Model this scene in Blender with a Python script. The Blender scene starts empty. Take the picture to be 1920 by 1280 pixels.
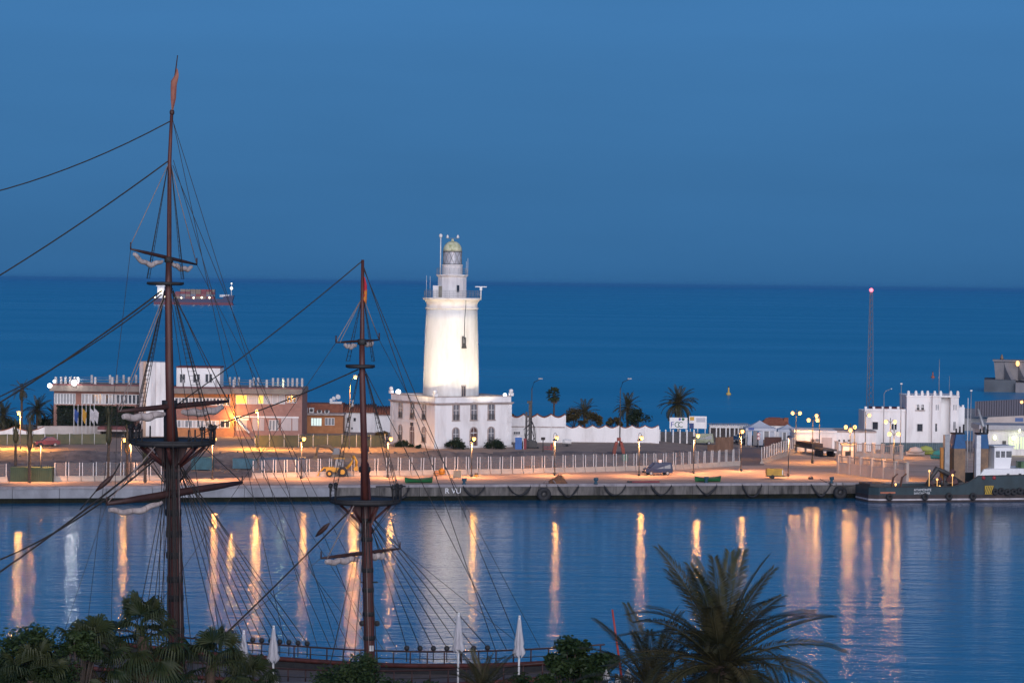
import bpy, math, random
from mathutils import Vector, Matrix, Euler
R = math.radians
SC = bpy.context.scene
COL = SC.collection

# ---------------------------------------------------------------- camera
F = 5220.0            # focal length in photo pixels (1920 wide)
CAM_H = 30.0
PITCH = math.atan(108.5 / F)
ROLL = math.atan(0.01198)
_fw = Vector((0, math.cos(PITCH), -math.sin(PITCH)))
_u0 = Vector((0, math.sin(PITCH), math.cos(PITCH)))
_r0 = Vector((1, 0, 0))
_rt = _r0 * math.cos(ROLL) + _u0 * math.sin(ROLL)
_up = _u0 * math.cos(ROLL) - _r0 * math.sin(ROLL)
CAM = Vector((0, 0, CAM_H))
cd = bpy.data.cameras.new('camera')
cam = bpy.data.objects.new('camera', cd)
COL.objects.link(cam)
M = Matrix((( _rt.x, _up.x, -_fw.x, CAM.x), (_rt.y, _up.y, -_fw.y, CAM.y), (_rt.z, _up.z, -_fw.z, CAM.z), (0, 0, 0, 1)))
cam.matrix_world = M
cd.sensor_width = 36.0
cd.lens = F / 1920 * 36.0
cd.clip_start = 1.0
cd.clip_end = 90000
SC.camera = cam

# ---------------------------------------------------------------- sky, sun, exposure
SUN_AZ = R(172)       # compass-like: direction the glow comes from (behind the camera, to the left)
W = bpy.data.worlds.new('World')
SC.world = W
W.use_nodes = True
nt = W.node_tree
nt.nodes.clear()
wo = nt.nodes.new('ShaderNodeOutputWorld')
bg = nt.nodes.new('ShaderNodeBackground')
sky = nt.nodes.new('ShaderNodeTexSky')
sky.sky_type = 'NISHITA'
sky.sun_disc = False
sky.sun_elevation = R(10)
sky.sun_rotation = SUN_AZ
sky.altitude = 30
sky.air_density = 1.0
sky.dust_density = 0.0
sky.ozone_density = 8.0
tint = nt.nodes.new('ShaderNodeMix')
tint.data_type = 'RGBA'
tint.blend_type = 'MULTIPLY'
tint.inputs['Factor'].default_value = 1.0
tint.inputs['B'].default_value = (1.0, 1.0, 1.0, 1)
nt.links.new(sky.outputs[0], tint.inputs['A'])
# low blue dusk haze: evens out the sky towards the horizon, the same all round
tc = nt.nodes.new('ShaderNodeTexCoord')
sep = nt.nodes.new('ShaderNodeSeparateXYZ')
nt.links.new(tc.outputs['Generated'], sep.inputs[0])
hz = nt.nodes.new('ShaderNodeValToRGB')
hz.color_ramp.elements[0].position = 0.0
hz.color_ramp.elements[0].color = (1, 1, 1, 1)
hz.color_ramp.elements[1].position = 0.6
hz.color_ramp.elements[1].color = (0.15, 0.15, 0.15, 1)
e_ = hz.color_ramp.elements.new(0.1)
e_.color = (0.9, 0.9, 0.9, 1)
nt.links.new(sep.outputs['Z'], hz.inputs[0])
hm = nt.nodes.new('ShaderNodeMix')
hm.data_type = 'RGBA'
nt.links.new(hz.outputs[0], hm.inputs['Factor'])
nt.links.new(tint.outputs['Result'], hm.inputs['A'])
lowsky = nt.nodes.new('ShaderNodeValToRGB')
lowsky.color_ramp.elements[0].position = 0.0
lowsky.color_ramp.elements[0].color = (0.050, 0.204, 0.468, 1)
lowsky.color_ramp.elements[1].position = 0.5
lowsky.color_ramp.elements[1].color = (0.022, 0.150, 0.420, 1)
for p_, c_ in ((0.1, (0.078, 0.274, 0.618, 1)), (0.15, (0.045, 0.245, 0.62, 1)), (0.28, (0.026, 0.20, 0.54, 1))):
    k_ = lowsky.color_ramp.elements.new(p_)
    k_.color = c_
nt.links.new(sep.outputs['Z'], lowsky.inputs[0])
scl = nt.nodes.new('ShaderNodeVectorMath')
scl.operation = 'SCALE'
scl.inputs['Scale'].default_value = 10.0
nt.links.new(lowsky.outputs[0], scl.inputs[0])
nt.links.new(scl.outputs[0], hm.inputs['B'])
# faint uneven layers of haze, everywhere in the sky
smp = nt.nodes.new('ShaderNodeMapping')
smp.inputs['Scale'].default_value = (1.0, 1.0, 7.0)
nt.links.new(tc.outputs['Generated'], smp.inputs['Vector'])
snz = nt.nodes.new('ShaderNodeTexNoise')
snz.inputs['Scale'].default_value = 5.0
snz.inputs['Detail'].default_value = 4.0
nt.links.new(smp.outputs[0], snz.inputs['Vector'])
smr = nt.nodes.new('ShaderNodeMapRange')
smr.inputs['From Min'].default_value = 0.3
smr.inputs['From Max'].default_value = 0.7
smr.inputs['To Min'].default_value = 0.955
smr.inputs['To Max'].default_value = 1.045
nt.links.new(snz.outputs['Fac'], smr.inputs['Value'])
ssc = nt.nodes.new('ShaderNodeVectorMath')
ssc.operation = 'SCALE'
nt.links.new(hm.outputs['Result'], ssc.inputs[0])
nt.links.new(smr.outputs[0], ssc.inputs['Scale'])
nt.links.new(ssc.outputs[0], bg.inputs['Color'])
bg.inputs['Strength'].default_value = 0.068
nt.links.new(bg.outputs[0], wo.inputs['Surface'])

sl = bpy.data.lights.new('sun', 'SUN')
sl.energy = 3.5
sl.angle = R(60)
sl.color = (0.97, 0.92, 0.99)
so = bpy.data.objects.new('sun', sl)
COL.objects.link(so)
_el = R(12)
_dir = Vector((math.sin(SUN_AZ) * math.cos(_el), math.cos(SUN_AZ) * math.cos(_el), math.sin(_el)))
so.rotation_euler = _dir.to_track_quat('Z', 'Y').to_euler()

SC.view_settings.view_transform = 'Standard'
SC.view_settings.look = 'None'
SC.view_settings.gamma = 1.0
SC.view_settings.exposure = 0.0
SC.render.engine = 'CYCLES'
SC.cycles.use_denoising = True
SC.cycles.max_bounces = 6
SC.cycles.diffuse_bounces = 2
SC.cycles.glossy_bounces = 3
SC.cycles.transparent_max_bounces = 12
SC.cycles.sample_clamp_indirect = 6.0
SC.cycles.caustics_reflective = False
SC.cycles.caustics_refractive = False

# ---------------------------------------------------------------- photo -> place
def ray(px, py):
    return (_fw * F + _rt * (px - 960) - _up * (py - 640)).normalized()
def A(px, py, Y):
    d = ray(px, py)
    return CAM + d * ((Y - CAM.y) / d.y)
def G(px, py, z=0.0):
    d = ray(px, py)
    return CAM + d * ((z - CAM.z) / d.z)

rng = random.Random(7)

# ---------------------------------------------------------------- object helpers
def tag(o, label=None, cat=None, group=None, kind=None):
    if label: o['label'] = label
    if cat: o['category'] = cat
    if group: o['group'] = group
    if kind: o['kind'] = kind
    return o
def thing(name, label, cat, loc=(0, 0, 0), rz=0.0, group=None):
    o = bpy.data.objects.new(name, None)
    o.empty_display_size = 0.2
    COL.objects.link(o)
    o.location = loc
    o.rotation_euler = (0, 0, rz)
    return tag(o, label, cat, group)
def copy_tree(o, parent=None):
    c = o.copy()
    COL.objects.link(c)
    c.parent = parent
    for ch in list(o.children):
        copy_tree(ch, c)
    return c

class MB:
    def __init__(s):
        s.v = []; s.f = []; s.sm = []
    def add(s, vs, fs, smooth=False):
        n = len(s.v)
        s.v += [tuple(p) for p in vs]
        s.f += [tuple(i + n for i in q) for q in fs]
        s.sm += [smooth] * len(fs)
        return s
    def box(s, x0, x1, y0, y1, z0, z1):
        return s.add([(x0, y0, z0), (x1, y0, z0), (x1, y1, z0), (x0, y1, z0), (x0, y0, z1), (x1, y0, z1), (x1, y1, z1), (x0, y1, z1)],
                     [(0, 3, 2, 1), (4, 5, 6, 7), (0, 1, 5, 4), (1, 2, 6, 5), (2, 3, 7, 6), (3, 0, 4, 7)])
    def cbox(s, c, sz, rz=0.0, rx=0.0, ry=0.0):
        m = Matrix.Translation(c) @ Euler((rx, ry, rz)).to_matrix().to_4x4()
        a, b, d = sz[0] / 2, sz[1] / 2, sz[2] / 2
        vs = [m @ Vector(p) for p in ((-a, -b, -d), (a, -b, -d), (a, b, -d), (-a, b, -d), (-a, -b, d), (a, -b, d), (a, b, d), (-a, b, d))]
        return s.add(vs, [(0, 3, 2, 1), (4, 5, 6, 7), (0, 1, 5, 4), (1, 2, 6, 5), (2, 3, 7, 6), (3, 0, 4, 7)])
    def tube(s, pts, r, n=6, cap=True, smooth=True):
        pts = [Vector(p) for p in pts]
        rs = r if isinstance(r, (list, tuple)) else [r] * len(pts)
        vs = []; fs = []
        for i, p in enumerate(pts):
            t = (pts[min(i + 1, len(pts) - 1)] - pts[max(i - 1, 0)])
            if t.length < 1e-9: t = Vector((0, 0, 1))
            t.normalize()
            ref = Vector((0, 0, 1)) if abs(t.z) < 0.9 else Vector((1, 0, 0))
            a = t.cross(ref).normalized(); b = t.cross(a)
            for k in range(n):
                an = 2 * math.pi * k / n
                vs.append(p + (a * math.cos(an) + b * math.sin(an)) * rs[i])
        for i in range(len(pts) - 1):
            for k in range(n):
                k2 = (k + 1) % n
                fs.append((i * n + k, i * n + k2, (i + 1) * n + k2, (i + 1) * n + k))
        s.add(vs, fs, smooth)
        if cap:
            m = len(s.v) - len(vs)
            s.f.append(tuple(m + k for k in range(n))[::-1]); s.sm.append(False)
            e = m + (len(pts) - 1) * n
            s.f.append(tuple(e + k for k in range(n))); s.sm.append(False)
        return s
    def lathe(s, prof, n=24, c=(0, 0, 0), smooth=True, cap=True, ph=0.0):
        cx, cy, cz = c
        vs = []; fs = []
        for r, z in prof:
            for k in range(n):
                a = 2 * math.pi * k / n + ph
                vs.append((cx + r * math.cos(a), cy + r * math.sin(a), cz + z))
        for i in range(len(prof) - 1):
            for k in range(n):
                k2 = (k + 1) % n
                fs.append((i * n + k, i * n + k2, (i + 1) * n + k2, (i + 1) * n + k))
        m = len(s.v)
        s.add(vs, fs, smooth)
        if cap:
            s.f.append(tuple(m + k for k in range(n))[::-1]); s.sm.append(False)
            e = m + (len(prof) - 1) * n
            s.f.append(tuple(e + k for k in range(n))); s.sm.append(False)
        return s
    def prism(s, poly, axis, a0, a1):
        """poly: 2d outline; axis 'y': poly=(x,z) swept y; 'z': poly=(x,y); 'x': poly=(y,z)"""
        def P(p, t):
            return (p[0], t, p[1]) if axis == 'y' else ((p[0], p[1], t) if axis == 'z' else (t, p[0], p[1]))
        n = len(poly)
        vs = [P(p, a0) for p in poly] + [P(p, a1) for p in poly]
        fs = [tuple(range(n)), tuple(range(2 * n - 1, n - 1, -1))] + [(i, i + n, (i + 1) % n + n, (i + 1) % n) for i in range(n)]
        return s.add(vs, fs)
    def ball(s, c, r, n=10, m=6, sz=1.0):
        pr = []
        for i in range(m + 1):
            t = -math.pi / 2 + math.pi * i / m
            pr.append((max(r * math.cos(t), 1e-4), r * sz * math.sin(t)))
        return s.lathe(pr, n, c, True, False)
    def build(s, name, mt, parent=None, loc=None, rz=None):
        me = bpy.data.meshes.new(name)
        me.from_pydata(s.v, [], s.f)
        if any(s.sm):
            me.polygons.foreach_set('use_smooth', s.sm)
        if mt is not None: me.materials.append(mt)
        me.update()
        o = bpy.data.objects.new(name, me)
        COL.objects.link(o)
        if parent is not None: o.parent = parent
        if loc is not None: o.location = loc
        if rz is not None: o.rotation_euler = (0, 0, rz)
        return o

def inst(src, parent=None, loc=None, rot=None, sc=None):
    o = bpy.data.objects.new(src.name.split('.')[0], src.data)
    COL.objects.link(o)
    if parent is not None: o.parent = parent
    if loc is not None: o.location = loc
    if rot is not None: o.rotation_euler = rot
    if sc is not None: o.scale = sc if isinstance(sc, (tuple, list)) else (sc, sc, sc)
    return o

# ---------------------------------------------------------------- materials
MATS = {}
def mat(name, col, rough=0.7, col2=None, scale=1.0, stretch=(1, 1, 1), bump=0.0, bscale=None, metal=0.0, contrast=(0.35, 0.65), detail=5.0, spec=0.5, coords='world'):
    if name in MATS: return MATS[name]
    m = bpy.data.materials.new(name)
    m.use_nodes = True
    t = m.node_tree
    b = t.nodes['Principled BSDF']
    b.inputs['Roughness'].default_value = rough
    b.inputs['Metallic'].default_value = metal
    b.inputs['Specular IOR Level'].default_value = spec
    b.inputs['Base Color'].default_value = (*col, 1)
    if coords == 'world':
        g = t.nodes.new('ShaderNodeNewGeometry'); src = g.outputs['Position']
    else:
        g = t.nodes.new('ShaderNodeTexCoord'); src = g.outputs['Object']
    mp = t.nodes.new('ShaderNodeMapping')
    mp.inputs['Scale'].default_value = stretch
    t.links.new(src, mp.inputs['Vector'])
    if col2 is not None:
        n = t.nodes.new('ShaderNodeTexNoise')
        n.inputs['Scale'].default_value = scale
        n.inputs['Detail'].default_value = detail
        n.inputs['Roughness'].default_value = 0.62
        t.links.new(mp.outputs[0], n.inputs['Vector'])
        r = t.nodes.new('ShaderNodeValToRGB')
        r.color_ramp.elements[0].position = contrast[0]
        r.color_ramp.elements[1].position = contrast[1]
        r.color_ramp.elements[0].color = (*col, 1)
        r.color_ramp.elements[1].color = (*col2, 1)
        t.links.new(n.outputs['Fac'], r.inputs[0])
        t.links.new(r.outputs[0], b.inputs['Base Color'])
    if bump > 0:
        n2 = t.nodes.new('ShaderNodeTexNoise')
        n2.inputs['Scale'].default_value = bscale or scale * 3
        n2.inputs['Detail'].default_value = 4
        t.links.new(mp.outputs[0], n2.inputs['Vector'])
        bp = t.nodes.new('ShaderNodeBump')
        bp.inputs['Strength'].default_value = 1.0
        bp.inputs['Distance'].default_value = bump
        t.links.new(n2.outputs['Fac'], bp.inputs['Height'])
        t.links.new(bp.outputs[0], b.inputs['Normal'])
    MATS[name] = m
    return m
def emit(name, col, strength):
    if name in MATS: return MATS[name]
    m = bpy.data.materials.new(name)
    m.use_nodes = True
    b = m.node_tree.nodes['Principled BSDF']
    b.inputs['Base Color'].default_value = (*[min(1, c) for c in col], 1)
    b.inputs['Emission Color'].default_value = (*col, 1)
    b.inputs['Emission Strength'].default_value = strength
    MATS[name] = m
    return m
def leafmat(name, c1, c2, tr=0.25, scale=0.9):
    if name in MATS: return MATS[name]
    m = mat(name, c1, 0.55, c2, scale, spec=0.3)
    t = m.node_tree
    b = t.nodes['Principled BSDF']
    tn = t.nodes.new('ShaderNodeBsdfTranslucent')
    mx = t.nodes.new('ShaderNodeMixShader')
    mx.inputs[0].default_value = tr
    out = t.nodes['Material Output']
    lk = b.inputs['Base Color'].links[0].from_socket
    t.links.new(lk, tn.inputs['Color'])
    t.links.new(b.outputs[0], mx.inputs[1]); t.links.new(tn.outputs[0], mx.inputs[2])
    t.links.new(mx.outputs[0], out.inputs['Surface'])
    return m
def glassmat(name, col, rough=0.08):
    return mat(name, col, rough, spec=0.8)

m_white = mat('white_paint', (0.82, 0.81, 0.8), 0.75, (0.56, 0.53, 0.51), 0.5, (1, 1, 0.22), 0.01, 6, contrast=(0.47, 0.78))
m_tower = mat('tower_paint', (0.8, 0.79, 0.75), 0.65, (0.52, 0.49, 0.44), 0.42, (1, 1, 0.22), 0.01, 5, contrast=(0.42, 0.75))
m_stain = mat('stained_plaster', (0.68, 0.66, 0.65), 0.85, (0.38, 0.36, 0.36), 0.7, (1, 1, 0.18), 0.015, 5, contrast=(0.5, 0.8))
m_trim = mat('trim_plaster', (0.46, 0.39, 0.36), 0.8, (0.3, 0.25, 0.23), 1.2, bump=0.01)
m_metal = mat('dark_iron', (0.03, 0.032, 0.035), 0.55, (0.06, 0.055, 0.05), 3)
m_grey = mat('galvanised_steel', (0.35, 0.36, 0.37), 0.5, (0.26, 0.26, 0.27), 2, metal=0.3)
m_wpost = mat('white_enamel', (0.75, 0.75, 0.74), 0.5, (0.62, 0.61, 0.6), 2)
m_concrete = mat('concrete', (0.36, 0.34, 0.32), 0.9, (0.25, 0.24, 0.22), 0.6, bump=0.02)
m_brick = mat('brick_band', (0.34, 0.16, 0.12), 0.85, (0.26, 0.12, 0.09), 1.5, bump=0.01)
m_orange = mat('orange_brick', (0.5, 0.22, 0.09), 0.85, (0.4, 0.17, 0.07), 1.5, bump=0.01)
m_tile = mat('terracotta_tile', (0.3, 0.11, 0.06), 0.85, (0.2, 0.07, 0.04), 2, bump=0.03)
m_roofslab = mat('roof_slab', (0.27, 0.22, 0.19), 0.9, (0.19, 0.16, 0.14), 1)
m_darkred = mat('dark_red_trim', (0.17, 0.05, 0.05), 0.7, (0.12, 0.04, 0.04), 1)
m_glass = glassmat('window_glass', (0.03, 0.035, 0.045))
m_glass2 = glassmat('pale_window_glass', (0.22, 0.23, 0.24), 0.15)
m_curtain = mat('pale_curtain', (0.55, 0.52, 0.5), 0.8, (0.45, 0.43, 0.42), 2, (3, 3, 0.2))
m_wood = mat('dark_wood', (0.055, 0.022, 0.016), 0.6, (0.03, 0.012, 0.01), 2.5, (1, 1, 0.3), 0.01)
m_redwood = mat('red_brown_wood', (0.11, 0.03, 0.022), 0.55, (0.05, 0.016, 0.013), 2.0, (1, 1, 0.25), 0.01)
m_black = mat('tarred_black', (0.012, 0.012, 0.014), 0.7, (0.025, 0.024, 0.024), 3)
m_rope = mat('tarred_rope', (0.018, 0.016, 0.016), 0.9, (0.04, 0.034, 0.03), 6)
m_rope2 = mat('pale_rope', (0.3, 0.24, 0.22), 0.9, (0.2, 0.16, 0.15), 6)
m_sail = mat('furled_canvas', (0.5, 0.43, 0.4), 0.9, (0.3, 0.25, 0.24), 2.5, bump=0.012, bscale=8)
m_trunk = mat('palm_trunk', (0.12, 0.08, 0.055), 0.95, (0.06, 0.04, 0.03), 3, (1, 1, 3), 0.05)
m_bark = mat('bark', (0.08, 0.06, 0.045), 0.95, (0.045, 0.035, 0.028), 4, bump=0.03)
m_palm = leafmat('palm_leaf', (0.036, 0.046, 0.022), (0.105, 0.086, 0.04), 0.2, 0.7)
m_palm2 = leafmat('fan_palm_leaf', (0.022, 0.04, 0.016), (0.055, 0.062, 0.02), 0.25, 0.6)
m_leaf = leafmat('broad_leaf', (0.018, 0.04, 0.013), (0.045, 0.07, 0.02), 0.2, 0.8)
m_leaf2 = leafmat('dark_hedge_leaf', (0.015, 0.028, 0.014), (0.03, 0.045, 0.02), 0.15, 0.8)
m_leaf3 = leafmat('olive_leaf', (0.06, 0.055, 0.025), (0.12, 0.09, 0.035), 0.2, 0.5)
m_dry = leafmat('dry_leaf', (0.13, 0.085, 0.045), (0.2, 0.13, 0.07), 0.2, 0.8)
m_globe = emit('lamp_globe', (1.0, 0.52, 0.17), 2.3)
m_globew = emit('white_lamp', (1.0, 0.97, 0.92), 4.0)
m_tyre = mat('tyre_rubber', (0.014, 0.014, 0.016), 0.8, (0.03, 0.03, 0.03), 3)
def paint(name, col, rough=0.5):
    return mat('paint_' + name, col, rough, tuple(c * 0.72 for c in col), 1.4)

def lamp_light(parent, loc, col, power, radius=0.12, name='lamp_light'):
    l = bpy.data.lights.new(name, 'POINT')
    l.energy = power; l.color = col; l.shadow_soft_size = radius
    o = bpy.data.objects.new(name, l)
    COL.objects.link(o)
    o.parent = parent; o.location = loc
    return o
def hood_light(parent, loc, col, power, cone=150, side=0.16):
    """the hood over a street lamp throws most of its light down; a little leaves sideways"""
    lamp_light(parent, loc, col, power * side, 0.22)
    l = bpy.data.lights.new('hood_light', 'SPOT')
    l.energy = power; l.color = col; l.spot_size = R(cone); l.spot_blend = 1.0; l.shadow_soft_size = 0.15
    o = bpy.data.objects.new('hood_light', l); COL.objects.link(o)
    o.parent = parent; o.location = loc
    return o
def spot_light(parent, loc, target, col, power, size=70, blend=0.6, radius=0.2):
    l = bpy.data.lights.new('flood_light', 'SPOT')
    l.energy = power; l.color = col; l.spot_size = R(size); l.spot_blend = blend; l.shadow_soft_size = radius
    o = bpy.data.objects.new('flood_light', l)
    COL.objects.link(o)
    o.parent = parent; o.location = loc
    o.rotation_euler = (Vector(target) - Vector(loc)).to_track_quat('-Z', 'Y').to_euler()
    return o

SODIUM = (1.0, 0.42, 0.075)

class Site:
    """a thing standing at photo pixel (px,py) on ground height z; X/Z turn photo offsets at that distance into metres"""
    def __init__(s, px, py, z):
        s.px, s.py = px, py
        s.loc = G(px, py, z)
        s.s = F / s.loc.y
    def X(s, px): return (px - s.px) / s.s
    def Z(s, py, px=None):
        px = s.px if px is None else px
        return (s.py - py + (px - s.px) * 0.01198) / s.s
# ================================================================ water
def water_mat(name, deep, rough, waves, spec=0.5):
    m = bpy.data.materials.new(name)
    m.use_nodes = True
    t = m.node_tree
    b = t.nodes['Principled BSDF']
    b.inputs['Base Color'].default_value = (*deep, 1)
    b.inputs['Roughness'].default_value = rough
    b.inputs['IOR'].default_value = 1.333
    b.inputs['Specular IOR Level'].default_value = spec
    g = t.nodes.new('ShaderNodeNewGeometry')
    last = None
    for (sc, st, dist, det) in waves:
        mp = t.nodes.new('ShaderNodeMapping')
        mp.inputs['Scale'].default_value = st
        t.links.new(g.outputs['Position'], mp.inputs['Vector'])
        n = t.nodes.new('ShaderNodeTexNoise')
        n.inputs['Scale'].default_value = sc
        n.inputs['Detail'].default_value = det
        t.links.new(mp.outputs[0], n.inputs['Vector'])
        bp = t.nodes.new('ShaderNodeBump')
        bp.inputs['Distance'].default_value = dist
        t.links.new(n.outputs['Fac'], bp.inputs['Height'])
        if last is not None:
            t.links.new(last.outputs[0], bp.inputs['Normal'])
        last = bp
    t.links.new(last.outputs[0], b.inputs['Normal'])
    return m
m_harbour = water_mat('harbour_water_surface', (0.0, 0.12, 0.26), 0.12,
                      [(0.07, (0.22, 1, 1), 0.09, 2.0), (0.35, (0.25, 1, 1), 0.08, 3.0), (1.3, (0.5, 1, 1), 0.042, 3.0), (5.0, (0.8, 1, 1), 0.008, 2.0)], 0.42)
m_sea = water_mat('open_sea_surface', (0.0, 0.235, 0.46), 0.3,
                  [(0.015, (0.35, 1.2, 1), 1.2, 3.0), (0.05, (0.45, 1, 1), 0.38, 4.0), (0.14, (0.6, 1, 1), 0.5, 5.0), (0.6, (0.7, 1, 1), 0.06, 3.0)], 0.34)

# wind patches: rougher and smoother stretches of the open sea
t_ = m_sea.node_tree
g_ = t_.nodes.new('ShaderNodeNewGeometry'); mp_ = t_.nodes.new('ShaderNodeMapping'); mp_.inputs['Scale'].default_value = (0.12, 1, 1)
n_ = t_.nodes.new('ShaderNodeTexNoise'); n_.inputs['Scale'].default_value = 0.006; n_.inputs['Detail'].default_value = 5
r_ = t_.nodes.new('ShaderNodeMapRange'); r_.inputs['From Min'].default_value = 0.35; r_.inputs['From Max'].default_value = 0.65; r_.inputs['To Min'].default_value = 0.26; r_.inputs['To Max'].default_value = 0.33
t_.links.new(g_.outputs['Position'], mp_.inputs['Vector']); t_.links.new(mp_.outputs[0], n_.inputs['Vector']); t_.links.new(n_.outputs['Fac'], r_.inputs['Value'])
t_.links.new(r_.outputs[0], t_.nodes['Principled BSDF'].inputs['Roughness'])

QA = math.atan(0.236)                       # the far quay runs at this angle
QU = Vector((math.cos(QA), math.sin(QA), 0)); QV = Vector((-math.sin(QA), math.cos(QA), 0))
def QY(X): return 385.2 + 0.236 * X
def sheet(name, pts, z, m, kind='structure', parent=None):
    mb = MB()
    mb.add([(p[0], p[1], z if len(p) < 3 else p[2]) for p in pts], [tuple(range(len(pts)))])
    o = mb.build(name, m, parent)
    if parent is None: tag(o, kind=kind)
    return o
hw = sheet('harbour_water', [(-400, -200), (900, -200), (900, QY(900) + 6), (-400, QY(-400) + 6)], 0.0, m_harbour)
sea = sheet('sea', [(-40000, 420), (40000, 420), (40000, 70000), (-40000, 70000)], -0.02, m_sea)

# ================================================================ far quay and land
QZ = 2.2
FP = [(-140, 364), (-62.6, 380), (-48, 384.6), (-36, 392), (-24, 397), (0, 407), (24.6, 420.9), (35.5, 432.6), (37, 440)]
def interp(tab, x):
    if x <= tab[0][0]: return tab[0][1]
    for (a, b), (c, d) in zip(tab, tab[1:]):
        if x <= c: return b + (d - b) * (x - a) / (c - a)
    return tab[-1][1]
def FY(X): return interp(FP, X)
m_apron = mat('worn_quay_concrete', (0.56, 0.43, 0.35), 0.85, (0.33, 0.25, 0.2), 0.25, (0.35, 1.6, 1), 0.02, 2.0)  # base colour kept high and warm to stand in for orange lamp light
m_cope = mat('coping_stone', (0.34, 0.31, 0.32), 0.85, (0.22, 0.2, 0.21), 0.8, bump=0.02)
m_qface = mat('stained_quay_wall', (0.17, 0.155, 0.14), 0.9, (0.04, 0.037, 0.033), 0.7, (1.4, 1.4, 0.3), 0.04, 2.5, contrast=(0.36, 0.66))
m_qnew = mat('pale_quay_wall', (0.31, 0.32, 0.345), 0.85, (0.2, 0.205, 0.22), 0.4, (1, 1, 0.5), 0.02)
m_weed = mat('wet_weed', (0.005, 0.006, 0.004), 0.8, (0.014, 0.015, 0.008), 1.2, bump=0.04, spec=0.15)
# apron: a sheet from the coping back to the fence, wider at the right where the road comes in
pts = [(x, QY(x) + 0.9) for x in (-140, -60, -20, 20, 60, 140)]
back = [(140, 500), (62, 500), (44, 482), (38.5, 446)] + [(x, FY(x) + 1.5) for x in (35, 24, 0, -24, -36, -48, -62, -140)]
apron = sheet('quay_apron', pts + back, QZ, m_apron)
quay = thing('quay_wall', None, None); del_keys = None
tag(quay, kind='structure')
# wall body in blocks, 6 m each, open joints between them; coping slabs on top
U0 = -70
k = -26
def qp(u, v, z):
    p = Vector((0, 385.2, 0)) + QU * u + QV * v
    return (p.x, p.y, z)
def qbox(mb, u0, u1, v0, v1, z0, z1):
    vs = [qp(u0, v0, z0), qp(u1, v0, z0), qp(u1, v1, z0), qp(u0, v1, z0), qp(u0, v0, z1), qp(u1, v0, z1), qp(u1, v1, z1), qp(u0, v1, z1)]
    mb.add(vs, [(0, 3, 2, 1), (4, 5, 6, 7), (0, 1, 5, 4), (1, 2, 6, 5), (2, 3, 7, 6), (3, 0, 4, 7)])
u = -130.0
while u < 140:
    L = 6.2 if u < -24 else 5.6
    new = u < -27
    mb = MB(); off = rng.uniform(-0.03, 0.03)
    qbox(mb, u + 0.03, u + L - 0.03, off, 3.0, 0.66, QZ - 0.32)
    mb.build('wall_block', m_qnew if new else m_qface, quay)
    mb = MB(); qbox(mb, u + 0.02, u + L - 0.02, 0.06 + off, 3.0, -2.5, 0.66)
    mb.build('wet_footing', m_weed, quay)
    mb = MB()
    o2 = rng.uniform(-0.012, 0.012)
    if new:   # rounded lip of the newer wall
        for a0, a1, d0, d1 in ((QZ - 0.32, QZ - 0.1, -0.12, 1.0), (QZ - 0.1, QZ + 0.02, 0.0, 1.0)):
            qbox(mb, u + 0.015, u + L - 0.015, d0, d1, a0, a1 + o2)
    else:
        qbox(mb, u + 0.015, u + L - 0.015, -0.1, 1.0, QZ - 0.32, QZ + 0.03 + o2)
    mb.build('coping_slab', m_cope, quay)
    u += L
# fill behind the blocks so the body is solid
mb = MB(); qbox(mb, -138, 150, 2.9, 8, -2.5, QZ - 0.05); mb.build('wall_fill', m_concrete, quay)

# terrain behind the fence: rubble bank below, pale upper ground above
TE = [(-140, 428), (-62, 429), (-24, 432), (-12, 438.0), (0, 441), (24, 447), (34, 470), (140, 500)]
from mathutils import noise as MN
def terr(X, Y):
    top = 3.3 if X < 24 else (3.3 - 0.95 * min(1, (X - 24) / 10))
    e = interp(TE, X)
    t = max(0.0, min(1.0, (Y - e + 7) / 7))
    t = t * t * (3 - 2 * t)
    base = 2.05 + (top - 2.05) * t
    bank = max(0, 1 - abs((Y - e + 6)) / 26.0) if X < 36 else 0.0
    if Y > e + 0.5: bank = 0
    nz = MN.noise((X * 0.22, Y * 0.25, 0)) * 0.55 + MN.noise((X * 0.8, Y * 0.8, 3)) * 0.22
    h = base + bank * (nz + 0.1)
    if Y < FY(X) + 3: h = min(h, 2.0)
    if X > 36.5 and Y < 500: h = min(h, 2.0 if Y < 481 or X > 43 else h)
    return h
xs = [-140 + 1.4 * i for i in range(201)]
ys = [372 + 1.5 * j for j in range(91)]
def back_edge(X): return 507
vg = []; fb = []; fu = []
for j, y in enumerate(ys):
    for i, x in enumerate(xs):
        vg.append((x, y, terr(x, y)))
for j in range(len(ys) - 1):
    for i in range(len(xs) - 1):
        xc, yc = xs[i] + 0.7, ys[j] + 0.75
        if yc < QY(xc) + 9: continue
        q = (j * 201 + i, j * 201 + i + 1, (j + 1) * 201 + i + 1, (j + 1) * 201 + i)
        (fu if yc > interp(TE, xc) else fb).append(q)
m_bank = mat('dark_rubble_soil', (0.22, 0.19, 0.185), 0.95, (0.09, 0.08, 0.082), 0.5, bump=0.12, bscale=1.6)
m_upper = mat('pale_beaten_earth', (0.36, 0.27, 0.21), 0.95, (0.27, 0.2, 0.16), 0.35, bump=0.04, bscale=1.5)
mb = MB(); mb.v = vg; mb.f = fb; mb.sm = [True] * len(fb)
o = mb.build('rubble_ground', m_bank); tag(o, kind='structure')
mb = MB(); mb.v = list(vg); mb.f = fu; mb.sm = [True] * len(fu)
o = mb.build('upper_ground', m_upper); tag(o, kind='structure')
# shore wall at the sea side
mb = MB(); mb.box(-141, 141, 506.5, 508, -3, 2.3)
o = mb.build('shore_edge', m_concrete); tag(o, kind='structure')
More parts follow.
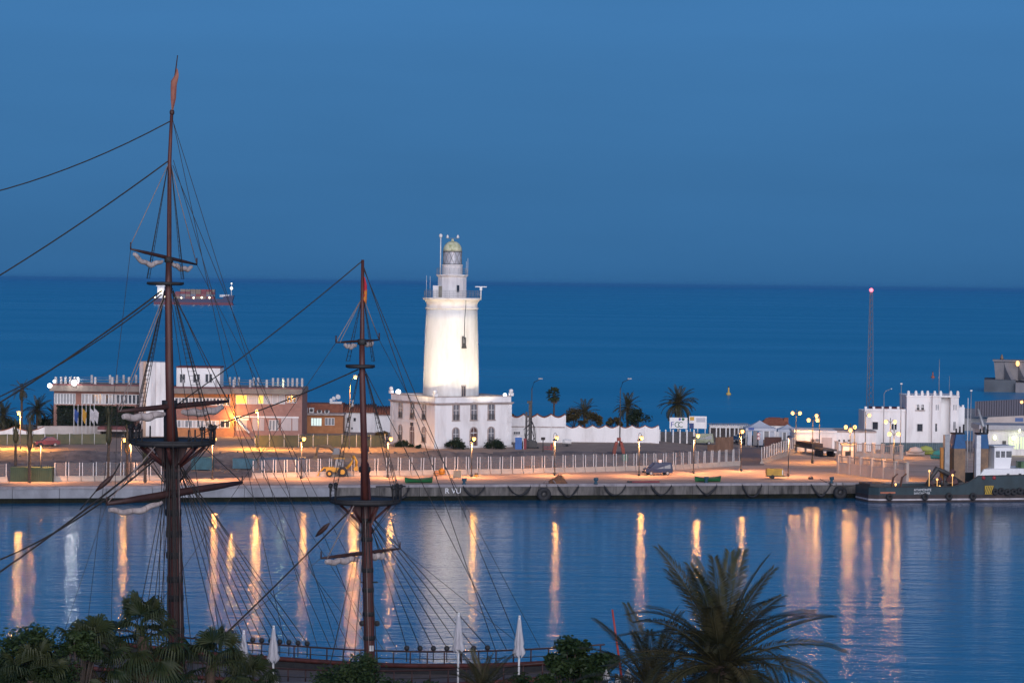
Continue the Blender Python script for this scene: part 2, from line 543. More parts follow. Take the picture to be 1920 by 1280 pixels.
# loose stones on the bank
mb = MB()
for i in range(900):
    x = rng.uniform(-75, 32); e = interp(TE, x); y = e - rng.uniform(0.5, 30)
    if y < FY(x) + 3.5: continue
    r = rng.uniform(0.08, 0.42) * rng.uniform(0.6, 1)
    c = Vector((x, y, terr(x, y)))
    vs = [c + Vector((rng.uniform(-1, 1), rng.uniform(-1, 1), s * rng.uniform(0.4, 0.8))) * r for s in (-1, -1, -1, 1, 1, 1)]
    mb.add(vs, [(0, 1, 4, 3), (1, 2, 5, 4), (2, 0, 3, 5), (3, 4, 5), (0, 2, 1)])
o = mb.build('loose_rubble', mat('rubble_stone', (0.2, 0.18, 0.17), 0.95, (0.1, 0.09, 0.09), 0.9)); tag(o, 'loose grey rubble strewn over the dug bank', 'rubble', kind='stuff')
# tarmac of the access road in the gap of the fence
m_tarmac = mat('tarmac', (0.17, 0.15, 0.155), 0.9, (0.12, 0.11, 0.115), 0.8)
rd = [G(1386, 872, QZ), G(1432, 872, QZ), G(1447, 850, QZ), G(1440, 832, QZ), G(1400, 828, QZ), G(1330, 830, QZ), G(1330, 846, QZ), G(1388, 852, QZ)]
sheet('access_road', [(p.x, p.y) for p in rd], QZ + 0.012, m_tarmac)
# seams along the apron (drain lines between slabs)
for i, v in enumerate((3.4, 6.0)):
    mb = MB(); qbox(mb, -130, 48, v, v + 0.18, QZ, QZ + 0.006)
    tag(mb.build('drain_line', mat('drain_dark', (0.16, 0.12, 0.1), 0.9), None), kind='structure')
# painted mark on the wall
def text_obj(name, s, size, m, parent, loc, rot, ext=0.006):
    cu = bpy.data.curves.new(name, 'FONT')
    cu.body = s; cu.size = size; cu.extrude = ext
    cu.materials.append(m)
    tmp = bpy.data.objects.new(name, cu)
    COL.objects.link(tmp)
    dg = bpy.context.evaluated_depsgraph_get()
    me = bpy.data.meshes.new_from_object(tmp.evaluated_get(dg))
    bpy.data.objects.remove(tmp)
    me.materials.clear(); me.materials.append(m)
    o = bpy.data.objects.new(name, me); COL.objects.link(o)
    o.parent = parent; o.location = loc; o.rotation_euler = rot
    return o
m_wtext = mat('white_lettering', (0.75, 0.75, 0.75), 0.7)
p = A(837, 923, 382.0)
uu = (Vector((p.x, p.y, 0)) - Vector((0, 385.2, 0))).dot(QU)
text_obj('painted_letters', 'R VU', 1.05, m_wtext, quay, qp(uu, -0.06, 1.02), (R(90), 0, QA), 0.01)

# ================================================================ near promenade (below the frame, carries the trees)
prom = MB(); prom.box(-120, 120, 20, 173.5, -2, 5.0)
tag(prom.build('near_promenade', mat('paving', (0.2, 0.18, 0.17), 0.9, (0.14, 0.13, 0.12), 0.5)), kind='structure')
# ================================================================ lighthouse
def arch_pts(w, h, n=10):
    """outline of a round-headed opening, base at z=0, centred on x"""
    r = w / 2
    return [(-r, 0), (r, 0)] + [(r * math.cos(math.pi * i / n), h - r + r * math.sin(math.pi * i / n)) for i in range(n + 1)]
def place(o, pos, nrm_angle):
    o.location = pos; o.rotation_euler = (0, 0, nrm_angle); return o
def arched_window(parent, pos, ang, w, h, panem, framem, door=False):
    """window part: surround proud of the wall, pane set back inside it, glazing bars"""
    out = arch_pts(w + 0.36, h + 0.2); inn = arch_pts(w, h)
    mb = MB(); n = len(out)
    vs = [(p[0], -0.12, p[1] - 0.02) for p in out] + [(p[0], -0.12, p[1]) for p in inn] + [(p[0], 0.02, p[1] - 0.02) for p in out] + [(p[0], 0.02, p[1]) for p in inn]
    fs = []
    for i in range(n):
        j = (i + 1) % n
        fs += [(i, j, n + j, n + i), (i, 2 * n + i, 2 * n + j, j), (n + i, n + j, 3 * n + j, 3 * n + i)]
    mb.add(vs, fs)
    f = place(mb.build('window' if not door else 'door', framem, parent), pos, ang)
    mb = MB(); mb.prism(inn, 'y', -0.02, 0.01)
    mb.build('pane' if not door else 'door_leaf', panem, f)
    mb = MB()
    if not door:
        mb.box(-0.04, 0.04, -0.07, -0.02, 0, h - 0.02)
        for z in (h * 0.3, h * 0.58):
            mb.box(-w / 2, w / 2, -0.065, -0.02, z - 0.035, z + 0.035)
    else:
        mb.box(-0.03, 0.03, -0.06, -0.02, 0, h - 0.02); mb.box(-w / 2, w / 2, -0.055, -0.02, h * 0.7, h * 0.74)
    mb.build('glazing_bar', m_wpost, f)
    if not door:
        mb = MB(); mb.box(-w / 2 - 0.25, w / 2 + 0.25, -0.2, 0.02, -0.16, -0.02); mb.build('sill', m_trim, f)
        mb = MB()
        for i in range(7):
            x = -w / 2 + w * i / 6
            mb.box(x - 0.02, x + 0.02, -0.17, -0.14, 0, h * 0.3)
        mb.box(-w / 2 - 0.05, w / 2 + 0.05, -0.175, -0.135, h * 0.3, h * 0.3 + 0.06)
        mb.build('balustrade', m_metal, f)
    return f

LA = R(32); LW = 14.4
lc = G(815, 841, 3.3)
lh = thing('lighthouse', 'floodlit white round lighthouse tower rising from a two storey white base building', 'lighthouse', lc, LA)
BH = 8.25           # height of the base building
mb = MB(); mb.box(0, LW, 0, LW, -0.5, BH - 0.9); mb.build('base_wall', m_white, lh)
mb = MB(); mb.box(-0.25, LW + 0.25, -0.25, LW + 0.25, -0.6, 0.35); mb.build('plinth', m_stain, lh)
mb = MB()
for d, z0, z1 in ((0.18, BH - 1.25, BH - 1.08), (0.34, BH - 1.08, BH - 0.9)):
    mb.box(-d, LW + d, -d, LW + d, z0, z1)
mb.build('cornice', m_trim, lh)
par = MB()
for a in ((0.0, LW, 0.0, 0.35), (0.0, LW, LW - 0.35, LW), (0.0, 0.35, 0.352, LW - 0.352), (LW - 0.35, LW, 0.352, LW - 0.352)):
    par.box(a[0], a[1], a[2], a[3], BH - 0.9, BH)
par.build('parapet', m_white, lh)
mb = MB()
for a in ((-0.06, LW + 0.06, -0.06, 0.41), (-0.06, LW + 0.06, LW - 0.41, LW + 0.06), (-0.06, 0.41, 0.412, LW - 0.412), (LW - 0.41, LW + 0.06, 0.412, LW - 0.412)):
    mb.box(a[0], a[1], a[2], a[3], BH, BH + 0.12)
mb.build('parapet_cap', m_trim, lh)
mb = MB(); mb.box(-0.05, LW + 0.05, -0.05, LW + 0.05, 3.85, 4.02); mb.build('string_course', m_white, lh)
for (cx, cy) in ((0, 0), (LW, 0), (0, LW)):
    mb = MB()
    for i in range(9):
        s_ = 0.75 if i % 2 else 0.5
        mb.box(cx - 0.09 if cx == 0 else cx - s_, cx + s_ if cx == 0 else cx + 0.09, cy - 0.09 if cy == 0 else cy - s_, cy + s_ if cy == 0 else cy + 0.09, 0.36 + i * 0.74, 0.36 + i * 0.74 + 0.7)
    mb.build('quoin', m_white, lh)
    mb = MB(); mb.box(cx - 0.3, cx + 0.3, cy - 0.3, cy + 0.3, BH + 0.1, BH + 0.6); mb.ball((cx, cy, BH + 0.9), 0.34, 10, 6)
    mb.build('corner_finial', m_white, lh)
m_pane_f = glassmat('curtained_pane', (0.16, 0.165, 0.18), 0.25)
m_shut = mat('brown_shutter', (0.1, 0.05, 0.04), 0.7)
for fx in (0.27, 0.505, 0.735):
    arched_window(lh, (LW * fx, -0.01, 4.55), 0, 1.05, 2.7, m_pane_f, m_trim)
for fx in (0.27, 0.735):
    arched_window(lh, (LW * fx, -0.01, 0.95), 0, 1.05, 2.3, m_pane_f, m_trim)
arched_window(lh, (LW * 0.505, -0.01, 0.36), 0, 1.15, 2.9, m_shut, m_trim, True)
for fx in (0.235, 0.5, 0.765):
    arched_window(lh, (-0.01, LW * fx, 4.55), R(-90), 1.05, 2.7, m_pane_f, m_trim)
    if fx == 0.5: arched_window(lh, (-0.01, LW * fx, 0.36), R(-90), 1.15, 2.9, m_shut, m_trim, True)
    else: arched_window(lh, (-0.01, LW * fx, 0.95), R(-90), 1.05, 2.3, m_pane_f, m_trim)
mb = MB(); mb.box(-0.3, -0.02, LW * 0.5 - 0.3, LW * 0.5 + 0.3, 3.4, 3.9); mb.build('wall_lantern', m_metal, lh)
# tower
C = (LW / 2, LW / 2)
def zt(py): return 30 - (py - 530.2) / 11.36 - lc.z
T0 = BH - 0.9
tz = lambda py: zt(py)
mb = MB(); mb.box(0.36, LW - 0.36, 0.36, LW - 0.36, T0 - 0.1, T0 + 0.06); mb.build('flat_roof', m_concrete, lh)
mb = MB(); mb.lathe([(4.62, T0), (4.6, tz(735)), (4.52, tz(690)), (4.4, tz(640)), (4.28, tz(600)), (4.22, tz(579))], 64, (C[0], C[1], 0)); tower = mb.build('tower', m_tower, lh)
mb = MB(); mb.lathe([(4.22, tz(579)), (4.36, tz(579)), (4.36, tz(576.5)), (4.2, tz(576)), (4.16, tz(570)), (4.2, tz(568)), (4.42, tz(564.5)), (4.55, tz(562.5)), (4.8, tz(561.5)), (4.84, tz(558.5)), (4.75, tz(558)), (0.1, tz(557.8))], 64, (C[0], C[1], 0))
mb.build('gallery_cornice', mat('cornice_paint', (0.8, 0.76, 0.7), 0.7, (0.6, 0.5, 0.4), 0.8, contrast=(0.5, 0.8)), lh)
gz = tz(557.8)
def railing(name, parent, c, r, z, h, n, mt, nr=3, wire=0.025):
    mb = MB()
    for k in range(n):
        a = 2 * math.pi * k / n
        p = (c[0] + r * math.cos(a), c[1] + r * math.sin(a))
        mb.tube([(p[0], p[1], z), (p[0], p[1], z + h)], wire, 4)
    for j in range(nr):
        zz = z + h * (j + 1) / nr
        mb.tube([(c[0] + r * math.cos(2 * math.pi * k / n), c[1] + r * math.sin(2 * math.pi * k / n), zz) for k in range(n + 1)], wire, 4, False)
    return mb.build(name, mt, parent)
railing('gallery_railing', lh, C, 4.55, gz, 1.15, 40, m_grey, 4)
# second stage (polygonal)
mb = MB(); mb.lathe([(2.42, gz), (2.4, tz(520)), (2.45, tz(519.5)), (2.68, tz(517)), (2.72, tz(515)), (0.1, tz(514.8))], 12, (C[0], C[1], 0), False, ph=R(15)); mb.build('watch_room', m_stain, lh)
p2 = tz(514.8)
fx_, fy_ = math.sin(LA), math.cos(LA)  # helper: world -y direction in local axes is (-sin, -cos)
def wl(dx, dy):   # world offset (right, away) -> local offset
    return (dx * math.cos(LA) + dy * math.sin(LA), -dx * math.sin(LA) + dy * math.cos(LA))
def at_c(dx, dy):
    q = wl(dx, dy); return (C[0] + q[0], C[1] + q[1])
q = at_c(-2.35, -1.0)
mb = MB(); mb.box(-0.75, 0.55, -0.7, 0.7, 0, 1.95); place(mb.build('stair_porch', m_stain, lh), (q[0], q[1], gz), -LA)
q = at_c(-1.85, -1.74)
mb = MB(); mb.box(-0.32, 0.32, -0.05, 0.05, 0, 1.85); place(mb.build('gallery_door', mat('weathered_door', (0.18, 0.17, 0.13), 0.8), lh), (q[0], q[1], gz + 0.05), -LA)
q = at_c(1.02, -2.3)
mb = MB(); mb.box(-0.2, 0.2, -0.06, 0.06, 0, 1.1)
place(mb.build('watch_window', m_glass, lh), (q[0], q[1], gz + 0.95), -LA + R(24))
railing('upper_railing', lh, C, 2.55, p2, 1.0, 22, m_grey, 3, 0.02)
mb = MB(); mb.lathe([(1.68, p2), (1.66, tz(499)), (1.74, tz(498)), (1.74, tz(496.3)), (1.5, tz(496))], 20, (C[0], C[1], 0), False); mb.build('lantern_base', m_stain, lh)
mb = MB(); mb.lathe([(1.5, tz(496)), (1.5, tz(472))], 20, (C[0], C[1], 0), False); mb.build('lantern_glass', mat('lantern_glass', (0.36, 0.37, 0.4), 0.2, (0.5, 0.5, 0.53), 1.5, spec=0.8), lh)
mb = MB()
z0, z1 = tz(496), tz(472)
for k in range(10):
    for sgn in (-1, 1):
        a0 = 2 * math.pi * k / 10
        mb.tube([(C[0] + 1.53 * math.cos(a0 + sgn * 0.628 * t), C[1] + 1.53 * math.sin(a0 + sgn * 0.628 * t), z0 + (z1 - z0) * t) for t in (0, 0.25, 0.5, 0.75, 1)], 0.035, 4)
mb.lathe([(1.52, z0 - 0.02), (1.6, z0), (1.6, z0 + 0.1), (1.52, z0 + 0.12)], 20, (C[0], C[1], 0)); mb.lathe([(1.52, z1 - 0.1), (1.62, z1 - 0.08), (1.62, z1 + 0.05), (1.52, z1 + 0.08)], 20, (C[0], C[1], 0))
mb.build('astragal_frame', mat('astragal', (0.2, 0.2, 0.2), 0.5, (0.12, 0.11, 0.1), 3), lh)
rr = 1.55; hh = tz(453) - z1
mb = MB(); mb.lathe([(rr * math.cos(t), z1 + 0.05 + hh * math.sin(t) ** 0.9) for t in [i * math.pi / 2 / 9 for i in range(9)]] + [(0.22, z1 + hh + 0.02), (0.2, z1 + hh + 0.35), (0.02, z1 + hh + 0.4)], 24, (C[0], C[1], 0))
mb.build('dome', mat('weathered_dome', (0.62, 0.62, 0.42), 0.5, (0.3, 0.32, 0.15), 1.6, (1, 1, 0.5), contrast=(0.45, 0.7)), lh)
mb = MB()
q0, q1 = at_c(-0.85, 0), at_c(0.85, 0)
zb = tz(447.5)
mb.tube([(q0[0], q0[1], zb), (q1[0], q1[1], zb)], 0.035, 5); mb.tube([(C[0], C[1], tz(453)), (C[0], C[1], zb)], 0.05, 5)
mb.build('antenna_bar', m_grey, lh)
for qq in (q0, q1):
    mb = MB(); mb.lathe([(0.05, 0), (0.24, 0.08), (0.2, 0.4), (0.03, 0.62)], 10, (qq[0], qq[1], zb)); mb.build('beacon_cone', m_wpost, lh)
q = at_c(-1.95, -0.3)
mb = MB(); mb.tube([(q[0], q[1], p2), (q[0], q[1], tz(446))], 0.09, 6); mb.build('aerial_mast', m_wpost, lh)
mb = MB(); mb.ball((q[0], q[1], tz(443)), 0.3, 10, 6, 1.2); mb.build('aerial_radome', m_wpost, lh)
for dx, t_ in ((2.3, 490), (2.55, 484)):
    q = at_c(dx, -0.4); mb = MB(); mb.tube([(q[0], q[1], p2), (q[0], q[1], tz(t_))], 0.035, 4); mb.build('whip_aerial', m_wpost, lh)
for dx, t_ in ((-4.2, 517), (-3.6, 518)):
    q = at_c(dx, -0.4); mb = MB(); mb.tube([(q[0], q[1], gz), (q[0], q[1], tz(t_))], 0.03, 4); mb.build('whip_aerial', m_wpost, lh)
q = at_c(4.75, -0.8)
mb = MB(); mb.tube([(q[0], q[1], gz - 0.1), (q[0], q[1], tz(538))], 0.1, 6); mb.build('radar_post', m_wpost, lh)
mb = MB(); mb.box(-0.95, 0.95, -0.12, 0.12, 0, 0.16); mb.box(-0.2, 0.2, -0.15, 0.15, -0.5, 0)
place(mb.build('radar_scanner', m_wpost, lh), (q[0], q[1], tz(538)), -LA)
# cable with hung gear, tower window
def on_tower(px, py, off):
    z = tz(py); r = 4.2 + (4.6 - 4.2) * min(1, max(0, (py - 579) / 160)) + off
    dx = (px - 846.5 + (640 - py) * -0.0) / 11.36
    dy = -math.sqrt(max(0, r * r - dx * dx)); q = at_c(dx, dy)
    return (q[0], q[1], z), math.atan2(dx, -dy)
cable = [on_tower(873.5, 562, 0.62)[0], on_tower(873, 575, 0.25)[0], on_tower(871.5, 600, 0.16)[0], on_tower(871, 634, 0.14)[0]]
mb = MB(); mb.tube(cable, 0.045, 5); mb.build('hung_cable', m_metal, lh)
pt, an = on_tower(871, 650, 0.2)
mb = MB(); mb.box(-0.34, -0.16, -0.1, 0.1, 0, 1.9); mb.box(0.1, 0.28, -0.1, 0.1, 0, 1.7); mb.add([(-0.42, -0.14, -0.1), (0.42, -0.14, -0.1), (0.42, 0.14, -0.1), (-0.42, 0.14, -0.1), (-0.22, -0.12, 0.75), (0.22, -0.12, 0.75), (0.22, 0.12, 0.75), (-0.22, 0.12, 0.75)], [(0, 3, 2, 1), (4, 5, 6, 7), (0, 1, 5, 4), (1, 2, 6, 5), (2, 3, 7, 6), (3, 0, 4, 7)])
place(mb.build('hanging_gear', m_metal, lh), pt, -LA + an)
pt, an = on_tower(871, 741, 0.02)
mb = MB(); mb.box(-0.42, 0.42, -0.06, 0.1, 0, 1.95); w_ = place(mb.build('tower_window', m_trim, lh), pt, -LA + an)
for x in (-0.28, 0.06):
    mb = MB(); mb.box(x, x + 0.2, -0.1, -0.06, 0.05, 1.75); mb.build('pane', m_glass, w_)
# roof floodlights
for (x, y, col_, pw, tgt, sz_) in ((0.8, LW - 1.6, (1.0, 0.86, 0.6), 700, 13, 84), (LW - 1.6, 0.8, (1.0, 0.86, 0.6), 700, 13, 84), (0.75, 0.75, (1.0, 0.86, 0.6), 620, 14, 84), (LW - 0.9, LW - 0.9, (1, 0.95, 0.82), 1200, 11, 80)):
    mb = MB(); mb.box(-0.22, 0.22, -0.12, 0.12, 0.25, 0.6); mb.tube([(0, 0, 0), (0, 0, 0.3)], 0.05, 5)
    fl = place(mb.build('floodlight', m_grey, lh), (x, y, T0 + 0.06), math.atan2(C[1] - y, C[0] - x) + R(90))
    mb = MB(); mb.box(-0.19, 0.19, -0.15, -0.122, 0.28, 0.57); mb.build('flood_lens', m_globew, fl)
    v = Vector((C[0] - x, C[1] - y, 0)).normalized() * 0.4
    spot_light(lh, (x + v.x, y + v.y, T0 + 0.55), (C[0], C[1], T0 + tgt), col_, pw, sz_, 1.0, 0.35)
mb = MB(); mb.ball((0.9, LW - 0.8, BH + 0.35), 0.42, 12, 8); mb.build('globe_light', m_globew, lh)
mb = MB(); mb.ball((LW - 0.9, 0.5, BH + 0.25), 0.3, 12, 8); mb.build('globe_light', m_globew, lh)

# flood lamps on short masts, added either side to even out the tower light
def added_flood_mast(label, px, py, h, pw, aim):
    p = G(px, py, 3.3)
    t = thing('added_flood_mast', label, 'floodlight', p)
    mb = MB(); mb.tube([(0, 0, -0.2), (0, 0, h)], [0.1, 0.07], 7); mb.build('pole', m_metal, t)
    tw = Vector((lc.x, lc.y, 0)) + Vector((C[0] * math.cos(LA) - C[1] * math.sin(LA), C[0] * math.sin(LA) + C[1] * math.cos(LA), aim))
    d = tw - Vector((p.x, p.y, 3.3 + h)); a = math.atan2(d.y, d.x)
    mb = MB(); mb.box(-0.3, 0.3, -0.16, 0.16, -0.22, 0.22); b = mb.build('lamp_box', m_metal, t); b.location = (0, 0, h); b.rotation_euler = (0, 0, a - R(90))
    mb = MB(); mb.box(-0.26, 0.26, 0.162, 0.19, -0.18, 0.18); mb.build('lens', m_globew, b)
    v = d.normalized() * 0.45
    spot_light(t, (v.x, v.y, h + v.z), (d.x, d.y, h + d.z), (1.0, 0.84, 0.56), pw, 40, 0.8, 0.3)
added_flood_mast('low floodlight mast added left of the lighthouse to light the tower', 690, 846, 2.2, 15000, 22)
added_flood_mast('low floodlight mast added right of the lighthouse to light the tower', 1018, 848, 2.2, 19000, 22)
# ================================================================ left: restaurant and its neighbours
def win_strip(parent, st, x0, x1, y0, y1, n, yoff, glass, name='window'):
    """a run of windows: each one a part with frame, its pane a sub-part"""
    X0, X1 = st.X(x0), st.X(x1); Z0, Z1 = st.Z(y1, (x0 + x1) / 2), st.Z(y0, (x0 + x1) / 2)
    w = (X1 - X0) / n
    for i in range(n):
        a, b = X0 + i * w, X0 + (i + 1) * w
        mb = MB(); t = min(0.09, w * 0.14)
        mb.box(a, a + t, yoff - 0.12, yoff + 0.02, Z0, Z1); mb.box(b - t, b, yoff - 0.12, yoff + 0.02, Z0, Z1)
        mb.box(a + t, b - t, yoff - 0.12, yoff + 0.02, Z0, Z0 + t); mb.box(a + t, b - t, yoff - 0.12, yoff + 0.02, Z1 - t, Z1)
        f = mb.build(name, m_wpost, parent)
        mb = MB(); mb.box(a + t, b - t, yoff - 0.05, yoff + 0.01, Z0 + t, Z1 - t)
        mb.build('pane', glass if not isinstance(glass, (list, tuple)) else glass[i % len(glass)], f)

st = Site(440, 818, 3.3)
rs = thing('restaurant_building', 'long two storey brick restaurant with white roof posts and striped stair tower', 'building', st.loc)
X, Z = st.X, st.Z
def rbox(name, x0, x1, y0, y1, d0, d1, m, par=rs):
    xm = (x0 + x1) / 2
    mb = MB(); mb.box(X(x0), X(x1), d0, d1, Z(y1, xm), Z(y0, xm)); return mb.build(name, m, par)
m_pinkbrick = mat('pink_brick', (0.36, 0.2, 0.16), 0.85, (0.29, 0.15, 0.12), 1.2, bump=0.01)
m_panel = mat('pale_pink_panel', (0.5, 0.44, 0.43), 0.8, (0.42, 0.36, 0.35), 0.8, (1, 1, 0.3))
# left wing
rbox('wall', 100, 263, 733, 818, 0.0, 12, m_pinkbrick)
rbox('brick_pillar', 142, 151, 733, 818, -0.12, 0.0, m_brick)
win_strip(rs, st, 101, 141, 737, 757, 7, -0.01, m_glass2)
win_strip(rs, st, 152, 216, 738, 757, 10, -0.01, [m_glass2, m_glass2, m_curtain, m_glass])
win_strip(rs, st, 217, 262, 739, 757, 6, -0.01, m_glass)
# middle wing and right wing
rbox('wall', 312, 440, 736, 822, -1.0, 12, m_orange)
rbox('brick_band', 312, 438, 760, 785, -1.06, -1.0, m_brick)
rbox('wall', 440, 566, 738, 822, 0.0, 12, m_pinkbrick)
win_strip(rs, st, 322, 432, 745, 759, 17, -1.01, [m_glass, m_glass, m_glass2])
win_strip(rs, st, 326, 412, 787, 801, 12, -1.01, [m_glass2, m_glass2, m_curtain])
win_strip(rs, st, 414, 432, 787, 801, 2, -1.01, m_glass)
m_yel = emit('lit_yellow_room', (0.95, 0.72, 0.12), 0.55)
for i, (a, b, g) in enumerate(((441, 463, m_yel), (464, 482, m_curtain), (483, 494, m_yel), (495, 508, m_curtain), (509, 521, m_curtain), (522, 534, m_curtain))):
    win_strip(rs, st, a, b, 740, 757, 1, -0.01, g)
win_strip(rs, st, 536, 555, 741, 755, 3, -0.01, m_glass)
rbox('white_band', 441, 560, 780, 783, -0.1, 0.0, m_wpost)
for a, b in ((443, 463), (473, 495), (527, 546), (548, 559)):
    rbox('shutter_panel', a, b, 784, 807, -0.06, 0.0, m_panel)
win_strip(rs, st, 504, 522, 787, 807, 3, -0.01, m_glass2, 'door')
rbox('left_panel', 443, 466, 784, 787, -0.1, 0.0, m_wpost)
mb = MB(); mb.cbox((X(454), -0.9, Z(796, 454)), (3.7, 0.9, 0.28), 0, 0, R(45)); mb.build('stair_rail', m_wpost, rs)
# roofs
def slab(x0, x1, y0, y1, d0, d1):
    rbox('roof_slab', x0, x1, y0, y1, d0, d1, m_roofslab)
slab(94, 263, 722, 733, -1.2, 13)
slab(312, 436, 727, 737, -2.2, 13)
slab(436, 567, 728, 738, -1.3, 13)
rbox('roof_edge', 94, 263, 719.5, 722, -1.25, -0.9, m_darkred)
rbox('roof_edge', 312, 567, 725, 728, -1.25, -0.9, m_darkred)
# roof posts with rails
def post(px, py, dy):
    mb = MB(); w = 0.36
    x = X(px); z0 = Z(722 if px < 263 else 727, px) ; h = 1.45
    mb.box(x - w / 2, x + w / 2, dy, dy + 0.34, z0, z0 + h)
    mb.build('roof_post', mat('post_plaster', (0.5, 0.48, 0.48), 0.85, (0.38, 0.36, 0.36), 1), rs)
for i, px in enumerate((103, 113, 121, 130, 138, 147, 179, 211, 242)): post(px, 0, -1.0 if i > 4 else 0.2)
for px in (155, 190, 203, 216, 240): post(px, 0, 9.5)
for px in (343, 373, 405, 438, 469, 500, 531): post(px, 0, -0.85)
for px in (416, 426, 434, 464, 473, 503, 513, 523, 533, 542, 551, 561): post(px, 0, 8.5 - (px - 500) * 0.05)
for x0, x1 in ((100, 262), (410, 562)):
    for h in (0.55, 1.0):
        z = Z(722 if x0 == 100 else 727, (x0 + x1) / 2) + h
        for d in (-0.85, 9.6):
            mb = MB(); mb.tube([(X(x0), d, z), (X(x1), d, z)], 0.03, 4); mb.build('roof_rail', m_grey, rs)
# stair tower: vertical slabs proud and recessed
for i, (a, b, d, m) in enumerate(((263, 271, -2.0, m_panel), (271, 276, -2.35, mat('warm_panel', (0.52, 0.36, 0.26), 0.8)), (276, 286, -2.1, m_white), (286, 294, -2.4, m_stain), (294, 303, -2.1, m_white), (303, 313, -2.3, m_white))):
    rbox('tower_panel', a, b, 677 + 0.3 * i, 832, d, 3.0, m)
# white roof room
rbox('roof_room_wall', 327, 409, 690, 727, 2.0, 8, m_white)
rbox('roof_room_edge', 326, 410, 687.5, 690, 1.9, 8.1, m_darkred)
for a, b in ((333, 344), (358, 372), (381, 395)):
    win_strip(rs, st, a, b, 701, 718, 2, 1.99, m_glass)
# lamps on this building
for px, py, d, r in ((140, 717, -1.3, 0.5), (95, 722, -1.6, 0.4), (103, 714, -1.2, 0.26)):
    mb = MB(); mb.ball((X(px), d, Z(py, px)), r, 12, 8); mb.build('roof_floodlight', m_globew, rs)
lamp_light(rs, (X(140), -2.2, Z(712, 140)), (1.0, 0.97, 0.9), 320, 0.3)
lamp_light(rs, (X(438), -2.4, Z(780, 438)), SODIUM, 1100, 0.15)
lamp_light(rs, (X(530), -1.8, Z(727, 530) + 1.0), (0.8, 1.0, 0.5), 60, 0.15)

# low orange annex and white house
st2 = Site(604, 812, 3.3)
an = thing('annex_building', 'low orange brick annex with white air conditioners on its roof', 'building', st2.loc)
def sbox(stt, par, name, x0, x1, y0, y1, d0, d1, m):
    xm = (x0 + x1) / 2
    mb = MB(); mb.box(stt.X(x0), stt.X(x1), d0, d1, stt.Z(y1, xm), stt.Z(y0, xm)); return mb.build(name, m, par)
sbox(st2, an, 'wall', 563, 643, 778, 816, 0, 9, m_orange)
sbox(st2, an, 'roof_slab', 561, 645, 774.5, 778, -0.5, 9.3, m_trim)
sbox(st2, an, 'roof_block', 566, 641, 758, 774.5, 3.0, 9.0, m_tile)
win_strip(an, st2, 583, 603, 783, 798, 4, -0.01, emit('lit_office', (0.75, 0.95, 0.85), 0.55), 'window')
win_strip(an, st2, 609, 627, 783, 797, 3, -0.01, m_glass2)
for px in (571, 583, 598, 612):
    o = sbox(st2, an, 'air_conditioner', px - 4.5, px + 4.5, 764.5 + (5 if px > 590 else 0), 774.4, 0.6, 1.6, m_wpost)
    mb = MB(); mb.lathe([(0.3, 0), (0.3, 0.02)], 12, (0, 0, 0)); q = mb.build('fan_grille', m_metal, o)
    q.rotation_euler = (R(90), 0, 0); q.location = (st2.X(px), 0.59, st2.Z(769 + (2 if px > 590 else 0), px))
mb = MB(); mb.tube([(st2.X(628), 4, st2.Z(758, 628)), (st2.X(628), 4, st2.Z(740, 628))], 0.06, 5); mb.build('roof_mast', m_grey, an)
for px, py, r in ((622, 749, 0.35), (630, 746, 0.45), (617, 752, 0.3)):
    mb = MB(); mb.lathe([(0.05, 0), (r * 0.7, 0.08), (r, 0.2)], 12); q = mb.build('satellite_dish', m_wpost, an); q.location = (st2.X(px), 4, st2.Z(py, px)); q.rotation_euler = (R(70), 0, R(20))
mb = MB(); mb.box(st2.X(615), st2.X(638), 3.4, 4.4, st2.Z(758, 626), st2.Z(754, 626)); mb.build('dish_plinth', m_wpost, an)
for px in (561.5, 563.5): 
    mb = MB(); mb.tube([(st2.X(px), -0.15, st2.Z(770, px)), (st2.X(px), -0.15, st2.Z(808, px))], 0.07, 5); mb.build('drain_pipe', m_wpost, an)

st3 = Site(688, 811, 3.3)
wh = thing('terracotta_roof_house', 'white rendered house with terracotta roof beside the lighthouse base', 'house', (st3.loc.x, st3.loc.y + 1.5, st3.loc.z))
sbox(st3, wh, 'wall', 645, 702, 772, 816, 0, 9, m_white)
sbox(st3, wh, 'wall', 702, 732, 777, 816, 1.0, 9, m_white)
def tiled_roof(stt, par, x0, x1, y0, y1, d0, d1):
    n = int((stt.X(x1) - stt.X(x0)) / 0.42); w = (stt.X(x1) - stt.X(x0)) / n
    z0, z1 = stt.Z(y1, (x0 + x1) / 2), stt.Z(y0, (x0 + x1) / 2)
    r = MB(); r.add([(stt.X(x0), d0, z0), (stt.X(x1), d0, z0), (stt.X(x1), d1, z1), (stt.X(x0), d1, z1), (stt.X(x0), d0, z0 - 0.15), (stt.X(x1), d0, z0 - 0.15), (stt.X(x1), d1, z0 - 0.15), (stt.X(x0), d1, z0 - 0.15)],
                    [(0, 1, 2, 3), (0, 4, 5, 1), (1, 5, 6, 2), (0, 3, 7, 4), (2, 6, 7, 3)])
    ro = r.build('roof', m_tile, par)
    mb = MB()
    for i in range(n):
        x = stt.X(x0) + (i + 0.5) * w
        mb.tube([(x, d0 - 0.1, z0 + 0.04), (x, d1, z1 + 0.04)], w * 0.36, 6)
    o = mb.build('tile_row', m_tile, ro); o['kind'] = 'stuff'
tiled_roof(st3, wh, 642, 703, 761, 772, -0.4, 5); tiled_roof(st3, wh, 703, 733, 765, 777, 0.6, 5)
sbox(st3, wh, 'chimney', 656, 660, 752, 765, 3, 3.6, m_white)
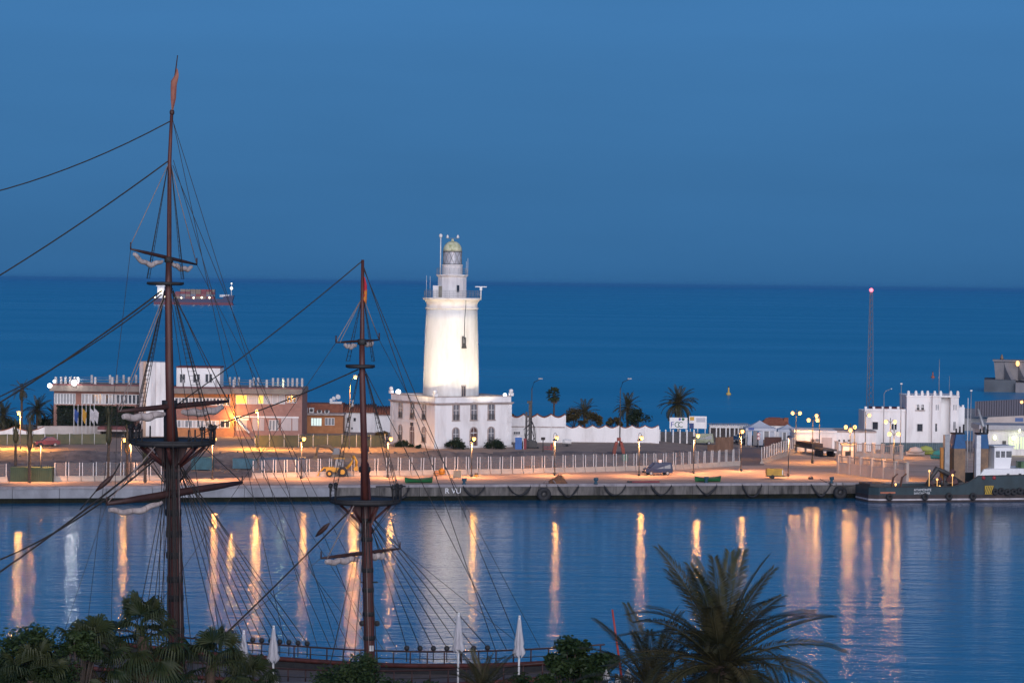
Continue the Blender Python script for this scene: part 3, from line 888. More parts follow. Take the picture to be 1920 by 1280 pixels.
win_strip(wh, st3, 649, 654, 783, 791, 1, -0.01, m_glass); win_strip(wh, st3, 661, 667, 783, 791, 1, -0.01, m_glass); win_strip(wh, st3, 657, 661, 801, 806, 1, -0.01, m_glass)

# hedge, garden wall, canopy, flagpoles in front of the restaurant
def leaf_cloud(mb, c, rad, n, size, flat=0.0, seed=None, shell=0.55):
    rr = rng if seed is None else random.Random(seed)
    for i in range(n):
        while True:
            p = Vector((rr.uniform(-1, 1), rr.uniform(-1, 1), rr.uniform(-1, 1)))
            l = p.length
            if 0.05 < l <= 1: break
        p = p * ((shell + (1 - shell) * rr.random()) / l)
        q = Vector((c[0] + p.x * rad[0], c[1] + p.y * rad[1], c[2] + p.z * rad[2]))
        a = Vector((rr.uniform(-1, 1), rr.uniform(-1, 1), rr.uniform(-0.6, 0.6))).normalized()
        b = a.cross(Vector((rr.uniform(-1, 1), rr.uniform(-1, 1), rr.uniform(-1, 1)))).normalized()
        s = size * rr.uniform(0.6, 1.3)
        mb.add([q - a * s, q + b * s * 0.42, q + a * s, q - b * s * 0.42], [(0, 1, 2, 3)])
def hedge_box(mb, x0, x1, y0, y1, z0, z1, n, size):
    for i in range(n):
        q = Vector((rng.uniform(x0, x1), rng.choice((y0, y0, y1)) + rng.uniform(-0.15, 0.3), rng.uniform(z0, z1)))
        if rng.random() < 0.35: q = Vector((rng.uniform(x0, x1), rng.uniform(y0, y1), z1 + rng.uniform(-0.15, 0.15)))
        a = Vector((rng.uniform(-1, 1), rng.uniform(-1, 1), rng.uniform(-1, 1))).normalized()
        b = a.cross(Vector((0.3, 0.5, 0.8))).normalized(); s = size * rng.uniform(0.6, 1.3)
        mb.add([q - a * s, q + b * s * 0.5, q + a * s, q - b * s * 0.5], [(0, 1, 2, 3)])
s4 = Site(190, 812, 3.3)
hd = thing('hedge', 'tall dark clipped hedge in front of the restaurant windows', 'hedge', (s4.loc.x, s4.loc.y - 7.4, s4.loc.z))
mb = MB(); hedge_box(mb, s4.X(120), s4.X(262), -0.9, 0.9, 0, s4.Z(759, 190), 4500, 0.22); mb.build('foliage', m_leaf2, hd)
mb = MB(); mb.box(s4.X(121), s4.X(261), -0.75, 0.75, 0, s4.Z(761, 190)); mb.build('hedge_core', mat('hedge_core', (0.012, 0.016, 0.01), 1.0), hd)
s5 = Site(140, 816, 3.3)
gw = thing('garden_wall', 'pale curved garden wall behind the six flagpoles', 'wall', (s5.loc.x, s5.loc.y - 3.5, s5.loc.z))
mb = MB(); n = 16; pv = []
for i in range(n + 1):
    t = i / n; pv.append((s5.X(80 + 115 * t), 2.2 * (1 - t) ** 2 * -1.0 + 0.4))
for i in range(n):
    (a, b), (c, d) = pv[i], pv[i + 1]
    z1 = s5.Z(797, 140)
    mb.add([(a, b, -0.3), (c, d, -0.3), (c, d + 0.35, -0.3), (a, b + 0.35, -0.3), (a, b, z1), (c, d, z1), (c, d + 0.35, z1), (a, b + 0.35, z1)], [(4, 5, 6, 7), (0, 1, 5, 4), (2, 3, 7, 6), (1, 2, 6, 5), (3, 0, 4, 7)])
mb.build('wall', mat('cream_render', (0.55, 0.5, 0.46), 0.85, (0.44, 0.4, 0.37), 0.6), gw)
mb = MB()
for i in range(n):
    (a, b), (c, d) = pv[i], pv[i + 1]; z1 = s5.Z(797, 140)
    mb.add([(a, b - 0.06, z1), (c, d - 0.06, z1), (c, d + 0.41, z1), (a, b + 0.41, z1), (a, b - 0.06, z1 + 0.1), (c, d - 0.06, z1 + 0.1), (c, d + 0.41, z1 + 0.1), (a, b + 0.41, z1 + 0.1)], [(4, 5, 6, 7), (0, 1, 5, 4), (2, 3, 7, 6), (0, 3, 2, 1)])
mb.build('wall_cap', m_trim, gw)
s6 = Site(228, 818, 3.3)
cp = thing('entrance_canopy', 'flat dark red canopy on thin posts left of the stair tower', 'canopy', (s6.loc.x, s6.loc.y - 3.0, s6.loc.z))
sbox(s6, cp, 'canopy_slab', 190, 266, 797.5, 803, -1.5, 2.5, m_darkred)
sbox(s6, cp, 'canopy_edge', 189, 267, 803, 806, -1.6, 2.6, m_trim)
sbox(s6, cp, 'back_wall', 194, 266, 806, 818, 2.0, 2.4, m_metal)
for px in (196, 214, 240, 262):
    sbox(s6, cp, 'post', px - 0.8, px + 0.8, 806, 819, -1.3, -1.1, m_metal)
FLAGS = [(147, 'blue flag hanging', (0.03, 0.08, 0.3)), (154.5, 'pale flag hanging', None), (162, 'yellow and red flag hanging', (0.55, 0.28, 0.03)), (169.5, 'bare pole', None), (177, 'white flag hanging', (0.5, 0.48, 0.5)), (184.5, 'white furled flag', (0.55, 0.53, 0.55))]
labs = ['leftmost of six white flagpoles, with a blue limp flag', 'second flagpole from the left, without a flag', 'flagpole flying the yellow and red flag by the hedge', 'bare flagpole just right of the yellow and red flag', 'flagpole with a white limp flag, second from the right', 'rightmost of six white flagpoles, with a pale wrapped flag']
for (px, _, fc), lb in zip(FLAGS, labs):
    s7 = Site(px, 817, 3.3)
    fp = thing('flagpole', lb, 'flagpole', (s7.loc.x, s7.loc.y - 5.0, s7.loc.z), 0, 'flagpoles before the restaurant')
    h = s7.Z(757)
    mb = MB(); mb.tube([(0, 0, 0), (0, 0, h)], [0.07, 0.045], 6); mb.ball((0, 0, h + 0.05), 0.1, 8, 5); mb.build('pole', m_wpost, fp)
    if fc:
        mb = MB(); vs = []; nn = 7
        for i in range(nn):
            for j in range(5):
                t = j / 4
                vs.append((0.05 + 0.75 * t * (1 - 0.35 * i / nn), 0.12 * math.sin(i * 1.2 + j), h - 0.5 - 0.32 * i - 0.75 * t))
        fs = [(i * 5 + j, i * 5 + j + 1, (i + 1) * 5 + j + 1, (i + 1) * 5 + j) for i in range(nn - 1) for j in range(4)]
        mb.add(vs, fs, True)
        fc = tuple(c * 0.6 for c in fc); mm = mat('flag_' + str(int(px)), fc, 0.8, tuple(min(1, c * 1.6) for c in fc), 1.0)
        mb.build('flag', mm, fp)

# green tarp fence along the upper road, scalloped wall and small car at far left
m_tarp = mat('olive_tarp', (0.09, 0.10, 0.06), 0.9, (0.13, 0.12, 0.07), 0.8, bump=0.03)
def tarp_fence(name, label, px0, px1, py0, py1, ht, npan, m):
    p0, p1 = G(px0, py0, 3.3), G(px1, py1, 3.3)
    ln = (p1 - p0).length; an_ = math.atan2(p1.y - p0.y, p1.x - p0.x)
    t = thing(name, label, 'fence', p0, an_)
    for i in range(npan + 1):
        mb = MB(); mb.tube([(ln * i / npan, 0, -0.2), (ln * i / npan, 0, ht + 0.15)], 0.045, 5); mb.build('post', m_wpost, t)
    for i in range(npan):
        a, b = ln * i / npan + 0.05, ln * (i + 1) / npan - 0.05
        mb = MB(); vs = []; k = 7
        for q in range(k):
            for z in (0.08, ht * 0.5, ht):
                vs.append((a + (b - a) * q / (k - 1), 0.05 * math.sin(q * 1.7 + i) * (0.3 + z / ht), z - (0.06 * math.sin(math.pi * q / (k - 1)) if z == ht else 0)))
        mb.add(vs, [(q * 3 + r, q * 3 + 3 + r, q * 3 + 4 + r, q * 3 + 1 + r) for q in range(k - 1) for r in range(2)], True)
        mb.build('tarp_panel', m, t)
tarp_fence('tarp_fence', 'olive tarp fence on the upper road at the far left', -10, 200, 834, 833, 1.75, 9, m_tarp)
tarp_fence('tarp_fence', 'dark green tarp fence between the restaurant and the lighthouse', 478, 722, 838, 838, 1.95, 9, mat('green_tarp', (0.05, 0.06, 0.04), 0.9, (0.075, 0.08, 0.05), 0.8, bump=0.03))
def scallop_wall(name, label, stt, x0, x1, ytop, yval, ybot, period, m, rim, dep=0.4):
    t = thing(name, label, 'wall', stt.loc)
    n = max(1, round((x1 - x0) / period)); k = 8; pr = (x1 - x0) / n
    top = []
    for i in range(n):
        for j in range(k):
            u_ = j / k
            top.append((stt.X(x0 + (i + u_) * pr), stt.Z(yval - (yval - ytop) * abs(2 * u_ - 1) ** 1.7, x0 + (i + u_) * pr)))
    top.append((stt.X(x1), stt.Z(ytop, x1)))
    mb = MB()
    for (a, za), (b, zb_) in zip(top, top[1:]):
        mb.add([(a, 0, -0.4), (b, 0, -0.4), (b, dep, -0.4), (a, dep, -0.4), (a, 0, za), (b, 0, zb_), (b, dep, zb_), (a, dep, za)], [(4, 5, 6, 7), (0, 1, 5, 4), (2, 3, 7, 6)])
    a, za = top[0]; mb.add([(a, 0, -0.4), (a, dep, -0.4), (a, dep, za), (a, 0, za)], [(0, 3, 2, 1)])
    a, za = top[-1]; mb.add([(a, 0, -0.4), (a, dep, -0.4), (a, dep, za), (a, 0, za)], [(0, 1, 2, 3)])
    mb.build('wall', m, t)
    mb = MB()
    for (a, za), (b, zb_) in zip(top, top[1:]):
        mb.add([(a, -0.06, za), (b, -0.06, zb_), (b, dep + 0.06, zb_), (a, dep + 0.06, za), (a, -0.06, za + 0.13), (b, -0.06, zb_ + 0.13), (b, dep + 0.06, zb_ + 0.13), (a, dep + 0.06, za + 0.13)], [(4, 5, 6, 7), (0, 1, 5, 4), (2, 3, 7, 6), (0, 3, 2, 1)])
    mb.build('tile_coping', rim, t)
    for i in range(n + 1):
        px = x0 + i * pr
        mb = MB(); mb.box(stt.X(px) - 0.14, stt.X(px) + 0.14, -0.07, -0.003, -0.3, stt.Z(ytop, px) - 0.1); mb.build('pilaster', m, t)
    return t
s8 = Site(40, 832, 3.3)
scallop_wall('scalloped_wall', 'scalloped cream wall lit orange at the far left edge', s8, -30, 82, 800, 808, 835, 56, m_white, m_tile)

def car(name, label, loc, rz, body_m, L=4.2, Wd=1.75, H=1.5, van=False, cat='car', group=None):
    t = thing(name, label, cat, loc, rz, group)
    if van: prof = [(-L/2, 0.35), (-L/2, 0.9), (-L/2 + 0.75, 1.08), (-L/2 + 1.5, H), (L/2 - 0.15, H + 0.02), (L/2, 0.95), (L/2, 0.35)]
    else: prof = [(-L/2, 0.35), (-L/2, 0.78), (-L/2 + 1.1, 0.95), (-L/2 + 1.85, H), (L/2 - 1.0, H), (L/2 - 0.3, 0.98), (L/2, 0.9), (L/2, 0.35)]
    mb = MB()
    w0, w1 = Wd / 2, Wd / 2 - 0.14
    n = len(prof)
    wd = [w1 if p[1] > 1.2 else w0 for p in prof]
    vs = [(p[0], -w, p[1]) for p, w in zip(prof, wd)] + [(p[0], w, p[1]) for p, w in zip(prof, wd)]
    mb.add(vs, [tuple(range(n)), tuple(range(2 * n - 1, n - 1, -1))] + [(i, i + n, (i + 1) % n + n, (i + 1) % n) for i in range(n)])
    mb.build('body', body_m, t)
    for x in (-L/2 + 0.8, L/2 - 0.8):
        for sy in (-1, 1):
            mb = MB(); mb.tube([(x, sy * (w0 - 0.2), 0.32), (x, sy * (w0 + 0.02), 0.32)], 0.32, 14); w_ = mb.build('wheel', m_tyre, t)
            mb = MB(); mb.tube([(x, sy * (w0 + 0.02), 0.32), (x, sy * (w0 + 0.035), 0.32)], 0.19, 12); mb.build('rim', m_grey, w_)
    xa, xb = (-L/2 + 1.65, L/2 - 1.2) if not van else (-L/2 + 1.7, L/2 - 0.3)
    for sy in (-1, 1):
        m3 = MB(); d = sy * (w0 - 0.03)
        e = sy * (w1 + 0.012)
        for a, b in ((xa, (xa + xb) / 2 - 0.06), ((xa + xb) / 2 + 0.06, xb)):
            q = MB(); q.add([(a, d + sy*0.02, 0.98), (b, d + sy*0.02, 0.98), (b - 0.05, e, H - 0.12), (a + 0.1, e, H - 0.12)], [(0, 1, 2, 3) if sy < 0 else (3, 2, 1, 0)]); q.build('side_window', m_glass, t)
    (x0, z0), (x1, z1) = (prof[2], prof[3])
    q = MB(); q.add([(x0 + 0.05, -w0 + 0.15, z0 + 0.06), (x0 + 0.05, w0 - 0.15, z0 + 0.06), (x1 - 0.08, w1 - 0.1, z1 - 0.06), (x1 - 0.08, -w1 + 0.1, z1 - 0.06)], [(0, 3, 2, 1)])
    for i in range(4): q.v[i] = (q.v[i][0] - 0.03, q.v[i][1], q.v[i][2] + 0.03)
    q.build('windscreen', m_glass, t)
    for sy in (-1, 1):
        q = MB(); q.box(-L/2 - 0.02, -L/2 + 0.1, sy * 0.6 - 0.15, sy * 0.6 + 0.15, 0.62, 0.8); q.build('headlight', m_wpost, t)
        q = MB(); q.box(L/2 - 0.05, L/2 + 0.015, sy * 0.68 - 0.1, sy * 0.68 + 0.1, 0.65, 0.95); q.build('tail_light', m_darkred, t)
    q = MB(); q.box(-L/2 - 0.05, -L/2 + 0.15, -w0 + 0.05, w0 - 0.05, 0.3, 0.5); q.build('bumper', m_tyre, t)
    return t
p = G(88, 836.5, 3.3)
car('car', 'dark red hatchback parked on the upper road at far left', (p.x, p.y, 3.3), R(20), paint('dark_red', (0.14, 0.02, 0.03), 0.35), 3.9)
# ================================================================ middle: scalloped house and wall, signs, beach bar
s9 = Site(1005, 829, 3.3)
t = scallop_wall('scalloped_house', 'white house front with a tall scalloped tiled parapet right of the lighthouse', s9, 955, 1059, 777, 783, 829, 25.5, m_white, m_tile, 3.0)
t['category'] = 'house'
sbox(s9, t, 'ledge', 956, 1059, 799, 801, -0.1, -0.003, m_trim)
win_strip(t, s9, 963, 975, 808.5, 814, 3, -0.01, m_glass)
for px in (983, 1006, 1033):
    sbox(s9, t, 'downpipe', px - 0.5, px + 0.5, 799, 829, -0.16, -0.075, m_wpost)
s10 = Site(1148, 829, 3.3)
scallop_wall('scalloped_wall', 'long white scalloped garden wall with terracotta coping below the palms', s10, 1061, 1234, 797.5, 802.5, 829, 23.5, m_white, m_tile, 0.4)
sbk = G(1190, 838, 3.3)
# billboards
def sign_posts(stt, par, xs, ytop, ybot, d=0.1):
    for px in xs:
        sbox(stt, par, 'sign_post', px - 0.7, px + 0.7, ytop, ybot, d, d + 0.12, m_wpost)
s11 = Site(1272, 828, 2.9)
bb = thing('billboard', 'white billboard with blue and green FCC lettering on posts', 'sign', s11.loc)
sbox(s11, bb, 'board', 1255, 1288.5, 782.5, 803, 0, 0.1, m_white)
sign_posts(s11, bb, (1257, 1271, 1286), 784, 830)
m_fblue = mat('sign_blue', (0.02, 0.04, 0.28), 0.5); m_fgreen = mat('sign_green', (0.01, 0.12, 0.05), 0.5)
for ch, px, m in (('F', 1256.5, m_fblue), ('C', 1263.8, m_fgreen), ('C', 1270.5, m_fgreen)):
    text_obj('letter', ch, 1.35, m, bb, (s11.X(px), -0.012, s11.Z(800.5, px)), (R(90), 0, 0))
mb = MB(); mb.cbox((s11.X(1274), -0.02, s11.Z(785.5, 1274)), (0.34, 0.03, 0.4), 0, 0, R(20)); mb.build('emblem_square', m_fblue, bb)
mb = MB(); mb.tube([(s11.X(1280.3), -0.03, s11.Z(785.6, 1280)), (s11.X(1280.3), -0.005, s11.Z(785.6, 1280))], 0.25, 14); mb.build('emblem_dot', m_fgreen, bb)
s12 = Site(1308, 828, 2.7)
b2 = thing('notice_board', 'pale works notice board with yellow and navy squares right of the billboard', 'sign', s12.loc)
sbox(s12, b2, 'board', 1291.5, 1324.5, 780, 803, 0, 0.1, m_white)
sign_posts(s12, b2, (1294, 1308, 1322), 784, 830)
sbox(s12, b2, 'yellow_square', 1293, 1301, 781, 788, -0.02, -0.002, mat('sign_yellow', (0.6, 0.35, 0.05), 0.6))
sbox(s12, b2, 'navy_square', 1292, 1300.5, 793, 803, -0.02, -0.002, mat('sign_navy', (0.01, 0.035, 0.16), 0.5))
sbox(s12, b2, 'grey_field', 1305, 1322, 783, 791, -0.02, -0.002, mat('sign_grey', (0.45, 0.47, 0.52), 0.6))
# fence of wide white posts under the billboards
s13 = Site(1275, 830, 2.8)
pf = thing('post_fence', 'row of white posts with dark mesh below the billboards', 'fence', (s13.loc.x, s13.loc.y - 1.5, s13.loc.z - 0.1))
m_mesh = bpy.data.materials.new('wire_mesh'); m_mesh.use_nodes = True
tt = m_mesh.node_tree; bs = tt.nodes['Principled BSDF']; bs.inputs['Base Color'].default_value = (0.22, 0.2, 0.2, 1); bs.inputs['Roughness'].default_value = 0.7
bs.inputs['Alpha'].default_value = 0.26
m_dmesh = mat('dark_mesh', (0.06, 0.06, 0.065), 0.9, (0.1, 0.1, 0.1), 2)
for i, px in enumerate((1236, 1247, 1261, 1274, 1287, 1300)):
    sbox(s13, pf, 'post', px - 1.2, px + 1.2, 803, 829, 0, 0.2, m_wpost)
    if px < 1300: sbox(s13, pf, 'mesh_panel', px + 1.5, px + (9.3 if px == 1236 else 11.4), 807, 829, 0.08, 0.11, m_dmesh)
# beach bar with pergola, tents
s14 = Site(1365, 828, 2.45)
pg = thing('pergola', 'white beach bar pergola with a slatted roof along the shore', 'pergola', s14.loc)
sbox(s14, pg, 'fascia', 1330, 1404, 797, 802, -0.1, 0.1, m_wpost)
for i in range(22):
    px = 1330 + 74 * i / 21
    sbox(s14, pg, 'roof_slat', px - 0.5, px + 0.5, 795.2, 797, -0.6, 5, m_wpost)
for px in (1331, 1343, 1350, 1361, 1368, 1377, 1384, 1392, 1402):
    sbox(s14, pg, 'column', px - 1.1, px + 1.1, 802, 829, -0.1, 0.15, m_wpost)
sbox(s14, pg, 'back_screen', 1331, 1403, 802, 829, 4.0, 4.1, mat('dim_interior', (0.12, 0.1, 0.1), 0.9, (0.2, 0.17, 0.15), 1.2))
def tent(label, px, pk, eave, ybot, half, z):
    s_ = Site(px, ybot, z)
    t_ = thing('marquee_tent', label, 'tent', (s_.loc.x, s_.loc.y - 0.2, s_.loc.z), 0, 'white marquee tents by the beach')
    h, e, w = s_.Z(pk), s_.Z(eave), half / s_.s
    mb = MB(); n = 6; vs = []
    for i in range(n + 1):
        u_ = i / n; r = w * (1 - u_); zz = e + (h - e) * (u_ ** 1.35)
        vs += [(-r, -r, zz), (r, -r, zz), (r, r, zz), (-r, r, zz)]
    mb.add(vs, [(i * 4 + k, i * 4 + (k + 1) % 4, i * 4 + 4 + (k + 1) % 4, i * 4 + 4 + k) for i in range(n) for k in range(4)]); mb.build('canopy', mat('tent_fabric', (0.5, 0.55, 0.62), 0.8, (0.42, 0.47, 0.55), 0.6), t_)
    mb = MB(); mb.box(-w, w, -w, w, e - 0.45, e - 0.002); mb.build('valance', MATS['tent_fabric'], t_)
    for sx in (-1, 1):
        for sy in (-1, 1):
            mb = MB(); mb.box(sx * w * 0.96 - 0.06, sx * w * 0.96 + 0.06, sy * w * 0.96 - 0.06, sy * w * 0.96 + 0.06, -0.3, e - 0.4); mb.build('leg', m_wpost, t_)
    for i in range(5):
        a = -w * 0.9 + w * 1.8 * i / 5
        mb = MB(); mb.box(a + 0.1, a + w * 0.36 - 0.1, -w * 0.9, -w * 0.88, 0, e - 0.5); mb.build('side_panel', m_glass2 if i % 2 else MATS['tent_fabric'], t_)
tent('larger white marquee tent beside the pergola', 1424, 787.5, 801, 833, 29, 2.45)
tent('smaller white marquee tent right of the larger one', 1476, 795, 804, 831, 20, 2.45)
s15 = Site(1430, 806, 2.45)
tr = thing('tiled_roof_hut', 'terracotta roofed hut with chimney behind the marquee tents', 'hut', (s15.loc.x, 502.5, 2.4))
k_ = F / 502.5
def tX(px): return (px - 1430) / k_
def tZ(py): return 30 - (py - 537.1) * 502.5 / F - 2.4
mb = MB(); mb.box(tX(1398), tX(1450), 0, 4, 0, tZ(797)); mb.build('wall', m_white, tr)
mb = MB(); mb.add([(tX(1395), -0.3, tZ(797)), (tX(1452), -0.3, tZ(797)), (tX(1440), 2, tZ(784)), (tX(1408), 2, tZ(784)), (tX(1395), 4.3, tZ(797)), (tX(1452), 4.3, tZ(797))], [(0, 1, 2, 3), (1, 5, 2), (5, 4, 3, 2), (4, 0, 3), (0, 4, 5, 1)]); mb.build('roof', m_tile, tr)
mb = MB(); mb.box(tX(1441), tX(1449), 1, 2, tZ(800), tZ(783)); mb.build('chimney', m_tile, tr)
mb = MB(); mb.box(tX(1412), tX(1434), 1.8, 2.2, tZ(784.5), tZ(782.8)); mb.build('ridge', m_darkred, tr)
# long low white sea wall fence behind
s16 = Site(1500, 822, 2.45)
sw = thing('beach_railing', 'pale railing along the shore right of the tents', 'railing', (s16.loc.x, s16.loc.y, s16.loc.z))
for i in range(26):
    px = 1455 + i * 6.2
    sbox(s16, sw, 'baluster', px - 0.6, px + 0.6, 803, 823, 0, 0.1, m_grey)
sbox(s16, sw, 'top_rail', 1454, 1611, 801.5, 803, -0.05, 0.15, m_grey)
# parked vehicles behind the wooden hoarding
for (px, py, label, cm, vn, L, H, rz) in ((1312, 833, 'pale green pickup van parked behind the wooden hoarding', (0.22, 0.26, 0.16), True, 4.6, 1.9, 5),
                                      (1387, 829, 'blue car parked left of the road sign', (0.02, 0.08, 0.18), False, 4.2, 1.45, 12),
                                      (1404, 832, 'black car parked beside the round road signs', (0.015, 0.017, 0.02), False, 4.3, 1.5, 8)):
    p = G(px, py, 2.45)
    car('car', label, (p.x, p.y, 2.45), R(rz), paint(label.split()[0] + str(px), cm, 0.35), L, 1.75, H, vn, 'van' if vn else 'car')
s17 = Site(1350, 846, 2.3)
hb = thing('wooden_hoarding', 'brown plank hoarding at the end of the wire fence', 'fence', s17.loc, R(8))
m_plank = mat('weathered_plank', (0.2, 0.12, 0.08), 0.9, (0.13, 0.075, 0.05), 1.5, (1, 1, 0.3), 0.02)
for i in range(26):
    px = 1327 + i * 1.9
    sbox(s17, hb, 'plank', px - 0.9, px + 0.9, 833 if px < 1342 else 818.5 + rng.uniform(0, 1), 848, rng.uniform(0, 0.05), 0.1, m_plank)
s18 = Site(1450, 838, 2.4)
hb2 = thing('dark_hoarding', 'dark brown hoarding beyond the road gap', 'fence', s18.loc)
for i in range(17):
    px = 1434 + i * 1.9
    sbox(s18, hb2, 'plank', px - 0.9, px + 0.9, 819, 840, 0, 0.08, mat('dark_plank', (0.1, 0.055, 0.05), 0.9, (0.07, 0.04, 0.035), 1.5, (1, 1, 0.3)))
# road signs
s19 = Site(1422, 838, 2.4)
rsg = thing('road_sign', 'two round white and red road signs on one pole', 'sign', s19.loc)
mb = MB(); mb.tube([(0, 0, 0), (0, 0, s19.Z(811))], 0.05, 6); mb.build('pole', m_grey, rsg)
for py in (814, 821):
    mb = MB(); mb.tube([(0, -0.09, s19.Z(py)), (0, -0.05, s19.Z(py))], 0.3, 16); d_ = mb.build('disc', mat('sign_red', (0.4, 0.04, 0.03), 0.5), rsg)
    mb = MB(); mb.tube([(0, -0.1, s19.Z(py)), (0, -0.088, s19.Z(py))], 0.21, 16); mb.build('disc_face', m_wpost, d_)
s20 = Site(1408, 838, 2.4)
bsn = thing('blue_sign', 'small blue sign on a white post by the parked cars', 'sign', s20.loc)
mb = MB(); mb.tube([(0, 0, 0), (0, 0, s20.Z(806))], 0.07, 6); mb.build('pole', m_wpost, bsn)
mb = MB(); mb.box(-0.5, 0.5, -0.1, -0.06, s20.Z(806), s20.Z(801)); mb.build('panel', mat('sign_blue2', (0.03, 0.08, 0.3), 0.5), bsn)

# ================================================================ right: low white store, walls, castle-like harbour office
s21 = Site(1560, 846, QZ)
ws = thing('white_store', 'low flat white store with two arched windows lit by the street lamps', 'building', s21.loc)
sbox(s21, ws, 'wall', 1490, 1568, 811, 852, 0, 8, m_white)
sbox(s21, ws, 'parapet', 1488, 1569, 807, 811, -0.15, 8.1, m_white)
sbox(s21, ws, 'wall', 1568.3, 1643, 811, 846, 0.6, 8, m_white)
sbox(s21, ws, 'roof_edge', 1568.3, 1644, 808, 811, 0.5, 8.1, m_trim)
for px in (1523.5, 1531.5):
    arched_window(ws, (s21.X(px), -0.01, s21.Z(835.5, px)), 0, 0.42, 1.1, m_glass, m_trim)
sbox(s21, ws, 'garage_door', 1540, 1560, 820, 850, -0.05, -0.003, m_panel)
for px in (1574, 1583, 1592):
    mb = MB(); mb.tube([(s21.X(px), 0.58, s21.Z(826, px)), (s21.X(px), 0.62, s21.Z(826, px))], 0.18, 12); mb.build('porthole', m_glass, ws)
for i in range(8):
    px = 1571 + i * 9.3
    sbox(s21, ws, 'rib', px - 0.5, px + 0.5, 818, 846, 0.5, 0.6, m_white)
# lit forecourt walls
m_cream = mat('cream_wall', (0.55, 0.46, 0.4), 0.85, (0.46, 0.38, 0.33), 0.6)
def pier_wall(label, px0, py0, px1, py1, ht, npan, solid):
    p0, p1 = G(px0, py0, QZ), G(px1, py1, QZ)
    ln = (p1 - p0).length; a_ = math.atan2(p1.y - p0.y, p1.x - p0.x)
    t_ = thing('pier_wall', label, 'wall', p0, a_)
    for i in range(npan + 1):
        x = ln * i / npan
        mb = MB(); mb.box(x - 0.22, x + 0.22, -0.22, 0.22, -0.1, ht); mb.box(x - 0.27, x + 0.27, -0.27, 0.27, ht, ht + 0.15); mb.build('pier', m_cream, t_)
    for i in range(npan):
        a, b = ln * i / npan + 0.23, ln * (i + 1) / npan - 0.23
        mb = MB(); mb.box(a, b, -0.12, 0.12, -0.1, ht * solid); mb.build('wall_panel', m_cream, t_)
        if solid < 0.9:
            for k in range(int((b - a) / 0.35)):
                x = a + 0.2 + k * 0.35
                mb = MB(); mb.box(x - 0.03, x + 0.03, -0.03, 0.03, ht * solid, ht * 0.95); mb.build('railing_bar', m_trim, t_)
            mb = MB(); mb.box(a, b, -0.04, 0.04, ht * 0.93, ht * 0.98); mb.build('top_rail', m_trim, t_)
pier_wall('long orange lit wall with square piers running to the moored boat', 1572, 887, 1700, 903, 2.7, 6, 0.62)
pier_wall('second pier wall behind the front one, with railings', 1568, 853, 1690, 861, 2.2, 7, 0.35)
s22 = Site(1590, 862, QZ)
gt = thing('gatehouse', 'small cream gate kiosk with a dark window and notice', 'kiosk', (s22.loc.x - 0.5, s22.loc.y - 4, QZ))
mb = MB(); mb.box(-0.9, 0.9, 0, 1.6, 0, 2.6); mb.build('wall', m_cream, gt)
mb = MB(); mb.box(-1.1, 1.1, -0.2, 1.8, 2.6, 2.8); mb.build('roof', m_trim, gt)
mb = MB(); mb.box(-0.45, 0.45, -0.04, -0.003, 0.9, 1.6); mb.build('window', m_glass, gt)
mb = MB(); mb.box(-0.8, 0.8, -0.05, -0.003, 1.75, 2.5); mb.build('notice_panel', m_wpost, gt)
# long flatbed trailer
pA, pB = G(1500, 847, QZ), G(1556, 857, QZ)
a_ = math.atan2(pB.y - pA.y, pB.x - pA.x); ln = (pB - pA).length
tl = thing('flatbed_trailer', 'long dark flatbed trailer parked by the white store', 'trailer', pA, a_)
mb = MB(); mb.box(0, ln, -1.2, 1.2, 1.0, 1.3); mb.build('bed', m_metal, tl)
for i in range(3):
    for sy in (-1, 1):
        mb = MB(); mb.tube([(ln - 1.2 - i * 1.1, sy * 0.85, 0.5), (ln - 1.2 - i * 1.1, sy * 1.2, 0.5)], 0.5, 14); mb.build('wheel', m_tyre, tl)
mb = MB(); mb.box(0.2, ln * 0.6, -0.9, 0.9, 1.3, 1.9); mb.build('steel_load', mat('rusty_steel', (0.1, 0.06, 0.045), 0.9, (0.05, 0.035, 0.03), 1.5), tl)
for x in (0.4, ln * 0.35):
    mb = MB(); mb.box(x - 0.1, x + 0.1, -0.9, -0.7, -0.05, 1.0); mb.box(x - 0.1, x + 0.1, 0.7, 0.9, -0.05, 1.0); mb.build('landing_leg', m_grey, tl)
for sy in (-1, 1):
    mb = MB(); mb.box(ln - 0.02, ln + 0.05, sy * 0.9 - 0.2, sy * 0.9 + 0.2, 0.75, 0.98); mb.build('tail_light', m_wpost, tl)
p = G(1502, 838, QZ)
ah = thing('orange_awning', 'small bright orange awning beside the white store', 'awning', (p.x, p.y, QZ))
mb = MB(); mb.add([(-1.1, -0.5, 2.0), (1.1, -0.5, 2.0), (1.1, 0.8, 2.75), (-1.1, 0.8, 2.75)], [(0, 1, 2, 3)]); mb.add([(-1.1, -0.5, 1.75), (1.1, -0.5, 1.75), (1.1, -0.5, 2.0), (-1.1, -0.5, 2.0)], [(0, 1, 2, 3)]); mb.build('canvas', mat('orange_canvas', (0.6, 0.12, 0.03), 0.8), ah)
for sx in (-1, 1):
    mb = MB(); mb.tube([(sx * 1.05, -0.45, -0.1), (sx * 1.05, -0.45, 2.0)], 0.04, 5); mb.tube([(sx * 1.05, 0.75, -0.1), (sx * 1.05, 0.75, 2.7)], 0.04, 5); mb.build('leg', m_grey, ah)

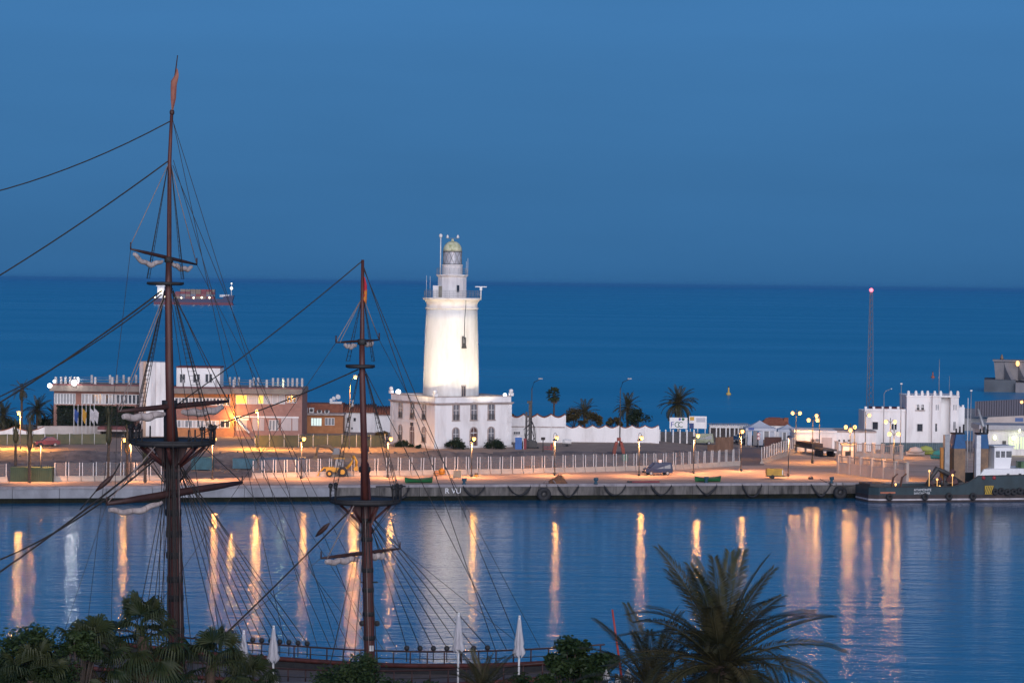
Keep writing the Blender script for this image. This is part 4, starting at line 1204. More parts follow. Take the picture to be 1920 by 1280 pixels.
# castle-like harbour office
s23 = Site(1745, 842, 2.35)
co = thing('harbour_office', 'white crenellated harbour office with a square tower above the moored boat', 'building', s23.loc)
def cX(px): return s23.X(px)
sbox(s23, co, 'side_wall', 1621, 1698, 771, 846, 0.6, 9, m_white)
sbox(s23, co, 'side_roof', 1640, 1697, 765.5, 769, 3.0, 8.5, m_darkred)
sbox(s23, co, 'side_parapet', 1621, 1698, 766.5, 771, 0.45, 1.0, m_white)
for px in (1623, 1638, 1655, 1669, 1684):
    sbox(s23, co, 'merlon', px - 2.2, px + 2.2, 762, 766.5, 0.5, 0.95, m_white)
sbox(s23, co, 'tower_wall', 1699, 1746, 744, 846, 0, 9, m_white)
# canted right part: two setbacks
sbox(s23, co, 'tower_wall', 1746, 1762, 744, 846, -0.8, 9, m_white)
sbox(s23, co, 'tower_wall', 1762, 1780, 745, 846, 0.8, 9, m_white)
sbox(s23, co, 'turret_wall', 1780, 1795, 744, 846, -0.8, 9, m_white)
sbox(s23, co, 'tower_band', 1698, 1746, 741, 744, -0.12, 9.1, m_white)
sbox(s23, co, 'tower_band', 1746, 1796, 741, 744, -0.95, 9.1, m_white)
for px in (1702, 1716, 1727.5, 1738, 1750, 1761, 1780, 1793):
    d = -0.1 if px < 1746 else -0.9
    mb = MB(); x = cX(px); z = s23.Z(741, px)
    mb.box(x - 0.22, x + 0.22, d, d + 0.45, z, z + 0.5); mb.ball((x, d + 0.22, z + 0.6), 0.26, 8, 5); mb.build('merlon', m_white, co)
for px in (1720, 1728.5):
    arched_window(co, (cX(px), -0.01, s23.Z(768, px)), 0, 0.4, 0.95, m_glass, m_white)
win_strip(co, s23, 1718, 1730, 793.5, 809, 1, -0.01, m_glass)
win_strip(co, s23, 1635, 1647, 790, 806, 1, 0.59, m_glass)
win_strip(co, s23, 1671, 1682, 794, 806, 2, 0.59, m_glass)
for px in (1753, 1756.5, 1786, 1790):
    sbox(s23, co, 'slit_window', px - 1, px + 1, 758, 768, -0.83, -0.803, m_glass2)
sbox(s23, co, 'slit_window', 1751.5, 1755, 793, 808, -0.83, -0.803, m_glass)
sbox(s23, co, 'slit_window', 1785, 1790, 790, 806, -0.83, -0.803, m_glass2)
sbox(s23, co, 'rear_wing', 1795, 1812, 764, 846, 2.5, 9, m_white)
sbox(s23, co, 'tower_pipe', 1741, 1742, 753, 842, -0.1, -0.02, m_wpost)
for px in (1800, 1809):
    sbox(s23, co, 'merlon', px - 1.8, px + 1.8, 760, 764, 2.5, 3.0, m_white)
mb = MB(); mb.tube([(cX(1764), 3, s23.Z(744, 1764)), (cX(1764), 3, s23.Z(674, 1764))], [0.09, 0.04], 5); mb.build('roof_mast', m_grey, co)
mb = MB(); mb.tube([(cX(1785), 4, s23.Z(744, 1785)), (cX(1785), 4, s23.Z(706, 1785))], 0.035, 4); mb.build('roof_aerial', m_grey, co)
# teal fence and covered dinghies below the office
s24 = Site(1720, 846, QZ)
tf = thing('teal_fence', 'teal ribbed fence at the foot of the harbour office', 'fence', (s24.loc.x, s24.loc.y - 2.5, QZ))
for i in range(34):
    px = 1650 + i * 4.0
    sbox(s24, tf, 'fence_board', px - 1.9, px + 1.9, 828, 847, 0, 0.06 + 0.03 * (i % 2), mat('teal_paint', (0.06, 0.11, 0.13), 0.6, (0.045, 0.08, 0.1), 1))
def dinghy(label, px, py, L, W_, cm, rz=0, cover=None):
    p = G(px, py, QZ)
    t_ = thing('rowing_boat', label, 'boat', (p.x, p.y, QZ), rz)
    n = 9; vs = []; hull = MB()
    for i in range(n):
        u_ = i / (n - 1); w = W_ / 2 * (1 - abs(2 * u_ - 1) ** 3.0) ** 0.8 + 0.06; sh = 0.52 + 0.28 * (2 * u_ - 1) ** 2
        x = -L / 2 + L * u_
        vs += [(x, -w, sh), (x * 0.97, -w * 0.72, 0.18), (x * 0.94, 0, 0.02), (x * 0.97, w * 0.72, 0.18), (x, w, sh), (x, w * 0.9, sh), (x * 0.96, w * 0.6, 0.25), (x * 0.96, -w * 0.6, 0.25), (x, -w * 0.9, sh)]
    fs = [(i * 9 + k, i * 9 + (k + 1) % 9, (i + 1) * 9 + (k + 1) % 9, (i + 1) * 9 + k) for i in range(n - 1) for k in range(9)]
    hull.add(vs, fs); hull.add([vs[k] for k in range(9)], [tuple(range(9))]); hull.add([vs[(n - 1) * 9 + k] for k in range(9)], [tuple(range(8, -1, -1))])
    hull.build('hull', cm, t_)
    for x in (-L * 0.2, L * 0.15):
        mb = MB(); mb.box(x - 0.12, x + 0.12, -W_ * 0.42, W_ * 0.42, 0.38, 0.43); mb.build('thwart', m_plank, t_)
    for sy in (-1, 1):
        mb = MB(); mb.tube([(-L / 2 + L * i / 8, sy * (W_ / 2 * (1 - abs(2 * i / 8 - 1) ** 3.0) ** 0.8 + 0.07), 0.53 + 0.28 * (2 * i / 8 - 1) ** 2) for i in range(9)], 0.04, 5); mb.build('gunwale', m_plank, t_)
    if cover:
        mb = MB(); mb.tube([(-L * 0.4, 0, 0.55), (-L * 0.2, 0, 0.85), (0, 0, 0.95), (L * 0.25, 0, 0.8), (L * 0.4, 0, 0.55)], [0.15, W_ * 0.42, W_ * 0.46, W_ * 0.4, 0.12], 10); mb.build('tarp_cover', cover, t_)
    return t_
dinghy('white covered dinghy laid up below the harbour office', 1716, 854, 3.2, 1.3, paint('dinghy_white', (0.5, 0.45, 0.43)), R(5), mat('cream_tarp', (0.5, 0.42, 0.38), 0.9))
dinghy('lime green covered dinghy beside the white one', 1736, 852, 3.2, 1.3, paint('dinghy_lime', (0.3, 0.38, 0.08)), R(-8), mat('lime_tarp', (0.3, 0.36, 0.1), 0.9))
dinghy('teal covered dinghy nearest the dredger', 1760, 860, 2.8, 1.2, paint('dinghy_teal', (0.03, 0.2, 0.2)), R(6), mat('teal_tarp', (0.04, 0.22, 0.2), 0.9))
# lattice radio mast with red light
s25 = Site(1630, 790, 2.4)
base = A(1630, 790, 495); topz = A(1629, 547, 495).z
rm = thing('radio_mast', 'tall thin lattice radio mast with a red light on top', 'mast', (base.x, 495, 2.4))
H = topz - 2.4
mb = MB()
b0, b1 = 0.85, 0.28
cor = [(math.cos(R(90 + 120 * k)), math.sin(R(90 + 120 * k))) for k in range(3)]
for c_ in cor:
    m2 = MB(); m2.tube([(c_[0] * b0, c_[1] * b0, 0), (c_[0] * b1, c_[1] * b1, H)], 0.055, 5); m2.build('leg', mat('mast_grey', (0.16, 0.15, 0.17), 0.6), rm)
N_ = 26
for i in range(N_):
    r0, r1 = b0 + (b1 - b0) * i / N_, b0 + (b1 - b0) * (i + 1) / N_; z0_, z1_ = H * i / N_, H * (i + 1) / N_
    for k in range(3):
        a, b = cor[k], cor[(k + 1) % 3]
        mb.tube([(a[0] * r0, a[1] * r0, z0_), (b[0] * r1, b[1] * r1, z1_)], 0.028, 4, False)
o = mb.build('lattice_bracing', MATS['mast_grey'], rm); o['kind'] = 'stuff'
mb = MB(); mb.ball((0, 0, H + 0.3), 0.34, 10, 6); mb.build('red_light', emit('red_beacon', (1.0, 0.12, 0.16), 4.0), rm)
# thin light poles by the office
def thin_pole(name, label, px, pb, pt, z, dishes=False):
    s_ = Site(px, pb, z)
    t_ = thing(name, label, 'pole', s_.loc)
    h = s_.Z(pt)
    mb = MB(); mb.tube([(0, 0, 0), (0, 0, h)], [0.09, 0.055], 6); mb.build('pole', m_grey, t_)
    if dishes:
        mb = MB(); mb.tube([(0, 0, h), (0.3, 0, h + 0.5), (1.1, 0, h + 0.85)], 0.045, 5); mb.build('arm', m_grey, t_)
        mb = MB(); mb.ball((1.2, 0, h + 0.85), 0.16, 8, 5, 0.6); mb.build('lamp_head', m_wpost, t_)
    else:
        mb = MB(); mb.box(-0.18, 0.18, -0.1, 0.1, h, h + 0.2); mb.build('lamp_head', m_wpost, t_)
thin_pole('lighting_pole', 'slim grey pole with curved arm left of the harbour office', 1656, 852, 738, QZ, True)
thin_pole('lighting_pole', 'slim straight grey pole just left of the office tower', 1688, 855, 720, QZ)
thin_pole('lighting_pole', 'white pole right of the office tower behind the dredger', 1819, 860, 733, QZ)
# corrugated wall and lit wall on the pier at far right
pier = MB(); pier.box(94, 200, 590, 640, -3, 2.6); tag(pier.build('far_pier', m_concrete), kind='structure')
s26 = Site(1874, 786, 2.6)
cw = thing('corrugated_wall', 'dark ribbed sheet wall on the far pier at the right edge', 'wall', s26.loc)
for i in range(26):
    px = 1829 + i * 4.6
    sbox(s26, cw, 'rib_sheet', px - 1.5, px + 1.5, 752 - (px - 1829) * 0.05, 780, -0.12, 0.0, mat('rib_grey', (0.12, 0.11, 0.13), 0.7))
    sbox(s26, cw, 'groove_sheet', px + 1.5, px + 3.1, 752 - (px - 1829) * 0.05, 780, 0.05, 0.1, mat('rib_dark', (0.05, 0.04, 0.05), 0.8))
s27 = Site(1890, 806, 2.4)
lw = thing('lit_wall', 'pale wall washed orange with a blue panel, right edge', 'wall', s27.loc)
mb = MB(); mb.prism([(s27.X(1843), s27.Z(808, 1843)), (s27.X(1960), s27.Z(808, 1960)), (s27.X(1960), s27.Z(777, 1960)), (s27.X(1852), s27.Z(782, 1852))], 'y', 0, 0.5); mb.build('wall', m_cream, lw)
sbox(s27, lw, 'blue_panel', 1903, 1918, 783, 790, -0.06, -0.003, mat('panel_blue', (0.06, 0.12, 0.28), 0.5))
lamp_light(lw, (s27.X(1912), -1.8, s27.Z(752, 1912)), SODIUM, 500, 0.15)
mb = MB(); mb.ball((s27.X(1912), -1.6, s27.Z(753, 1912)), 0.3, 10, 6); mb.build('lamp_globe', m_globe, lw)
mb = MB(); mb.tube([(s27.X(1918), -1.5, 0), (s27.X(1918), -1.5, s27.Z(751, 1918)), (s27.X(1913), -1.55, s27.Z(751, 1913))], 0.05, 5); mb.build('lamp_pole', m_metal, lw)
# white quayside shed behind the dredger
s28 = Site(1890, 853, QZ)
sh = thing('quayside_shed', 'long white quayside shed with lit windows at the right edge', 'building', s28.loc)
sbox(s28, sh, 'wall', 1838, 1990, 806, 858, 0, 8, m_stain)
sbox(s28, sh, 'roof', 1834, 1990, 797, 806, -0.6, 8.3, mat('shed_roof', (0.4, 0.4, 0.42), 0.7, (0.32, 0.32, 0.34), 1))
for px in (1890, 1901, 1912): win_strip(sh, s28, px, px + 9, 818, 842, 2, -0.01, emit('lit_shed', (0.75, 0.9, 0.5), 0.22))
sbox(s28, sh, 'door', 1879, 1886, 826, 852, -0.05, -0.003, m_metal)
for px, py in ((1864, 820), (1899, 821), (1910, 805), (1839, 825)):
    mb = MB(); mb.ball((s28.X(px), -0.35, s28.Z(py, px)), 0.3, 10, 6, 1.3); mb.build('wall_lamp', emit('lamp_lime', (0.95, 1.0, 0.6), 1.6), sh)
lamp_light(sh, (s28.X(1900), -1.2, s28.Z(821, 1900)), (0.85, 1.0, 0.55), 60, 0.2)
# ================================================================ street lamps
LAMP_W = 1500
def globe_lamp(label, px, py, base_py, side=1, z=QZ, power=LAMP_W, c=None):
    """quay lamp: slim post, hooked arm, hanging globe"""
    t = thing('street_lamp', label, 'street lamp', (c.x, c.y, z), 0, 'hooked lamps along the bank')
    hg = c.z - z                        # globe centre
    a = 0.5 * side
    mb = MB(); mb.tube([(-a, 0, 0), (-a, 0, hg * 0.3), (-a, 0, hg + 0.1)], [0.07, 0.055, 0.045], 7); mb.lathe([(0.15, 0), (0.15, 0.4), (0.1, 0.5)], 8, (-a, 0, 0)); mb.build('post', mat('lamp_post_paint', (0.2, 0.19, 0.18), 0.6, (0.13, 0.125, 0.12), 2), t)
    mb = MB(); mb.tube([(-a, 0, hg + 0.1)] + [(-a + a * (1 - math.cos(R(18 * i))) / 2, 0, hg + 0.1 + 0.62 * math.sin(R(18 * i))) for i in range(1, 9)] + [(0, 0, hg + 0.33)], 0.045, 6); mb.build('arm', MATS['lamp_post_paint'], t)
    mb = MB(); mb.ball((0, 0, hg), 0.3, 14, 10); mb.build('globe', m_globe, t)
    mb = MB(); mb.lathe([(0.05, 0.36), (0.2, 0.3), (0.24, 0.22)], 10, (0, 0, hg)); mb.build('cap', m_metal, t)
    lamp_light(t, (0, -0.12, hg - 0.42), SODIUM, power, 0.24)
    return t
GL = [(733, 822, 'hooked lamp standing before the left corner of the lighthouse base', 417),
      (889, 822, 'hooked lamp standing before the lighthouse base door', 420),
      (1044, 820, 'hooked lamp before the scalloped house', 424),
      (1203, 820, 'hooked lamp before the right end of the scalloped wall', 430),
      (1309, 816, 'hooked lamp beside the wooden hoarding', 436),
      (1392, 808, 'hooked lamp beside the parked cars near the road gap', 448),
      (570, 822, 'hooked lamp before the dark green tarp fence', 413),
      (403, 823, 'hooked lamp seen beside the main top of the sailing ship', 408),
      (234, 824, 'hooked lamp among the bundled palms at left', 404),
      (58, 833, 'hooked lamp low by the tarp fence at far left', 402)]
for px, py, lb, Yd in GL:
    c = A(px, py, Yd); z_ = max(terr(c.x, Yd), 2.05)
    t = globe_lamp(lb, px, py, 0, 1, z_, 470, c)
def added_quay_post(label, px, base_py, top_py):  # hooded spot lights added over the apron to warm it; some posts added too
    s_ = Site(px, base_py, QZ)
    t = thing('added_quay_post', label, 'street lamp', s_.loc, 0, 'dark hooded posts added to light the quay')
    h = s_.Z(top_py)
    mb = MB(); mb.tube([(0, 0, 0), (0, 0, h)], [0.085, 0.055], 7); mb.lathe([(0.17, 0), (0.17, 0.4), (0.1, 0.5)], 8); mb.build('post', m_metal, t)
    mb = MB(); mb.lathe([(0.05, 0.22), (0.16, 0.16), (0.34, 0.0), (0.36, -0.1)], 12, (0, -0.45, h), cap=False); mb.tube([(0, 0, h), (0, -0.45, h + 0.2)], 0.035, 5); mb.build('hood', m_metal, t)
    l = bpy.data.lights.new('hood_light', 'SPOT'); l.energy = 4600; l.color = (1.0, 0.42, 0.16); l.spot_size = R(162); l.spot_blend = 1.0; l.shadow_soft_size = 0.12
    o = bpy.data.objects.new('hood_light', l); COL.objects.link(o); o.parent = t; o.location = (0, -0.45, h - 0.12)
for px, pb, pt, lb in ((76, 903, 832, 'added dark hooded post right of the green container'), (245, 901, 830, 'added dark hooded post between the short bundled palms'), (398, 899, 828, 'added dark hooded post in the fence gap right of the main mast'), (565, 897, 826, 'dark post with added hood lamp left of the yellow backhoe'), (727, 895, 826, 'added dark hooded post just right of the mizzen mast'), (884, 894, 826, 'dark post with added hood lamp right of the slatted crate'), (1040, 891, 824, 'added dark hooded post behind the rust brown heap'), (1198, 892, 824, 'dark post with added hood lamp left of the dark blue van'), (1300, 888, 820, 'dark post with added hood lamp right of the dark blue van'), (1389, 883, 815, 'dark post with added hood lamp at the fence end by the road gap'), (1478, 893, 818, 'added dark hooded post right of the yellow generator')):
    added_quay_post(lb, px, pb, pt)
def tall_lamp(label, px, py, base_py, z, lit, dx, dirn=1, power=1600):
    s_ = Site(px, base_py, z)
    t = thing('street_lamp', label, 'street lamp', s_.loc, 0, 'tall street lamps')
    h = s_.Z(py); d = dx / s_.s
    mb = MB(); mb.tube([(0, 0, 0), (0, 0, h * 0.55), (0, 0, h * 0.86), (d * 0.25, 0, h * 0.96), (d, 0, h + 0.1)], [0.11, 0.09, 0.07, 0.06, 0.05], 7); mb.build('pole', m_metal if not lit else MATS['lamp_post_paint'], t)
    mb = MB(); mb.box(d - 0.35, d + 0.35, -0.14, 0.14, h + 0.06, h + 0.24); mb.build('lamp_head', m_grey, t)
    if lit:
        mb = MB(); mb.ball((d, -0.1, h - 0.02), 0.27, 12, 8); mb.build('lamp_globe', m_globe, t)
        hood_light(t, (d, -0.2, h - 0.42), SODIUM, power * 2.6, side=0.09)
    return t
tall_lamp('tall lit street lamp left of the mizzen mast', 655, 706, 843, 3.3, True, 10, power=5500)
tall_lamp('lit street lamp by the palms at the far left', 38, 773, 842, 3.3, True, -3, power=6000)
tall_lamp('lit street lamp in front of the restaurant right wing', 484, 770, 842, 3.3, True, -3, power=5200)
tall_lamp('tall unlit street lamp with curved arm beside the drilling rig', 996, 711, 836, 3.3, False, 16)
tall_lamp('tall unlit street lamp with curved arm left of the bushy palm', 1162, 711, 836, 3.3, False, 17)
def twin_lamp(label, px, py, base_py, offs, z=QZ, power=900, top=None):
    s_ = Site(px, base_py, z)
    t = thing('street_lamp', label, 'street lamp', s_.loc, 0, 'black harbour lamp posts with white globes')
    h = s_.Z(py)
    mb = MB(); mb.tube([(0, 0, 0), (0, 0, h * 0.4), (0, 0, h + 0.45)], [0.11, 0.08, 0.05], 7); mb.lathe([(0.2, 0), (0.2, 0.6), (0.11, 0.75)], 8); mb.ball((0, 0, h + 0.5), 0.09, 8, 5); mb.build('post', m_metal, t)
    for o_ in offs:
        d = o_ / s_.s
        mb = MB(); mb.tube([(0, 0, h - 0.3), (d * 0.5, 0, h + 0.25), (d, 0, h + 0.3)], 0.04, 5); mb.build('arm', m_metal, t)
        mb = MB(); mb.ball((d, 0, h), 0.3, 14, 10); mb.build('globe', m_globe, t)
        hood_light(t, (d, -0.12, h - 0.42), SODIUM, power * 1.5)
twin_lamp('twin globe lamp post behind the white store, leftmost of the cluster', 1492, 774, 846, (-7, 7), power=800)
twin_lamp('twin globe lamp post rising from the road by the trailer', 1523, 787, 868, (-8, 8.5))
twin_lamp('single globe lamp post right behind the trailer', 1536, 779, 850, (-6,), power=800)
twin_lamp('twin globe lamp post before the ribbed store wall', 1593.5, 800, 866, (-8.5, 8.5))
twin_lamp('low single globe lamp post beside the gate kiosk', 1601, 806, 890, (-7.5,))
twin_lamp('single globe lamp post at the foot of the radio mast', 1622, 778, 856, (7,), power=800)
twin_lamp('twin globe lamp post before the harbour office wall', 1668.5, 790, 858, (-8.5, 8.5))
twin_lamp('twin globe lamp post on the quay nearest the moored boat', 1675, 813, 899, (-8.5, 8.5))

# ================================================================ wire fences on concrete feet
m_jersey = mat('barrier_concrete', (0.46, 0.40, 0.34), 0.9, (0.36, 0.31, 0.27), 0.8, bump=0.02)
def wire_fence(label, pts, pw, z=QZ, ht=1.85, hb=0.72, grp=None):
    """pts: photo pixels of the foot line; one concrete foot, mesh panel and pair of posts per bay"""
    P = [G(a, b, z) for a, b in pts]
    t = thing('wire_fence', label, 'fence', P[0], 0)
    o = P[0]
    seg = []
    for a, b in zip(P, P[1:]):
        n = max(1, round((b - a).length / pw))
        for i in range(n):
            seg.append((a + (b - a) * (i / n), a + (b - a) * ((i + 1) / n)))
    for a, b in seg:
        a = a - o; b = b - o
        an_ = math.atan2(b.y - a.y, b.x - a.x); L = (b - a).length; m = (a + b) / 2
        gap = 0.2
        for s_ in (-1, 1):
            mb = MB(); x = s_ * (L / 2 - gap)
            mb.box(x - 0.045, x + 0.045, -0.045, 0.045, hb * 0.5, hb + ht)
            q = mb.build('post', m_wpost, t); q.location = m + Vector((0, 0, rng.uniform(-0.1, 0.06))); q.rotation_euler = (rng.uniform(-0.04, 0.04), rng.uniform(-0.012, 0.012), an_)
        mb = MB(); mb.box(-L / 2 + gap + 0.05, L / 2 - gap - 0.05, -0.008, 0.008, hb + 0.04, hb + ht - 0.06)
        q = mb.build('mesh_panel', m_mesh, t); q.location = m; q.rotation_euler = (0, 0, an_)
        mb = MB(); tl_ = rng.uniform(-0.02, 0.02)
        w = L - rng.uniform(0.06, 0.12)
        mb.prism([(-0.32, 0), (0.32, 0), (0.26, 0.2), (0.12, 0.4), (0.09, hb), (-0.09, hb), (-0.12, 0.4), (-0.26, 0.2)], 'x', -w / 2, w / 2)
        q = mb.build('concrete_foot', m_jersey, t); q.location = m + Vector((0, rng.uniform(-0.05, 0.05), 0)); q.rotation_euler = (0, 0, an_ + tl_)
wire_fence('left run of white post wire fence beside the green container', [(100, 902), (305, 900)], 1.85)
wire_fence('long wire fence with white posts on concrete feet below the lighthouse', [(472, 896), (640, 892.5), (960, 887.5), (1265, 880), (1388, 872)], 1.72)
wire_fence('wire fence run curving inland right of the road gap', [(1428, 869), (1490, 848)], 2.2)
wire_fence('short wire fence stub at the left picture edge', [(-30, 904), (14, 903)], 1.8)

# ================================================================ containers and huts
def container(label, px0, px1, pyt, pyb, z, dep, m, door=True):
    s_ = Site((px0 + px1) / 2, pyb, z)
    t = thing('shipping_container', label, 'container', s_.loc)
    w = (px1 - px0) / s_.s; h = s_.Z(pyt)
    mb = MB(); mb.box(-w / 2, w / 2, 0, dep, 0.08, h); mb.build('box', m, t)
    n = max(6, int(w / 0.3))
    for i in range(n):
        x = -w / 2 + w * (i + 0.5) / n
        mb = MB(); mb.box(x - w / n * 0.28, x + w / n * 0.28, -0.05, 0, 0.2, h - 0.15); mb.build('rib', m, t)
    mb = MB()
    mb.box(-w / 2 - 0.03, w / 2 + 0.03, -0.07, dep + 0.03, 0, 0.16)
    mb.build('bottom_rail', m, t)
    mb = MB(); mb.box(-w / 2 - 0.03, w / 2 + 0.03, -0.07, dep + 0.03, h - 0.1, h + 0.02); mb.build('top_rail', m, t)
    return t
container('dark green container on the quay at the left edge', 19, 98, 876, 903, QZ, 2.4, paint('container_green', (0.045, 0.075, 0.03), 0.6))
container('teal container hidden behind the main mast shrouds', 358, 398, 858, 880, QZ, 2.4, paint('container_teal', (0.04, 0.13, 0.16), 0.6))
container('blue container behind the wire fence, left of its end', 436, 482, 860, 878, QZ, 2.4, paint('container_blue', (0.045, 0.14, 0.2), 0.6))
container('grey blue site hut behind the fence with white door frame', 486, 572, 858, 882, QZ, 2.4, paint('hut_blue', (0.08, 0.11, 0.16), 0.6))

# ================================================================ quay furniture
def bollard(label, px, py):
    p = G(px, py, QZ)
    t = thing('mooring_bollard', label, 'bollard', p, 0, 'blue mooring bollards on the quay edge')
    m = paint('bollard_blue', (0.03, 0.09, 0.13), 0.6)
    mb = MB(); mb.lathe([(0.32, 0), (0.32, 0.12), (0.2, 0.2), (0.19, 0.55)], 12); mb.build('stem', m, t)
    mb = MB(); mb.tube([(-0.28, 0, 0.68), (0.34, 0, 0.68)], [0.2, 0.22], 10); mb.build('head', m, t)
bollard('bollard above the painted letters on the quay wall', 870, 908)
bollard('bollard on the quay edge right of the rust brown heap', 1117, 907)
bollard('bollard on the quay edge before the right green boat', 1324, 905)
bollard('bollard on the quay edge left of the moored dredger', 1559, 905)
def swag(px0, px1, label):
    a = A(px0, 0, QY(0)); 
    def uq(px):
        # photo x -> distance along the quay
        d = ray(px, 920); k = (385.2) / (d.y - 0.236 * d.x); p = Vector((d.x * k, d.y * k, 0)); return (p - Vector((0, 385.2, 0))).dot(QU)
    u0, u1 = uq(px0), uq(px1); w = u1 - u0
    p = Vector(qp((u0 + u1) / 2, -0.28, 0.0))
    t = thing('tyre_fender', label, 'fender', p, QA, 'rubber fenders slung along the quay wall')
    pts = []; n = 12; z0s = rng.uniform(0.3, 0.75); ex = rng.uniform(1.5, 2.6); sk = rng.uniform(-1, 0.2)
    for i in range(n + 1):
        x = -w / 2 + w * i / n; pts.append((x, 0, z0s + (1.92 - z0s) * abs(2 * i / n - 1) ** ex + 0.25 * sk * (x / w)))
    mb = MB(); mb.tube(pts, [0.07] + [0.13 + 0.06 * math.sin(i * 0.5 + px0) for i in range(n - 1)] + [0.1], 8); mb.build('rubber_swag', m_tyre, t)
    for s_ in (-1, 1):
        mb = MB(); mb.tube([(s_ * w / 2, 0, 1.9), (s_ * w / 2, 0.3, 2.22)], 0.04, 5); mb.build('chain', m_metal, t)
SW = [(868, 908, 'slung rubber fender just right of the painted letters'), (952, 994, 'slung rubber fender left of the big round tyre'), (1045, 1084, 'slung rubber fender right of the big round tyre'), (1132, 1172, 'slung rubber fender below the red plank on the quay edge'), (1220, 1258, 'slung rubber fender below the dark blue van'), (1305, 1343, 'slung rubber fender below the right green boat'), (1391, 1427, 'slung rubber fender below the yellow generator'), (1520, 1556, 'slung rubber fender left of the second round tyre'), (740, 766, 'slung rubber fender behind the mizzen top')]
for a, b, l in SW: swag(a, b, l)
def round_tyre(px, label):
    d = ray(px, 920); k = 385.2 / (d.y - 0.236 * d.x); p = Vector((d.x * k, d.y * k, 0.85)) - QV * 0.5
    t = thing('round_fender', label, 'fender', p, QA)
    mb = MB(); pr = [(0.35, -0.3), (0.75, -0.38), (0.95, -0.2), (0.98, 0.2), (0.75, 0.38), (0.35, 0.3), (0.35, -0.3)]
    mb.lathe(pr, 20, cap=False); q = mb.build('tyre', m_tyre, t); q.rotation_euler = (R(90), 0, 0)
    mb = MB(); mb.lathe([(0.05, -0.2), (0.34, -0.2), (0.34, 0.2), (0.05, 0.2)], 12); q = mb.build('hub', m_metal, t); q.rotation_euler = (R(90), 0, 0)
    for s_ in (-0.5, 0.5):
        mb = MB(); mb.tube([(s_, 0, 0.6), (s_, 0.35, 1.36)], 0.04, 5); mb.build('chain', m_metal, t)
round_tyre(1018, 'big round tyre fender hanging on the quay wall below the brown heap')
round_tyre(1573, 'big round tyre fender hanging beside the dredger stern')
# boats ashore
m_bgreen = paint('boat_green', (0.02, 0.16, 0.05), 0.5)
dinghy('green rowing boat laid on the quay behind the mizzen top', 785, 905, 4.0, 1.5, m_bgreen, QA)
dinghy('green rowing boat laid on the quay near the blue van', 1327, 903, 3.9, 1.5, m_bgreen, QA)
# generator trailer
p = G(1452, 897, QZ)
gn = thing('generator_trailer', 'yellow boxy generator trailer parked on the quay', 'generator', p, R(6))
my = paint('machine_yellow', (0.55, 0.30, 0.02), 0.45)
mb = MB(); mb.prism([(-1.2, 0.5), (1.2, 0.42), (1.2, 1.35), (1.1, 1.45), (-1.1, 1.5), (-1.2, 1.4)], 'y', -0.6, 0.6); mb.build('housing', my, gn)
mb = MB(); mb.box(-1.25, 1.4, -0.55, 0.55, 0.32, 0.45); mb.build('chassis', m_metal, gn)
mb = MB(); mb.box(1.0, 1.13, -0.63, -0.601, 0.6, 1.3); mb.build('white_panel', m_wpost, gn)
for s_ in (-1, 1):
    mb = MB(); mb.tube([(-0.4, s_ * 0.5, 0.3), (-0.4, s_ * 0.68, 0.3)], 0.3, 14); mb.build('wheel', m_tyre, gn)
mb = MB(); mb.tube([(1.4, 0, 0.4), (2.0, 0, 0.35), (2.0, 0, 0.0)], 0.05, 5); mb.build('tow_bar', m_metal, gn)
# van
p = G(1233, 890, QZ)
v = car('van', 'dark blue compact van with headlights on the quay', (p.x, p.y, QZ), R(14), paint('van_blue', (0.008, 0.02, 0.07), 0.45), 4.1, 1.7, 1.8, True, 'van')
mb = MB(); mb.box(0.1, 0.5, -0.35, 0.05, 1.82, 2.25); mb.build('roof_sign', m_wpost, v)
# backhoe loader
p = G(632, 893, QZ)
bh = thing('backhoe_loader', 'yellow backhoe loader with raised bucket behind the mizzen mast', 'backhoe', p, R(4))
mb = MB(); mb.prism([(-1.6, 0.7), (1.4, 0.7), (1.4, 1.3), (-0.4, 1.35), (-1.6, 1.2)], 'y', -0.7, 0.7); mb.build('chassis', my, bh)
mb = MB(); mb.prism([(-0.5, 1.36), (1.0, 1.32), (0.95, 2.55), (-0.2, 2.55)], 'y', -0.68, 0.68); cb = mb.build('cab', m_glass2, bh)
for x, z_ in ((-0.38, 1), (0.35, 1), (0.95, 1)):
    for s_ in (-1, 1):
        mb = MB(); mb.tube([(x, s_ * 0.69, 1.35), (x * 0.93 + 0.03, s_ * 0.69, 2.55)], 0.05, 5); mb.build('cab_pillar', m_metal, cb)
mb = MB(); mb.box(-0.4, 1.1, -0.78, 0.78, 2.56, 2.7); mb.build('cab_roof', my, bh)
for x, r in ((-1.1, 0.48), (0.75, 0.72)):
    for s_ in (-1, 1):
        mb = MB(); mb.tube([(x, s_ * 0.72, r), (x, s_ * 1.08, r)], r, 16); w_ = mb.build('wheel', m_tyre, bh)
        mb = MB(); mb.tube([(x, s_ * 1.08, r), (x, s_ * 1.1, r)], r * 0.5, 12); mb.build('rim', my, w_)
for s_ in (-1, 1):
    mb = MB(); mb.tube([(-0.5, s_ * 0.55, 1.3), (-1.9, s_ * 0.55, 1.25), (-2.6, s_ * 0.55, 0.5)], 0.13, 6); mb.build('loader_arm', my, bh)
mb = MB(); mb.prism([(-2.5, 0.9), (-2.6, 0.15), (-3.3, 0.1), (-2.75, 0.3)], 'y', -1.1, 1.1); mb.build('front_bucket', my, bh)
mb = MB(); mb.tube([(1.4, 0, 1.2), (2.0, 0, 1.9), (2.3, 0, 3.0)], [0.2, 0.18, 0.14], 7); mb.build('boom', my, bh)
